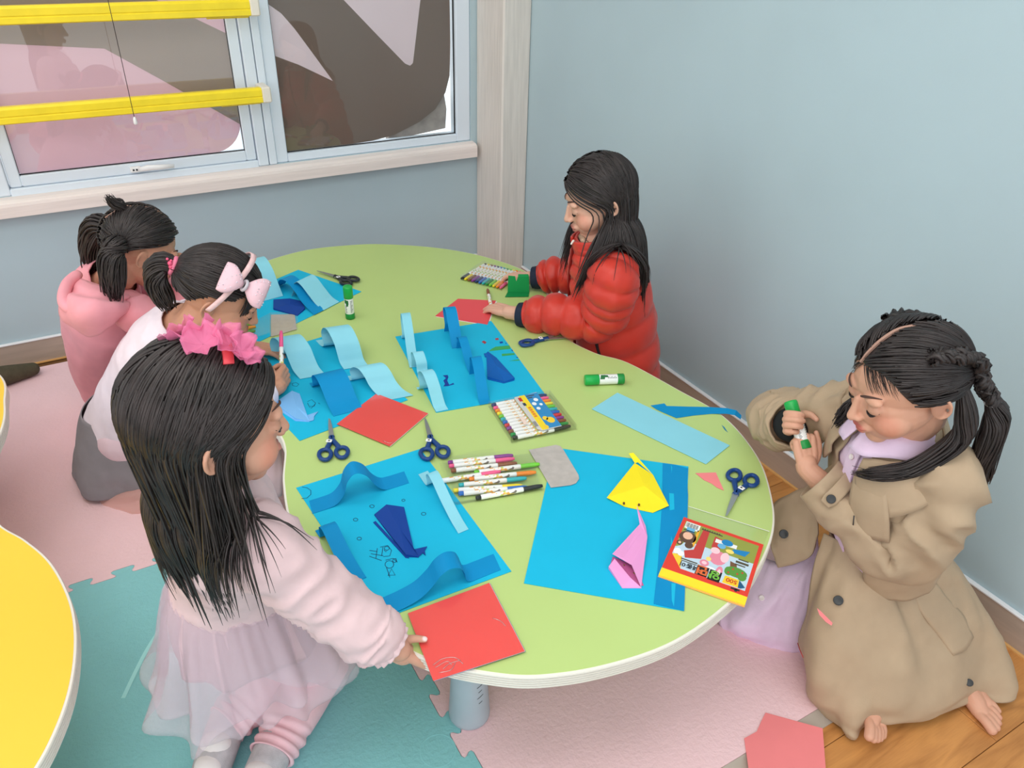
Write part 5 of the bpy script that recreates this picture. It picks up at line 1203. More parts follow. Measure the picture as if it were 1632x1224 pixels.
hr, tr = hand(wrR, P(795, 434, 0.424) - wrR, (-0.1, 0.0, -1), True, [(0.35, 0.5, 0.3), (0.4, 0.5, 0.3), (0.45, 0.55, 0.3), (0.5, 0.6, 0.3)], s=0.118, fore=wrR + A(0.05, -0.04, 0.01))
b4 = body_mesh([rest([([(1.27, 1.55, 0.16), (1.235, 1.55, 0.42), n4], [0.095, 0.085, 0.045]), ([shL, elL, wrL], [0.040, 0.034, 0.022]), ([shR, elR, wrR], [0.040, 0.034, 0.022]),
                      ([A(1.25, 1.49, 0.16), kL], [0.07, 0.05]), ([A(1.29, 1.61, 0.16), kR], [0.07, 0.05]), ([kL + A(0, 0, -0.005), A(1.30, 1.44, 0.06), A(1.38, 1.40, 0.05)], [0.045, 0.03, 0.025]), ([kR + A(0, 0, -0.005), A(1.34, 1.60, 0.06), A(1.43, 1.58, 0.05)], [0.045, 0.03, 0.025])]),
                voxel(h4.prims(n4), 0.0022, 4), voxel(hl, 0.0016, 3), voxel(hr, 0.0016, 3)], g4, (222, 172, 148), h4.tints(lip=(186, 104, 98)), M_skin)
h4.details(g4)
M_puff = mat('red_quilted_nylon', (206, 56, 42), 0.38, 0.4, vary=0.03, vscale=20, bump=0.10, bscale=45, sheen=0.1)
def puff(n, seed, amp=0.008):
    def f(th, t):
        ph = t * n + 0.10 * math.sin(th + seed); q = abs(math.sin(PI * ph)) ** 0.42
        return amp * (q - 0.6) + 0.0035 * nz(th * 2.4 + seed, t * n * 1.5, seed) * q + 0.0022 * nz(math.cos(th) * 9 + seed, math.sin(th) * 9, t * n * 2.2) * q
    return f
st4 = spine([(1.285, 1.552, 0.185), (1.272, 1.552, 0.30), (1.245, 1.552, 0.42), (1.212, 1.550, 0.53), (1.19, 1.548, 0.60), (1.178, 1.548, 0.640), (1.172, 1.55, 0.672)], R4,
            [(0.145, 0.125, 0.120), (0.142, 0.118, 0.115), (0.138, 0.112, 0.112), (0.134, 0.105, 0.105), (0.112, 0.09, 0.092), (0.076, 0.076, 0.078), (0.064, 0.066, 0.068)])
garment('jacket', st4, M_puff, g4, 12, 72, puff(8, 1.0, 0.014), thick=0.006)
cl4 = spine([(1.178, 1.549, 0.636), (1.172, 1.552, 0.656), (1.168, 1.555, 0.676)], R4, [(0.066, 0.068, 0.070), (0.066, 0.070, 0.066), (0.064, 0.072, 0.062)])
garment('collar', cl4, M_puff, g4, 8, 60, lambda th, t: 0.004 * abs(math.sin(PI * (t * 1.0 + 0.02))) ** 0.5, span=(0.22, 2 * PI - 0.22), thick=0.008)
sleeve('sleeve', [shL + A(0.03, 0.03, 0.015), shL + A(0, 0, -0.01), (shL + elL) / 2 + A(0.008, -0.012, 0), elL + A(0.006, -0.004, 0), (elL * 0.55 + wrL * 0.45) + A(0, 0, 0.006), wrL + A(0.018, -0.022, 0.004)], [0.052, 0.064, 0.063, 0.060, 0.054, 0.044], M_puff, g4, puff(9, 2.0, 0.016), per=22, n=44, thick=0.012)
sleeve('sleeve', [shR + A(0.02, -0.03, 0.015), shR, (shR + elR) / 2, elR, (elR * 0.5 + wrR * 0.5) + A(0, 0, 0.004), wrR + A(0.022, -0.018, 0.004)], [0.05, 0.062, 0.060, 0.057, 0.050, 0.042], M_puff, g4, puff(9, 4.0, 0.016), per=22, n=44, thick=0.012)
for w_, e_ in ((wrL, elL), (wrR, elR)):
    d = nrm(w_ - e_); sleeve('cuff', [w_ - d * 0.032, w_ - d * 0.018, w_ - d * 0.002 + A(0, 0, 0.001)], [0.033, 0.035, 0.033], M_navyc, g4, None, 6, 24)
fr = lambda t, a, o=0.004: None
# zip, its pull, the slanted pocket with a dark edge, the scarf showing at the neck
zp = []
for c, R, Fv, a, bf, bb in [st4[i] for i in (1, 2, 3, 4, 5, 6)]: zp.append(np.asarray(c) + Fv * (bf + 0.006) - R * 0.012)
MB().tube(crom(zp, 6), 0.0045, 6, flat=0.6).build('zip', mat('dark_red_zip', (130, 26, 22), 0.5), g4)
MB().limb([zp[-1] + A(-0.004, -0.004, 0.004), zp[-1] + A(-0.014, -0.01, 0.0)], [0.0035, 0.0025], 8).build('zip_pull', mat('pull_white', (236, 230, 220), 0.4), g4)
pk = []
for z, th in ((0.335, -1.05), (0.38, -0.98), (0.42, -0.95)):
    c = A(np.interp(z, [0.3, 0.42], [1.272, 1.245]), 1.552, z); pk.append(c + 0.147 * math.sin(th) * R4 + 0.124 * math.cos(th) * F4 * 1.0)
MB().tube(crom(pk, 6), 0.006, 8, flat=0.8).build('pocket_edge', mat('pocket_dark', (44, 30, 32), 0.7), g4)
MB().tube([n4 + F4 * 0.034 + R4 * math.sin(t) * 0.034 + A(0, 0, 0.006 + 0.004 * math.cos(t * 3)) + F4 * 0.012 * math.cos(t) for t in np.linspace(-1.6, 1.6, 14)], 0.009, 8).build('scarf', mat('beige_scarf', (176, 150, 128), 0.9, vary=0.2, vscale=90), g4)
# trousers
mb = MB(); mb.limb([A(1.25, 1.49, 0.17), kL], [0.085, 0.062], 14); mb.limb([A(1.29, 1.61, 0.17), kR], [0.085, 0.062], 14); mb.limb([kL, A(1.30, 1.44, 0.065), A(1.36, 1.41, 0.055)], [0.055, 0.042, 0.034]); mb.limb([kR, A(1.34, 1.60, 0.065), A(1.41, 1.585, 0.055)], [0.055, 0.042, 0.034]); mb.ell((1.275, 1.55, 0.17), (0.12, 0.12, 0.09))
v, f = voxel(mb, 0.008, 2); np_mesh('trousers', v, f, mat('dark_trousers', (62, 62, 78), 0.85), g4)
# hair: side part, long and loose
az, el = scalp(h4, 1600, front_el=0.56, temple_el=0.24, ear_el=0.02)
sgn = np.where(np.sin(az) * np.cos(el) > 0.10, 1.0, -1.0)
fr4 = np.clip((1.9 - np.abs(az)) / 1.2, 0, 1)
def comb4(p, az_, el_, h=h4, sg=sgn, f=fr4):
    return sg[:, None] * h.R[None] * 0.42 - h.F[None] * (0.12 + 0.62 * f[:, None]) - h.U[None] * 0.5
cols4 = [(n4 + A(0, 0, -0.02), A(1.275, 1.552, 0.2), 0.105), (shL + A(0.02, 0.03, 0.0), shR, 0.062), (shL + A(0.01, 0, 0), elL, 0.068), (n4, h4.c, 0.050)]
p4 = fall(h4, az, el, 27, 0.0135, comb4, cols4, jitter=0.025, layer=(1.0, 1.06), ends=0.78, hug=-0.02, axis=n4 - F4 * 0.02)
c4 = [hair_cap(h4, 0.99, 0.58, 0.24, 0.02), strands(p4, taper(len(p4), p4.shape[1], 0.0027, 0.15), 3, 0.7)]
# thinner locks that hang before the near shoulder and the chest
for lo, hi, n_, side in ((-1.95, -1.25, 420, -1.0), (1.1, 1.7, 160, 1.0)):
    azf = RNG.uniform(lo, hi, n_); elf = RNG.uniform(0.1, 0.6, n_)
    pf = fall(h4, azf, elf, 26, 0.0135, lambda p, a, e: h4.R[None] * 0.30 * side - h4.F[None] * 0.42 - h4.U[None] * 0.6 + np.zeros((len(p), 1)), cols4, jitter=0.03, ends=0.7, hug=0.26, axis=n4 + F4 * 0.16 + R4 * 0.05 * side)
    c4.append(strands(pf, taper(n_, pf.shape[1], 0.0024, 0.12), 3, 0.7))
hair_obj(c4, g4)

# ===== girl in the trench coat
F5 = nrm((-0.93, 0.36, 0)); R5 = np.cross(F5, A(0, 0, 1))
g5 = person((1.26, 0.60, 0.0), 'barefoot girl with braided hair in a beige trench coat over a pink shirt dress')
h5 = Head((1.128, 0.622, 0.738), (-0.86, 0.34, -0.40), roll=0.0, s=1.0)
n5 = A(1.178, 0.638, 0.618)
sL, eL, wL = A(1.195, 0.535, 0.565), A(1.172, 0.575, 0.40), P(1287, 748, 0.485)
sR, eR, wR = A(1.236, 0.742, 0.572), P(1244, 672, 0.475), P(1240, 690, 0.53)
M_coat = mat('beige_trench', (182, 158, 131), 0.72, 0.2, vary=0.02, vscale=18, bump=0.07, bscale=420, sheen=0.05)
M_coatd = mat('trench_lining', (150, 128, 104), 0.8, 0.15)
M_shirt = mat('pink_shirting', (232, 206, 230), 0.75, 0.2, vary=0.02, vscale=25, bump=0.10, bscale=260)
M_btn = mat('dark_button', (52, 54, 56), 0.35, 0.4); M_pbtn = mat('pearl_button', (240, 226, 226), 0.3, 0.5)
hl5, tl5 = hand(wL, (GLUE_A + A(0.0, 0.0, 0.0)) - wL, (0.30, 0.80, -0.15), False, [(1.6, 1.5, 0.9), (1.6, 1.5, 0.9), (1.65, 1.5, 0.9), (1.7, 1.5, 0.9)], s=0.112, thumb=[(0.10, 0.05, -0.02), (0.24, 0.24, -0.05), (0.30, 0.42, -0.07), (0.29, 0.62, -0.08)], fore=wL * 0.7 + eL * 0.3)
gm = GLUE_A * 0.40 + GLUE_B * 0.60; VV = nrm(CAMP - gm); XR = CAMR[0]
kR_ = gm - XR * 0.021 + VV * 0.012; dR_ = nrm(VV * 0.85 - XR * 0.25 - CAMR[1] * 0.10); wR = kR_ - dR_ * 0.062
hr5, tr5 = hand(wR, dR_, XR + VV * 0.2 + CAMR[1] * 0.12, True, [(1.15, 1.15, 0.9), (1.2, 1.2, 0.9), (1.25, 1.25, 0.9), (1.35, 1.3, 0.9)], s=0.112, spread=(0.05, 0.0, -0.04, -0.10), thumb=[(0.10, 0.06, -0.04), (0.20, 0.12, -0.16), (0.20, 0.16, -0.30), (0.13, 0.18, -0.41)], fore=wR * 0.72 + eR * 0.28)
def foot(heel, d, up, s=0.175, right=True, toes_curl=0.0):
    mb = MB(); d = nrm(d); up = nrm(np.asarray(up, float) - d * (np.asarray(up, float) @ d)); t = np.cross(up, d) * (1 if right else -1)   # t towards the big toe
    def L_(x, y, z): return np.asarray(heel, float) + s * (x * t + y * d + z * up)
    mb.limb([L_(0, 0.02, 0.14), L_(0.0, 0.30, 0.15), L_(0.03, 0.60, 0.10), L_(0.05, 0.74, 0.075)], np.array([0.135, 0.135, 0.12, 0.085]) * s)
    mb.limb([L_(-0.02, 0.05, 0.12), L_(-0.07, 0.40, 0.10), L_(-0.10, 0.68, 0.07)], np.array([0.12, 0.11, 0.075]) * s)
    mb.limb([L_(0.04, 0.45, 0.12), L_(0.09, 0.72, 0.075)], np.array([0.10, 0.08]) * s)
    for x, y0, y1, r in ((0.115, 0.74, 0.97, 0.062), (0.045, 0.75, 0.97, 0.046), (-0.02, 0.73, 0.93, 0.043), (-0.08, 0.70, 0.88, 0.041), (-0.14, 0.64, 0.81, 0.040)):
        mb.limb([L_(x * 0.8, y0 - 0.14, 0.08), L_(x, y0, 0.075), L_(x * 1.05, (y0 + y1) / 2, 0.085 - toes_curl * 0.3), L_(x * 1.05, y1, 0.055 - toes_curl)], np.array([0.055, r * 0.92, r * 0.95, r]) * s, 10, 4)
    mb.limb([L_(0, 0.06, 0.16), L_(0, -0.12, 0.42)], np.array([0.15, 0.16]) * s)
    return mb
ank = A(1.393, 0.492, 0.002)
f1 = foot(ank, P(1604, 1158, 0.02) - P(1544, 1098, 0.02), (-0.12, 0.0, 1), 0.165, right=False)
f2 = foot(A(1.205, 0.548, 0.024), P(1459, 1172, 0.02) - P(1440, 1090, 0.02), (0.75, 0.2, 0.6), 0.165, right=False)
kn5L, kn5R = A(1.175, 0.70, 0.06), A(1.20, 0.80, 0.06)
nails5 = [(p, 0.0042, (236, 190, 176), 0.5) for p in tl5 + tr5]
toe_c = [(P(u, v, 0.022), 0.014, (226, 140, 116), 0.35) for u, v in ((1609, 1133), (1607, 1145), (1607, 1158), (1602, 1169), (1593, 1177), (1448, 1168), (1462, 1165))]
b5 = body_mesh([rest([([(1.27, 0.60, 0.15), (1.24, 0.62, 0.36), (1.20, 0.635, 0.52), n5], [0.07, 0.066, 0.072, 0.045]), ([sL, eL, wL], [0.042, 0.034, 0.020]), ([sR, eR, wR], [0.042, 0.034, 0.020]),
                      ([A(1.28, 0.575, 0.14), kn5L], [0.06, 0.045]), ([A(1.29, 0.68, 0.14), kn5R], [0.06, 0.045]), ([kn5L, A(1.20, 0.60, 0.06), A(1.215, 0.565, 0.05)], [0.042, 0.034, 0.028]), ([kn5R, A(1.34, 0.62, 0.055), ank + A(-0.002, 0.015, 0.04)], [0.045, 0.032, 0.026])]),
                voxel(h5.prims(n5), 0.0021, 4), voxel(hl5, 0.0016, 3), voxel(hr5, 0.0016, 3), voxel(f1, 0.0019, 3), voxel(f2, 0.0019, 3)], g5, (216, 162, 136), h5.tints(lip=(196, 98, 92), cheek=(206, 122, 98)) + nails5 + toe_c, M_skin)
h5.details(g5)
st5 = spine([(1.262, 0.612, 0.27), (1.248, 0.620, 0.36), (1.228, 0.630, 0.46), (1.205, 0.637, 0.545), (1.192, 0.640, 0.590), (1.183, 0.640, 0.622)], R5,
            [(0.100, 0.085, 0.085), (0.122, 0.108, 0.098), (0.130, 0.108, 0.102), (0.128, 0.095, 0.098), (0.098, 0.080, 0.084), (0.062, 0.062, 0.066)])
def crease(seed, amp=0.005, k=2.2, rows=7): return lambda th, t: amp * (abs(fold(th, t, seed, k, rows)) * -2 + 0.5) + amp * 0.6 * fold(th, t * 2.3, seed + 5, k * 1.7, rows)
def gap5(t): return (0.62 - 0.30 * t, 2 * PI - 0.66 + 0.16 * t)
# shirt dress: body, button placket, collar, skirt spread over the knees
sst = [(c, R, F, a - 0.012, bf - 0.008, bb - 0.012) for c, R, F, a, bf, bb in st5]
garment('shirt', sst, M_shirt, g5, 10, 64, crease(3, 0.004, 2.5, 9), thick=0.002)
pl = [np.asarray(c) + F * (bf - 0.004) - R * 0.004 for c, R, F, a, bf, bb in [st5[i] for i in (0, 1, 2, 3, 4)]] + [np.asarray(st5[5][0]) + st5[5][2] * 0.060 - st5[5][1] * 0.004]
q = crom(pl, 8); T = np.gradient(q, axis=0)
MB().loft([[q[i] + R5 * w + np.cross(R5, nrm(T[i])) * -o for w, o in ((-0.014, 0.0), (0.014, 0.0), (0.014, 0.003), (-0.014, 0.003))] for i in range(len(q))], True, True, smooth=False).build('placket', M_shirt, g5)
for k in (6, 14, 22, 30, 36): button(g5, q[k] + F5 * 0.005, F5 + A(0, 0, 0.25), 0.0055, M_pbtn)
for s_ in (-1, 1):
    cN = np.asarray(st5[5][0])
    def ct(a, rr, z): return cN + R5 * math.sin(a) * rr * s_ + F5 * math.cos(a) * rr + A(0, 0, z)
    patch('shirt_collar', [[ct(a, 0.054, 0.012), ct(a, 0.066, 0.004), ct(a, 0.080 + 0.012 * (a < 0.5), -0.020 - 0.010 * (a < 0.5))] for a in (0.10, 0.45, 0.95, 1.6, 2.3, 3.1)], M_shirt, g5, 4, 4)
gS = [[P(1302, 850, .27), P(1296, 878, .235), P(1272, 895, .21), P(1236, 895, .19), P(1210, 885, .175)],
      [P(1306, 890, .23), P(1286, 915, .20), P(1250, 945, .16), P(1205, 965, .12), P(1170, 950, .10)],
      [P(1304, 950, .16), P(1278, 965, .14), P(1236, 985, .105), P(1184, 992, .08), P(1150, 972, .065)],
      [P(1300, 1005, .08), P(1272, 1015, .07), P(1230, 1018, .055), P(1176, 1008, .045), P(1146, 990, .035)],
      [P(1298, 1040, .02), P(1268, 1042, .018), P(1222, 1032, .016), P(1176, 1015, .014), P(1150, 1000, .012)]]
patch('shirt_skirt', gS, M_shirt, g5, 8, 8, lambda u, v: 0.006 * nz(u * 7, v * 2.0, 3.3) + 0.003 * nz(u * 16, v * 5, 8.1))
button(g5, P(1214, 953, 0.135), (-0.5, -0.3, 0.8), 0.006, M_pbtn)
# coat: body, skirt of the coat, collar, lapels, sleeves with button straps
garment('coat', st5, M_coat, g5, 12, 72, crease(7, 0.004, 2.0, 6), span=gap5, thick=0.004)
gC = [[P(1312, 850, .335), P(1335, 862, .345), P(1375, 874, .35), P(1425, 880, .35), P(1468, 868, .35), P(1482, 842, .36), A(1.36, 0.66, 0.36), A(1.33, 0.74, 0.36)],
      [P(1296, 900, .27), P(1322, 918, .28), P(1372, 932, .29), P(1436, 930, .29), P(1495, 905, .29), P(1512, 880, .30), A(1.41, 0.66, 0.28), A(1.36, 0.78, 0.28)],
      [P(1276, 970, .18), P(1312, 1000, .20), P(1375, 1015, .21), P(1450, 1005, .21), P(1525, 965, .20), P(1548, 938, .21), A(1.455, 0.64, 0.19), A(1.39, 0.82, 0.18)],
      [P(1263, 1030, .09), P(1310, 1085, .11), P(1372, 1095, .12), P(1455, 1082, .12), P(1548, 1040, .115), P(1580, 1008, .11), A(1.485, 0.62, 0.10), A(1.42, 0.84, 0.09)],
      [P(1275, 1055, .035), P(1318, 1130, .04), P(1375, 1150, .05), P(1450, 1135, .055), P(1555, 1098, .055), P(1596, 1064, .05), A(1.505, 0.60, 0.04), A(1.44, 0.85, 0.03)],
      [P(1284, 1072, .008), P(1338, 1163, .008), P(1378, 1172, .010), P(1445, 1152, .018), P(1555, 1126, .022), P(1606, 1100, .016), A(1.515, 0.59, 0.008), A(1.45, 0.86, 0.006)]]
def coatfold(u, v):
    return 0.030 * v * nz(u * 5.5 + 0.4 * v, v * 0.9, 1.7) + 0.019 * (0.3 + v) * nz(u * 11 + v * 2, v * 2.2, 5.2) + 0.006 * nz(u * 9 - v * 6, v * 7 + u * 4, 9.4) - 0.006 * abs(nz(u * 6 + v * 5, v * 3 - u * 3, 4.4)) - 0.016 * math.exp(-((u - 0.40 - 0.10 * v) / 0.015) ** 2) * max(0, 1 - abs(v - 0.3) / 0.32)
patch('coat_skirt', gC, M_coat, g5, 14, 14, coatfold, thick=0.004)
gw = [[surf(gC, u, v, coatfold, 0.002)[0], surf(gC, u + 0.035, v - 0.01, coatfold, 0.007)[0], surf(gC, u + 0.070, v - 0.02, coatfold, 0.002)[0]] for u, v in ((0.435, 0.14), (0.455, 0.25), (0.475, 0.36), (0.495, 0.47), (0.51, 0.56))]
patch('pocket_welt', gw, M_coat, g5, 5, 5, thick=0.003)
gR = [[P(1296, 770, .37), P(1300, 800, .35), P(1304, 850, .31)], [P(1262, 785, .34), P(1272, 830, .31), P(1292, 885, .27)], [P(1236, 800, .31), P(1244, 850, .28), P(1268, 898, .235)], [P(1222, 825, .28), P(1228, 870, .245), P(1240, 905, .21)]]
patch('coat_front', gR, M_coat, g5, 8, 8, lambda u, v: 0.004 * nz(u * 5, v * 5, 2.2), thick=0.004)
button(g5, P(1249, 851, 0.292), CAMP - P(1249, 851, 0.292), 0.0095, M_btn)
def coat_pt(th, t, out=0.0):
    rows = crom([np.r_[c, r, f, a, bf, bb] for c, r, f, a, bf, bb in st5], 12); q = rows[min(len(rows) - 1, int(t * (len(rows) - 1)))]
    s_, c_ = math.sin(th), math.cos(th); b = q[10] if c_ > 0 else q[11]; rr = (abs(s_ / q[9]) ** 2.25 + abs(c_ / b) ** 2.25) ** (-1 / 2.25)
    return q[:3] + (rr + 0.004 + out) * (s_ * q[3:6] + c_ * q[6:9])
for s_ in (-1, 1):
    patch('coat_collar', [[coat_pt(s_ * a, t0, 0.012), coat_pt(s_ * a, t1, 0.016), coat_pt(s_ * a, t2, 0.010)] for a, t0, t1, t2 in ((0.42, 0.90, 0.76, 0.66), (0.66, 0.95, 0.78, 0.54), (1.0, 0.98, 0.82, 0.55), (1.45, 0.99, 0.86, 0.66), (2.1, 0.99, 0.90, 0.74), (3.14, 0.99, 0.90, 0.76))], M_coat, g5, 5, 5, thick=0.004)
patch('lapel', [[coat_pt(-0.36, 0.72, 0.010), coat_pt(-0.62, 0.72, 0.012), coat_pt(-0.92, 0.74, 0.012)], [coat_pt(-0.38, 0.56, 0.012), coat_pt(-0.66, 0.55, 0.016), coat_pt(-0.98, 0.56, 0.014)], [coat_pt(-0.42, 0.42, 0.010), coat_pt(-0.68, 0.40, 0.014), coat_pt(-1.0, 0.42, 0.013)]], M_coat, g5, 5, 5, thick=0.004)
MB().tube([coat_pt(-0.55, 0.50, 0.021), coat_pt(-0.55, 0.46, 0.021)], 0.0012, 6).build('buttonhole', M_btn, g5)
button(g5, coat_pt(0.34, 0.90, 0.006), F5 + R5 * 0.3 + A(0, 0, 0.5), 0.009, M_btn)
def sleeve_wr(seed, amp): return lambda th, t: amp * (abs(nz(th * 0.9 + seed + t * 3, t * 9.0, seed)) * -2.2 + 0.5) * (1 - 0.75 * max(0, (t - 0.78) / 0.22)) + 0.25 * amp * nz(th * 2 + seed, t * 22, seed)
cuffL = wL + (eL - wL) * 0.14
sleeve('sleeve', [sL + A(0.008, 0.04, 0.020), sL, (sL + eL) / 2 + A(0.006, -0.018, 0.0), eL + A(0.008, -0.016, -0.006), (eL + cuffL) / 2 + A(0, -0.008, -0.004), cuffL], [0.056, 0.068, 0.069, 0.066, 0.060, 0.050], M_coat, g5, sleeve_wr(2.3, 0.013), per=20, n=52, depth=0.05)
cuffR = wR + (eR - wR) * 0.16
sleeve('sleeve', [sR + A(-0.01, -0.03, 0.018), sR, (sR + eR) / 2 + A(0.004, 0.0, 0.002), eR + A(0.004, 0.010, 0.0), (eR + cuffR) / 2, cuffR], [0.056, 0.066, 0.062, 0.060, 0.056, 0.048], M_coat, g5, sleeve_wr(6.1, 0.013), per=20, n=52, depth=0.05)
MB().ell(cuffR + (eR - wR) * 0.04, (0.036, 0.036, 0.036), n=20, m=12).build('dark_cuff_fill', mat('cuff_fill_black', (34, 36, 38), 0.9), g5)  # near-black ball that fills the opening of the far cuff
# strap with button on the near sleeve
fd = nrm(cuffL - eL); toC = nrm(CAMP - cuffL); sd = nrm(toC - fd * (toC @ fd)); cr_ = np.cross(fd, sd); c0_ = cuffL - fd * 0.032
def sp(x, y, o): return c0_ + fd * y + cr_ * x + sd * (math.sqrt(max(0.0, 0.058 ** 2 - x * x)) + o)
patch('sleeve_strap', [[sp(x, -0.013 + 0.004 * (x < -0.02), 0.003), sp(x, 0.0, 0.0035), sp(x, 0.013 - 0.004 * (x < -0.02), 0.003)] for x in (-0.028, -0.015, 0.0, 0.018, 0.036, 0.05)], M_coat, g5, 4, 4, thick=0.003)
button(g5, sp(-0.012, 0.0, 0.006), sd, 0.0085, M_btn)
button(g5, P(1336, 957, 0.262), CAMP - P(1336, 957, 0.262), 0.0095, M_btn)
button(g5, P(1545, 1088, 0.078), CAMP - P(1545, 1088, 0.078), 0.0075, M_btn)
# hair: centre part, two braids that start high, tied behind the ears
hb = dict(front_el=0.62, temple_el=-0.24, ear_el=-0.24, nape=-0.65)
az, el = scalp(h5, 2000, **hb); x_ = np.sin(az) * np.cos(el); keep = ~((np.abs(x_) < 0.035) & (np.cos(az) > -0.55)); az, el = az[keep], el[keep]; sg = np.sign(np.sin(az))
low = el < 0.0
p5 = gather(h5, az, el, (sg * 2.45, np.where(low, -0.25, -0.05)), 14, (0.995, 1.05), 0.02)
ch5 = [hair_cap(h5, 0.975, **hb), strands(p5, taper(len(p5), 14, 0.0027, 0.6), 3, 0.7)]
fr_az = RNG.uniform(-0.75, 0.75, 90); fr_el = RNG.uniform(0.58, 0.70, 90)      # wispy fringe over the forehead
pb = fall(h5, fr_az, fr_el, 9, 0.006, lambda p, a, e: h5.F[None] * 0.1 + np.sign(a)[:, None] * h5.R[None] * 0.6 - h5.U[None] * 0.5, [], jitter=0.10, layer=(0.93, 0.96), ends=0.4)
ch5.append(strands(pb, taper(90, pb.shape[1], 0.00055, 0.2), 3, 0.7))
def braid(start, path, r, n=9):
    """plait: three lobes per turn along a path"""
    c = resample(crom(path, 8), n * 6); T = np.gradient(c, axis=0); T /= np.linalg.norm(T, axis=1)[:, None]; u = nrm(np.cross(T[0], A(0.2, 0.1, 1))); out = []
    for k in range(3):
        pts = []
        for i in range(len(c)):
            u2 = nrm(u - T[i] * (u @ T[i])); w2 = np.cross(T[i], u2); a = 2 * PI * (i / 12.0 + k / 3)
            pts.append(c[i] + r * 0.75 * math.cos(a) * u2 + r * 0.4 * math.sin(2 * a) * w2)
        for j in range(9):
            o_ = RNG.normal(scale=r * 0.28, size=3); out.append(np.array(pts) + o_)
    return np.array(out)
tieL = h5.p(-0.060, -0.108, -0.055); tieR = h5.p(0.060, -0.108, -0.05)
for sgn_, tie in ((-1, tieL), (1, tieR)):
    path = [h5.q(np.array(sgn_ * 1.6), np.array(0.75), np.array(1.06)), h5.q(np.array(sgn_ * 2.05), np.array(0.55), np.array(1.10)), h5.q(np.array(sgn_ * 2.4), np.array(0.15), np.array(1.13)), h5.q(np.array(sgn_ * 2.5), np.array(-0.25), np.array(1.13)), tie]
    bp = braid(None, path, 0.013); ch5.append(strands(bp, np.tile(np.full(bp.shape[1], 0.0042), (len(bp), 1)), 5, 0.7))
bL = coat_pt(-2.2, 0.84, 0.03)
tp_, tr_ = tail([tieL, tieL + A(0.012, -0.012, -0.03), bL + A(0.015, -0.012, 0.0), bL + A(0.04, -0.02, -0.055)], 120, 0.019, 16, np.ones(16), 0.003); ch5.append(strands(tp_, tr_, 4, 0.5))
# tail swept forward over the collar on the near side, and the far one in front of the chest
a0 = coat_pt(-1.35, 0.97, 0.026); a1 = coat_pt(-0.80, 0.90, 0.030); a2 = coat_pt(-0.42, 0.80, 0.028)
tp_, tr_ = tail([h5.p(-0.058, -0.062, 0.012), h5.p(-0.070, -0.058, -0.045), h5.p(-0.072, -0.042, -0.095), a0, a1, a2], 190, 0.015, 20, np.interp(np.linspace(0, 1, 20), [0, 0.2, 1], [0.5, 1, 1]), 0.0024, r_end=0.2); ch5.append(strands(tp_, tr_, 4, 0.6))
b0 = h5.p(0.074, -0.03, -0.07); b1 = P(1362, 652, 0.612); b2 = P(1330, 679, 0.592)
tp_, tr_ = tail([h5.p(0.068, -0.07, -0.03), b0, b1, b2], 130, 0.020, 16, np.ones(16), 0.0026, r_end=0.2); ch5.append(strands(tp_, tr_, 4, 0.6))
hair_obj(ch5, g5)
parting(h5, [(0.05, 0.62), (0.03, 0.85), (0.02, 1.15), (0.0, 1.45), (-2.6, 1.40), (-2.75, 1.15)], g5, 0.0026, 1.035)
MB().tube([tieL + 0.011 * (math.cos(a) * h5.R + math.sin(a) * h5.F) for a in np.linspace(0, 2 * PI, 17)], 0.0022, 6, caps=False).build('hair_tie', mat('white_elastic', (226, 226, 226), 0.6), g5)

# ===== girl in the pale pink tulle dress (nearest, her back to the camera)
F1 = nrm((1.0, 0.02, 0)); R1 = np.cross(F1, A(0, 0, 1))
g1p = person((0.08, 1.02, 0.02), 'girl with long loose hair and pink tulle bow, in a pale tulle skirted dress')
h1 = Head((0.084, 0.902, 0.828), (0.97, 0.06, -0.20), s=1.02)
n1 = A(0.080, 0.943, 0.700)
r_s, r_e, r_w = A(0.108, 0.850, 0.640), A(0.180, 0.820, 0.525), A(0.268, 0.770, 0.418)
l_s, l_e, l_w = A(0.055, 1.060, 0.640), A(0.085, 1.13, 0.52), A(0.165, 1.17, 0.37)
w1 = P(634, 1036, 0.398)
hr1, tr1 = hand(w1, P(692, 1066, 0.352) - w1, (0.05, 0.55, 0.80), True, [(0.10, 0.25, 0.2), (0.12, 0.25, 0.2), (0.15, 0.3, 0.2), (0.2, 0.3, 0.2)], s=0.108,
                thumb_w=[w1 + A(0.006, -0.004, 0.010), P(642, 1022, 0.414), P(660, 1018, 0.4155), P(677, 1019, 0.4145)], fore=w1 + A(-0.05, 0.03, 0.055))
hl1, tl1 = hand(l_w, (0.05, 0.01, -0.06), (0.3, -0.6, 0), False, CURL_RELAX, s=0.11, fore=l_w + A(-0.04, -0.02, 0.06))
hipL, hipR = A(0.075, 1.06, 0.36), A(0.08, 0.985, 0.36)
k1L, a1L = A(0.20, 1.13, 0.07), A(0.012, 1.045, 0.065); k1R, a1R = A(0.205, 1.085, 0.065), A(0.070, 0.950, 0.055)
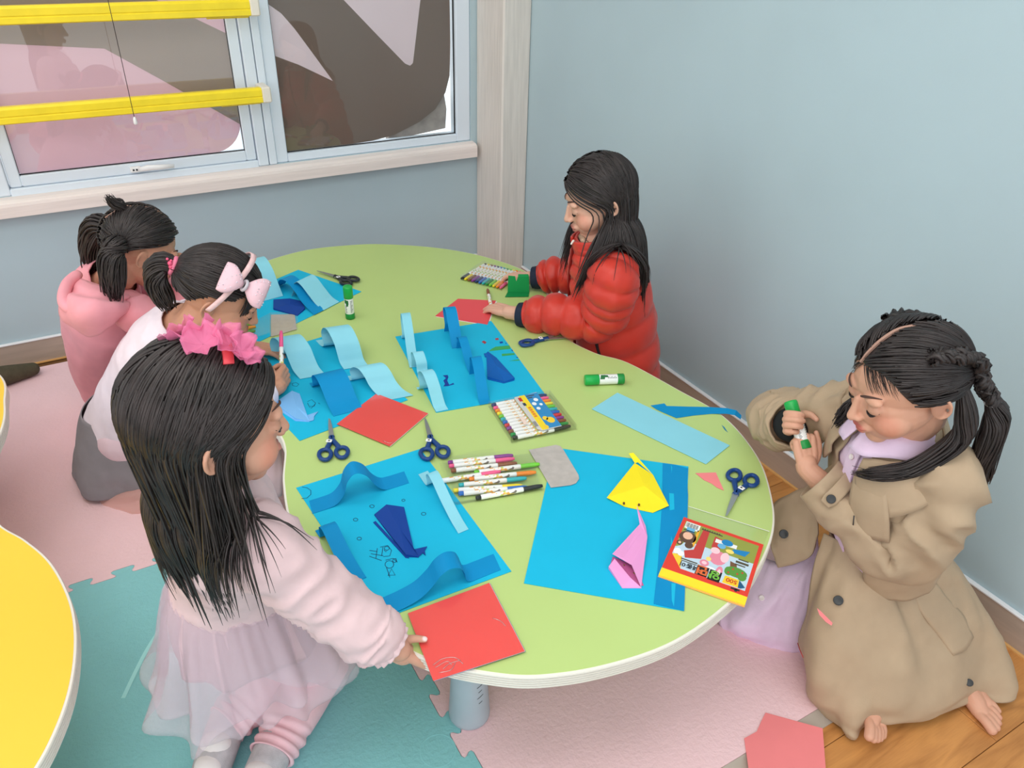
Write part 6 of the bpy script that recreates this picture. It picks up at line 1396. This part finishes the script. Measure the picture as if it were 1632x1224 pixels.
b1 = body_mesh([rest([([(0.078, 1.02, 0.36), (0.078, 0.99, 0.52), (0.078, 0.955, 0.63), n1], [0.078, 0.076, 0.074, 0.042]), ([r_s, r_e, r_w], [0.038, 0.033, 0.02]), ([l_s, l_e, l_w], [0.038, 0.033, 0.02]),
                      ([hipL, k1L], [0.06, 0.045]), ([hipR, k1R], [0.06, 0.045]), ([k1L, a1L, A(-0.050, 0.955, 0.05)], [0.042, 0.030, 0.022]), ([k1R, a1R, A(0.005, 0.88, 0.045)], [0.042, 0.030, 0.022])]),
                voxel(h1.prims(n1), 0.0022, 4), voxel(hr1, 0.0016, 3), voxel(hl1, 0.002, 2)], g1p, (208, 156, 132), h1.tints(lip=(184, 104, 100)) + [(tr1[4] + A(0.0, -0.001, 0.003), 0.0042, (240, 214, 212), 1.0)], M_skin)
h1.details(g1p)
M_dress = mat('pale_pink_cotton', (224, 194, 196), 0.85, 0.15, vary=0.015, vscale=30, bump=0.08, bscale=420)
def tulle(name, rgb, alpha):
    if name in MATS: return MATS[name]
    m = mat(name, rgb, 0.85, 0.1, alpha=alpha, bump=0.1, bscale=800); return m
M_tulle = tulle('pale_tulle', (232, 210, 220), 0.25)
st1 = spine([(0.078, 1.022, 0.432), (0.078, 1.008, 0.49), (0.078, 0.988, 0.555), (0.077, 0.968, 0.615), (0.076, 0.955, 0.660), (0.076, 0.948, 0.697), (0.076, 0.945, 0.722)], R1,
            [(0.104, 0.096, 0.100), (0.106, 0.092, 0.092), (0.116, 0.090, 0.090), (0.122, 0.084, 0.086), (0.100, 0.074, 0.076), (0.060, 0.056, 0.058), (0.050, 0.050, 0.050)])
garment('dress_top', st1, M_dress, g1p, 12, 72, crease(11, 0.0035, 2.0, 6), thick=0.003)
def ruffle(seed, n, amp, grow=1.0):
    return lambda th, t: (amp * t ** grow) * (math.sin(n * th + seed + 1.2 * math.sin(2 * th + seed)) + 0.5 * math.sin((n * 1.7) * th + seed * 2)) + 0.003 * math.sin(34 * th + seed) * (1 - t)
for i, (z1, rad, sd_) in enumerate(((0.245, 0.182, 0.3), (0.265, 0.165, 2.1))):
    ts = spine([(0.078, 1.022, 0.448 - i * 0.004), (0.078, 1.020, 0.42), (0.080, 1.012, 0.37), (0.082, 1.004, 0.315), (0.084, 0.998, z1)], R1, [(0.101, 0.094, 0.098), (0.111, 0.108, 0.112), (0.122, 0.130, 0.130), (0.130, 0.150, 0.146), (0.134, rad, rad)], lean=False)
    garment('tulle_skirt', ts, M_tulle, g1p, 9, 170, ruffle(sd_, 9 + i, 0.014, 1.1), thick=0.0012, wz=lambda th, t, k=sd_: 0.026 * t * t * (math.sin(4 * th + k) + 0.6 * math.sin(9 * th + 2 * k)))
garment('underskirt', spine([(0.078, 1.022, 0.446), (0.078, 1.020, 0.39), (0.080, 1.012, 0.325)], R1, [(0.099, 0.092, 0.096), (0.112, 0.112, 0.112), (0.118, 0.128, 0.12)], lean=False), M_dress, g1p, 8, 60, ruffle(1.0, 7, 0.006), thick=0.002)
sleeve('sleeve', [r_s + A(-0.014, 0.04, 0.018), r_s, (r_s + r_e) / 2, r_e, (r_e + r_w) / 2 + A(-0.004, 0, -0.004), r_w * 0.68 + r_e * 0.32 + A(0, 0, -0.004), r_w + (r_e - r_w) * 0.20 + A(-0.006, 0.006, 0.0)], [0.046, 0.057, 0.054, 0.051, 0.050, 0.046, 0.031], M_dress, g1p, sleeve_wr(1.1, 0.007), per=14, n=40, depth=0.02)
dw = nrm(r_w - r_e); sleeve('cuff_frill', [r_w - dw * 0.038 + A(-0.004, 0.004, 0.0), r_w - dw * 0.030 + A(-0.004, 0.004, 0.0), r_w - dw * 0.012 + A(-0.004, 0.004, 0)], [0.030, 0.034, 0.037], M_dress, g1p, lambda th, t: 0.0022 * math.sin(15 * th) * t, per=8, n=60)
sleeve('sleeve', [l_s + A(0.014, -0.04, 0.018), l_s, l_e, l_w + A(-0.02, -0.01, 0.02)], [0.046, 0.057, 0.050, 0.036], M_dress, g1p, sleeve_wr(3.1, 0.006), per=14, n=32)
M_legg = mat('pink_leggings', (246, 198, 206), 0.8, 0.15, vary=0.02, vscale=40)
for hp, kn, an in ((hipL, k1L, a1L), (hipR, k1R, a1R)):
    d = nrm(an - kn)
    sleeve('legging', [hp, (hp + kn) / 2, kn * 0.9 + hp * 0.1], [0.066, 0.060, 0.054], M_legg, g1p, None, 8, 28)
    sleeve('legging', [kn - d * 0.02, (kn + an) / 2 + A(0, 0, 0.008), an - d * 0.035, an + d * 0.005], [0.054, 0.052, 0.044, 0.041], M_legg, g1p, lambda th, t: 0.003 * math.sin(t * 40 + 2 * math.sin(th)) * (t > 0.5), 12, 28)
M_sock = mat('grey_sock', (196, 190, 194), 0.9, 0.1, vary=0.05, vscale=50, bump=0.15, bscale=500)
for an, toe in ((a1L, A(-0.075, 0.915, 0.05)), (a1R, A(-0.025, 0.84, 0.045))):
    d = nrm(toe - an); mb = MB(); mb.limb([an - d * 0.03 + A(0, 0, 0.004), an + d * 0.03, an + d * 0.09 + A(0, 0, -0.006), toe + A(0, 0, -0.012)], [0.036, 0.036, 0.034, 0.024], 18)
    mb.ell(an + d * 0.028 + A(0, 0, 0.008), (0.032, 0.032, 0.030)); v, f = voxel(mb, 0.004, 4); s_ob = np_mesh('sock', v, f, M_sock, g1p)
    mb = MB(); mb.ell(an + d * 0.050 + A(0, 0, 0.014), (0.030, 0.030, 0.026)); mb.ell(an + d * 0.09 + A(0, 0, 0.010), (0.026, 0.030, 0.022)); v, f = voxel(mb, 0.004, 3); np_mesh('sole', v, f, mat('white_sole', (236, 228, 228), 0.9), s_ob)
# hair: long, straight, behind a red hairband
az, el = scalp(h1, 2000, front_el=0.56, temple_el=0.10, ear_el=-0.05)
sg1_ = np.where(np.sin(az) * np.cos(el) > 0.0, 1.0, -1.0); fr1 = np.clip((1.6 - np.abs(az)) / 1.0, 0, 1)
cols1 = [(n1 + A(0, 0, -0.03), A(0.078, 1.02, 0.44), 0.084), (r_s + A(-0.012, 0.04, 0.0), l_s, 0.060), (l_s, l_e, 0.060), (r_s, r_e, 0.058), (n1, h1.c, 0.045)]
def comb1(p, a, e): return sg1_[:, None] * h1.R[None] * (0.12 + 0.5 * fr1[:, None]) - h1.F[None] * (0.22 + 0.50 * fr1[:, None]) - h1.U[None] * 0.5
p1 = fall(h1, az, el, 25, 0.0142, comb1, cols1, jitter=0.030, layer=(1.0, 1.06), ends=0.72, hug=0.22, axis=n1)
ch1 = [hair_cap(h1, 0.99, 0.58, 0.12, -0.02), strands(p1, taper(len(p1), p1.shape[1], 0.0027, 0.15), 3, 0.7)]
azf = RNG.uniform(0.7, 1.3, 130); elf = RNG.uniform(0.2, 0.75, 130)
pf = fall(h1, azf, elf, 24, 0.0142, lambda p, a, e: h1.R[None] * 0.45 - h1.F[None] * 0.45 - h1.U[None] * 0.5 + np.zeros((len(p), 1)), cols1, jitter=0.05, layer=(1.0, 1.05), ends=0.7, hug=0.0)
ch1.append(strands(pf, taper(130, pf.shape[1], 0.0022, 0.12), 3, 0.7)); hair_obj(ch1, g1p)
bandp = [h1.hc + (h1.R * math.sin(a) * 0.0835 + h1.U * math.cos(a) * 0.0945 + h1.F * 0.022 * math.cos(a)) for a in np.linspace(-1.75, 0.62, 30)]
mb = MB(); mb.loft([[q - h1.F * 0.0065 - nrm(q - h1.hc) * 0.001, q + h1.F * 0.0065 - nrm(q - h1.hc) * 0.001, q + h1.F * 0.006 + nrm(q - h1.hc) * 0.002, q - h1.F * 0.006 + nrm(q - h1.hc) * 0.002] for q in bandp], True, True)
mb.build('hairband', mat('red_satin', (232, 76, 86), 0.35, 0.4), g1p)
M_pinkt = tulle('pink_tulle', (246, 140, 182), 0.48)
def petal(c, n, size, seed, m, parent, name='bow_petal', cup=0.45):
    """ruffled round of tulle facing n"""
    n = nrm(n); u = nrm(np.cross(n, A(0.2, 0.3, 0.9))); w = np.cross(n, u); rows = []
    for i in range(7):
        r = size * (0.03 + 0.97 * i / 6)
        rows.append([np.asarray(c) + r * (math.cos(a) * u + math.sin(a) * w) * (1 + 0.07 * math.sin(4 * a + seed) * i / 6) + n * (cup * r * r / size + 0.20 * size * (i / 6) ** 2 * (math.sin(6 * a + seed * 2) + 0.4 * math.sin(13 * a + seed))) for a in np.linspace(0, 2 * PI, 48, endpoint=False)])
    rows2 = [[p - n * 0.0008 for p in r] for r in rows]
    return MB().loft(rows + rows2[::-1], True, False).build(name, m, parent)
bc = h1.p(0.012, -0.004, 0.110)
for k, (dr, df, du, sz) in enumerate(((-0.020, -0.016, 0.006, 0.028), (0.016, 0.016, 0.008, 0.028), (0.012, -0.014, 0.012, 0.024), (-0.010, 0.012, 0.010, 0.024), (0.026, 0.028, 0.0, 0.023), (-0.032, -0.028, 0.000, 0.023))):
    petal(bc + h1.R * dr + h1.F * df + h1.U * du * 0.5, h1.R * dr * 22 + h1.F * df * 22 + h1.U * 0.8, sz, k * 1.3, M_pinkt, g1p)
MB().ell(bc + h1.U * 0.004, (0.009, 0.009, 0.008)).build('bow_knot', M_pinkt, g1p)

# ===== girl with the bow headband, in a white long-sleeved top and a grey tulle skirt
F2 = nrm((0.90, -0.42, 0)); R2 = np.cross(F2, A(0, 0, 1))
g2p = person((0.0, 1.98, 0.02), 'girl with a pink bow headband in a white top and grey skirt, drawing')
h2 = Head((0.232, 1.690, 0.640), (0.80, -0.24, -0.55), s=0.98)
n2 = A(0.165, 1.765, 0.555)
r2s, r2e, r2w = A(0.105, 1.68, 0.50), A(0.195, 1.565, 0.425), A(0.306, 1.600, 0.425)
l2s, l2e, l2w = A(0.19, 1.885, 0.50), A(0.235, 1.92, 0.435), A(0.295, 1.83, 0.425)
MK_A, MK_B = P(449, 606, 0.415), P(448, 527, 0.505)
md = nrm(MK_B - MK_A)
hr2, tr2 = hand(r2w, P(458, 592, 0.428) - r2w, (-0.75, 0.45, -0.25), True, [(0.95, 1.25, 0.7), (1.0, 1.3, 0.8), (1.1, 1.35, 0.8), (1.1, 1.35, 0.8)], s=0.112, thumb=[(0.08, 0.06, -0.03), (0.20, 0.24, -0.10), (0.25, 0.40, -0.20), (0.20, 0.52, -0.26)], fore=r2w + A(-0.06, -0.01, 0.0))
hl2, tl2 = hand(l2w, (0.05, -0.035, -0.006), (0, 0, -1), False, CURL_RELAX, s=0.112, fore=l2w + A(-0.05, 0.03, 0.0))
hip2 = A(-0.01, 1.985, 0.19)
k2L, k2R = A(0.24, 1.98, 0.07), A(0.17, 1.86, 0.06)
b2 = body_mesh([rest([([hip2, A(0.06, 1.905, 0.34), A(0.13, 1.82, 0.48), n2], [0.095, 0.085, 0.08, 0.042]), ([r2s, r2e, r2w], [0.038, 0.033, 0.02]), ([l2s, l2e, l2w], [0.038, 0.033, 0.02]), ([hip2 + R2 * 0.06, k2R], [0.065, 0.05]), ([hip2 - R2 * 0.06, k2L], [0.065, 0.05]), ([k2L, A(-0.03, 2.10, 0.055)], [0.045, 0.03]), ([k2R, A(-0.03, 2.03, 0.05)], [0.040, 0.028])]),
                voxel(h2.prims(n2), 0.0024, 4), voxel(hr2, 0.0016, 3), voxel(hl2, 0.002, 2)], g2p, (206, 150, 122), h2.tints(), M_skin)
h2.details(g2p)
M_white = mat('pinkish_white_jersey', (238, 222, 230), 0.85, 0.15, vary=0.012, vscale=30, bump=0.06, bscale=420)
st2 = spine([hip2 + A(-0.004, 0.0, -0.005), A(0.022, 1.948, 0.27), A(0.065, 1.900, 0.36), A(0.108, 1.846, 0.45), A(0.140, 1.80, 0.515), A(0.158, 1.776, 0.548)], R2, [(0.116, 0.11, 0.112), (0.112, 0.10, 0.106), (0.112, 0.092, 0.104), (0.118, 0.085, 0.098), (0.090, 0.070, 0.076), (0.056, 0.052, 0.054)])
garment('top', st2, M_white, g2p, 12, 72, crease(21, 0.004, 1.8, 7), thick=0.003)
sleeve('sleeve', [r2s + A(0.02, 0.03, 0.015), r2s, (r2s + r2e) / 2, r2e, (r2e + r2w) / 2, r2w + A(-0.016, -0.004, 0.0)], [0.046, 0.053, 0.049, 0.046, 0.041, 0.033], M_white, g2p, sleeve_wr(1.7, 0.006), per=14, n=36)
sleeve('sleeve', [l2s + A(-0.01, -0.03, 0.015), l2s, l2e, l2w + A(-0.016, 0.008, 0.0)], [0.046, 0.052, 0.044, 0.033], M_white, g2p, sleeve_wr(2.7, 0.006), per=14, n=32)
mb = MB(); mb.limb([hip2 + R2 * 0.06, k2R], [0.074, 0.058]); mb.limb([hip2 - R2 * 0.06, k2L], [0.074, 0.058]); mb.limb([k2L, A(-0.03, 2.10, 0.06)], [0.054, 0.040]); mb.limb([k2R, A(-0.03, 2.03, 0.055)], [0.050, 0.036]); v, f = voxel(mb, 0.008, 2)
np_mesh('leggings', v, f, mat('pale_pink_lining', (226, 196, 204), 0.85), g2p)
M_grey = mat('grey_skirt_cloth', (138, 132, 136), 0.85, 0.15, vary=0.03, vscale=20, bump=0.08, bscale=500)
gk = spine([(-0.005, 1.99, 0.25), (-0.015, 2.00, 0.17), (-0.025, 2.01, 0.09), (-0.025, 2.015, 0.035)], R2, [(0.115, 0.11, 0.112), (0.135, 0.14, 0.135), (0.150, 0.20, 0.150), (0.155, 0.22, 0.160)], lean=False)
garment('skirt', gk, M_grey, g2p, 10, 96, lambda th, t: 0.010 * t * math.sin(6 * th + 2 * t) + 0.007 * math.sin(PI * 3 * t) * nz(th * 1.5, t * 3, 4.0), thick=0.003)
M_peach = tulle('peach_tulle', (238, 186, 176), 0.40)
pg = [[P(152, 792, .02), P(200, 768, .05), P(212, 738, .10), P(240, 700, .14)], [P(150, 805, .012), P(205, 795, .05), P(250, 770, .08), P(300, 740, .10)], [P(172, 818, .005), P(215, 822, .012), P(270, 820, .02), P(330, 800, .03)]]
patch('tulle_layer', pg, M_peach, g2p, 6, 6, lambda u, v: 0.012 * nz(u * 5, v * 4, 1.0), thick=0.001)
pg = [[P(415, 700, .20), P(430, 690, .22), P(446, 690, .22)], [P(405, 745, .18), P(425, 745, .20), P(450, 745, .20)], [P(395, 790, .12), P(420, 800, .13), P(450, 790, .13)]]
patch('skirt_hem', pg, mat('pale_pink_lining', (226, 196, 204), 0.85), g2p, 5, 5, lambda u, v: 0.006 * nz(u * 6, v * 3, 2.0), thick=0.002)
# hair combed into a ponytail at the back
az, el = scalp(h2, 1900, front_el=0.52, temple_el=0.02, ear_el=-0.08, nape=-0.55)
tie2 = (PI, -0.05); p2 = gather(h2, az, el, tie2, 14, (1.0, 1.05), 0.02); ch2 = [hair_cap(h2, 0.975, 0.54, 0.05, -0.06, -0.55), strands(p2, taper(len(p2), 14, 0.0027, 0.6), 3, 0.7)]
t0 = h2.q(np.array(PI), np.array(-0.05), np.array(1.03)); bk = nrm(t0 - h2.hc)
tp_, tr_ = tail([t0, t0 + bk * 0.032 + A(0, 0, -0.004), t0 + bk * 0.045 + A(-0.008, 0.0, -0.045), t0 + bk * 0.036 + A(-0.004, -0.01, -0.115)], 190, 0.021, 18, np.ones(18), 0.0032, r_end=0.55); ch2.append(strands(tp_, tr_, 4, 0.5))
fb = RNG.uniform(-0.9, 0.9, 240); fe = RNG.uniform(0.45, 0.62, 240)
pb = fall(h2, fb, fe, 10, 0.0075, lambda p, a, e: h2.F[None] * 0.1 - h2.U[None] * 0.9 + np.zeros((len(p), 1)), [], jitter=0.05, layer=(1.0, 1.04), ends=0.6)
ch2.append(strands(pb, taper(240, pb.shape[1], 0.0024, 0.2), 3, 0.7)); hair_obj(ch2, g2p)
MB().tube([t0 + bk * 0.006 + 0.017 * (math.cos(a) * h2.R + math.sin(a) * np.cross(bk, h2.R)) for a in np.linspace(0, 2 * PI, 17)], 0.0055, 8, caps=False).build('hair_tie', mat('pink_hair_tie', (240, 130, 160), 0.6), g2p)
mb = MB(); cB = t0 + bk * 0.008 + h2.R * 0.018 + A(0, 0, 0.012)
for dx, dz, r in ((0, 0, 0.0055), (-0.004, 0.008, 0.003), (0.004, 0.008, 0.003), (0, -0.008, 0.005)): mb.ell(cB + h2.F * dx + A(0, 0, dz), r, n=10, m=8)
mb.build('hair_charm', mat('charm_pink', (236, 92, 130), 0.35, 0.4), g2p)
M_band = mat('pale_pink_ribbon', (246, 204, 204), 0.5, 0.3, vary=0.05, vscale=60)
band = [h2.hc + (h2.R * math.sin(a) * 0.0845 + h2.U * math.cos(a) * 0.0935 + h2.F * (0.030 * math.cos(a) + 0.006)) for a in np.linspace(-1.9, 1.9, 40)]
mb = MB(); mb.loft([[q - h2.F * 0.006, q + h2.F * 0.006, q + h2.F * 0.0055 + nrm(q - h2.hc) * 0.003, q - h2.F * 0.0055 + nrm(q - h2.hc) * 0.003] for q in band], True, True); mb.build('headband', M_band, g2p)
M_seq = tulle('sequin_tulle', (246, 206, 216), 0.9); MATS['sequin_tulle'].node_tree.nodes['Principled BSDF'].inputs['Roughness'].default_value = 0.35
aB = 1.0; bw = h2.hc + (h2.R * math.sin(aB) * 0.092 + h2.U * math.cos(aB) * 0.102 + h2.F * 0.034); bn = nrm(bw - h2.hc); bt = nrm(np.cross(bn, h2.F)); bf_ = np.cross(bt, bn)
for s_ in (-1, 1):
    rows = []
    for i in range(8):
        t = i / 7; wd = 0.006 + 0.028 * math.sin(min(1.0, t * 1.05) * PI * 0.62) ; cN = bw + h2.F * s_ * (0.004 + 0.050 * t) * 0.9 + bn * 0.006
        rows.append([cN + bt * wd * math.cos(a) + bn * (0.004 + 0.012 * math.sin(PI * t)) * math.sin(a) + bt * 0.0012 * math.sin(9 * a) * t for a in np.linspace(0, 2 * PI, 26, endpoint=False)])
    rows.append([rows[-1][k] * 0.35 + np.mean(rows[-1], axis=0) * 0.65 for k in range(26)])
    lobe = MB().loft(rows, True, True).build('bow_loop', M_seq, g2p)
    mb = MB()
    for k in range(22):
        r_ = rows[RNG.integers(2, 8)]; p = r_[RNG.integers(2, 11)]; mb.ell(p + bn * 0.0006, (0.0016, 0.0016, 0.0009), n=6, m=4)
    sq = mb.build('sequins', mat('sequin', (244, 240, 248), 0.12, 0.8, metal=0.4), lobe); sq['kind'] = 'stuff'
MB().tube([bw + bn * 0.008 + bt * 0.011 * math.cos(a) + bn * 0.010 * math.sin(a) for a in np.linspace(0, 2 * PI, 15)], 0.0035, 8, caps=False).build('bow_knot', mat('silver_thread', (196, 190, 198), 0.4, 0.5), g2p)
# the pink marker in her fist
o = copy_tree(PROTO['pink']); o['label'] = 'pink marker pen held upright in the fist of the girl with the bow headband'; del o['group']
o.rotation_mode = 'QUATERNION'; o.rotation_quaternion = Vector(md).to_track_quat('X', 'Z'); o.location = MK_B - md * 0.1395

# ===== girl in the pink hooded top (furthest back, head resting on her hand)
F3 = nrm((0.93, 0.10, 0)); R3 = np.cross(F3, A(0, 0, 1))
g3p = person((0.0, 2.33, 0.02), 'girl in a pink hooded top with two loose pigtails, resting her head on her hand')
h3 = Head((0.118, 2.055, 0.640), (0.86, 0.10, -0.50), s=0.97)
n3 = A(0.045, 2.095, 0.56)
r3s, r3e, r3w = A(0.055, 1.995, 0.50), A(0.185, 2.02, 0.425), A(0.222, 2.105, 0.548)
l3s, l3e, l3w = A(0.06, 2.225, 0.50), A(0.22, 2.26, 0.43), A(0.32, 2.20, 0.425)
hr3, tr3 = hand(r3w, P(284, 398, 0.66) - r3w, (-0.85, -0.30, 0.3), True, [(0.3, 0.5, 0.4)] * 4, s=0.112, fore=r3w + A(-0.01, -0.03, -0.05))
hl3, tl3 = hand(l3w, (0.05, -0.03, -0.005), (0, 0, -1), False, CURL_RELAX, s=0.112, fore=l3w + A(-0.05, 0.03, 0))
hip3 = A(-0.005, 2.335, 0.17); k3L, k3R = A(0.27, 2.40, 0.07), A(0.25, 2.22, 0.07)
b3 = body_mesh([rest([([hip3, A(0.0, 2.26, 0.32), A(0.015, 2.17, 0.46), n3], [0.095, 0.085, 0.08, 0.042]), ([r3s, r3e, r3w], [0.038, 0.033, 0.02]), ([l3s, l3e, l3w], [0.038, 0.033, 0.02]), ([hip3 + R3 * 0.06, k3R], [0.065, 0.05]), ([hip3 - R3 * 0.06, k3L], [0.065, 0.05]), ([k3L, A(0.0, 2.42, 0.055)], [0.045, 0.03]), ([k3R, A(0.0, 2.28, 0.055)], [0.045, 0.03])]),
                voxel(h3.prims(n3), 0.0024, 4), voxel(hr3, 0.0017, 3), voxel(hl3, 0.002, 2)], g3p, (206, 150, 124), h3.tints(), M_skin)
h3.details(g3p)
M_hood = mat('pink_fleece', (240, 162, 172), 0.88, 0.12, vary=0.015, vscale=25, bump=0.07, bscale=380, sheen=0.1)
st3 = spine([hip3 + A(0.0, 0.02, -0.11), hip3 + A(-0.004, 0.01, -0.03), A(-0.012, 2.29, 0.25), A(-0.008, 2.235, 0.36), A(0.008, 2.165, 0.455), A(0.028, 2.125, 0.52), A(0.042, 2.10, 0.555)], R3, [(0.105, 0.11, 0.105), (0.118, 0.11, 0.118), (0.118, 0.10, 0.116), (0.118, 0.092, 0.108), (0.122, 0.086, 0.100), (0.096, 0.072, 0.080), (0.062, 0.056, 0.06)])
garment('hooded_top', st3, M_hood, g3p, 12, 72, crease(31, 0.004, 1.7, 6), thick=0.004)
sleeve('sleeve', [r3s + A(0.0, 0.06, 0.005), r3s + A(0.0, 0.025, 0.004), r3s + A(0.02, 0.0, -0.01), (r3s + r3e) / 2 + A(0, 0, -0.004), r3e, (r3e + r3w) / 2, r3w + A(-0.004, -0.008, -0.014)], [0.034, 0.046, 0.052, 0.050, 0.048, 0.043, 0.036], M_hood, g3p, sleeve_wr(4.7, 0.007), per=14, n=36)
sleeve('sleeve', [l3s + A(0.0, -0.03, 0.015), l3s, l3e, l3w + A(-0.016, 0.01, 0)], [0.048, 0.056, 0.048, 0.036], M_hood, g3p, sleeve_wr(5.7, 0.007), per=14, n=32)
# the hood lying on her back
gH = [[P(122, 440, .585), P(150, 452, .59), P(182, 462, .575), P(206, 470, .55)], [P(103, 470, .57), P(134, 478, .592), P(174, 484, .575), P(205, 482, .54)],
      [P(98, 502, .53), P(130, 508, .555), P(170, 505, .545), P(203, 494, .52)], [P(116, 522, .485), P(146, 538, .480), P(174, 522, .50), P(200, 502, .495)]]
patch('hood', gH, M_hood, g3p, 9, 9, lambda u, v: 0.006 * math.sin(PI * v) - 0.010 * math.exp(-((v - 0.22) / 0.06) ** 2) + 0.004 * nz(u * 5, v * 3, 6.2), thick=0.022)
MB().tube(crom([P(126, 436, .592), P(108, 452, .585), P(101, 478, .570), P(112, 492, .560), P(132, 486, .575)], 6), [0.010, 0.013, 0.014, 0.014, 0.014, 0.014, 0.014, 0.014, 0.014, 0.014, 0.014, 0.014, 0.014, 0.014, 0.014, 0.014, 0.014, 0.014, 0.014, 0.013, 0.013, 0.012, 0.010, 0.008, 0.006], 10).build('hood_rim', M_hood, g3p)
mb = MB(); mb.limb([hip3 + R3 * 0.06, k3R], [0.08, 0.06]); mb.limb([hip3 - R3 * 0.06, k3L], [0.08, 0.06]); mb.limb([k3L, A(0.0, 2.42, 0.06)], [0.055, 0.04]); mb.limb([k3R, A(0.0, 2.28, 0.06)], [0.055, 0.04]); v, f = voxel(mb, 0.008, 2); np_mesh('leggings', v, f, mat('rose_leggings', (224, 158, 168), 0.85), g3p)
az, el = scalp(h3, 1900, front_el=0.56, temple_el=0.08, ear_el=-0.06, nape=-0.55); x_ = np.sin(az) * np.cos(el); keep = ~((np.abs(x_) < 0.03) & (el > -0.2)); az, el = az[keep], el[keep]; sg = np.sign(np.sin(az))
p3 = gather(h3, az, el, (sg * 2.2, np.where(el < 0, -0.25, -0.10)), 14, (1.0, 1.05), 0.02); ch3 = [hair_cap(h3, 0.975, 0.58, 0.10, -0.04, -0.55), strands(p3, taper(len(p3), 14, 0.0027, 0.6), 3, 0.7)]
for sgn_, tip in ((1, A(-0.02, -0.005, -0.125)), (-1, A(-0.03, 0.02, -0.12))):
    t0 = h3.q(np.array(sgn_ * 2.2), np.array(-0.15), np.array(1.03)); bk = nrm((t0 - h3.hc) * A(1, 1, 0.3))
    tp_, tr_ = tail([t0, t0 + bk * 0.034 + A(0, 0, 0.006), t0 + bk * 0.052 + tip * 0.35, t0 + bk * 0.045 + tip], 170, 0.026, 18, np.ones(18), 0.0034, r_end=0.35, jitter=0.006); ch3.append(strands(tp_, tr_, 4, 0.5))
# the small upright tuft on the crown
t0 = h3.q(np.array(PI * 0.93), np.array(0.80), np.array(1.02)); bk = nrm(t0 - h3.hc)
tp_, tr_ = tail([t0 - bk * 0.008, t0 + bk * 0.010 + A(0, 0, 0.0), t0 + bk * 0.016 + A(-0.012, 0.0, 0.004), t0 + bk * 0.020 + A(-0.022, 0.0, 0.022)], 60, 0.012, 12, np.ones(12), 0.0018, r_end=0.15); ch3.append(strands(tp_, tr_, 4, 0.5))
hair_obj(ch3, g3p)
parting(h3, [(0.1, 1.25), (1.2, 1.45), (2.6, 1.30), (2.9, 1.05), (3.3, 0.85), (3.05, 0.6), (3.2, 0.3)], g3p, 0.0024, 1.035)

# ===== someone at the yellow table: only a dark olive sock reaches into the picture
g6 = person(tuple(P(30, 600, 0.02)), 'person sitting at the yellow table, only the foot in a dark olive sock showing')
fa, fb_ = P(-75, 622, 0.055), P(52, 588, 0.045)
mb = MB(); mb.limb([fa + A(-0.16, -0.06, 0.02), fa, fa * 0.5 + fb_ * 0.5 + A(0, 0, 0.004), fb_], [0.046, 0.036, 0.036, 0.022], 18); v, f = voxel(mb, 0.004, 4); np_mesh('sock_foot', v, f, mat('olive_sock', (82, 76, 60), 0.92, vary=0.06, vscale=60, bump=0.15, bscale=500), g6)

# small paper snippets on the trench coat
for pts, lb in ((((1302, 969), (1308, 974), (1327, 993), (1325, 997), (1316, 991), (1306, 980)), 'narrow coral paper sliver lying on the skirt of the trench coat'),):
    q = [P(u, v, 0.262 - (v - 957) * 0.0011) for u, v in pts]; n_ = nrm(CAMP - q[0]); mb = MB(); k = len(q); mb.add([p + n_ * 0.010 for p in q] + [p + n_ * 0.0106 for p in q], [tuple(range(k)), tuple(range(2 * k - 1, k - 1, -1))] + [(i, (i + 1) % k, (i + 1) % k + k, i + k) for i in range(k)])
    tag(mb.build('paper_scrap', M_coral, None), lb, 'paper scrap')

o = copy_tree(PROTO['brown']); o['label'] = 'marker pen pinched in the near hand of the girl in red, above the red paper'; del o['group']
ma_, mb2 = P(785, 500, 0.408), P(777, 461, 0.408); lay(o, mb2 - nrm(mb2 - ma_) * Lm, mb2, TZ + 0.0085)
o['label'] = 'marker pen pinned down by the near hand of the girl in red'

p_, n_ = surf(gC, 0.02, 0.56, coatfold, 0.004); q_, _ = surf(gC, 0.07, 0.55, coatfold, 0.004)
tag(MB().tube([p_, (p_ + q_) / 2 + n_ * 0.001, q_], 0.0009, 5).build('red_thread', mat('red_thread', (196, 60, 50), 0.7), None), 'short red thread caught on the front edge of the trench coat', 'thread')
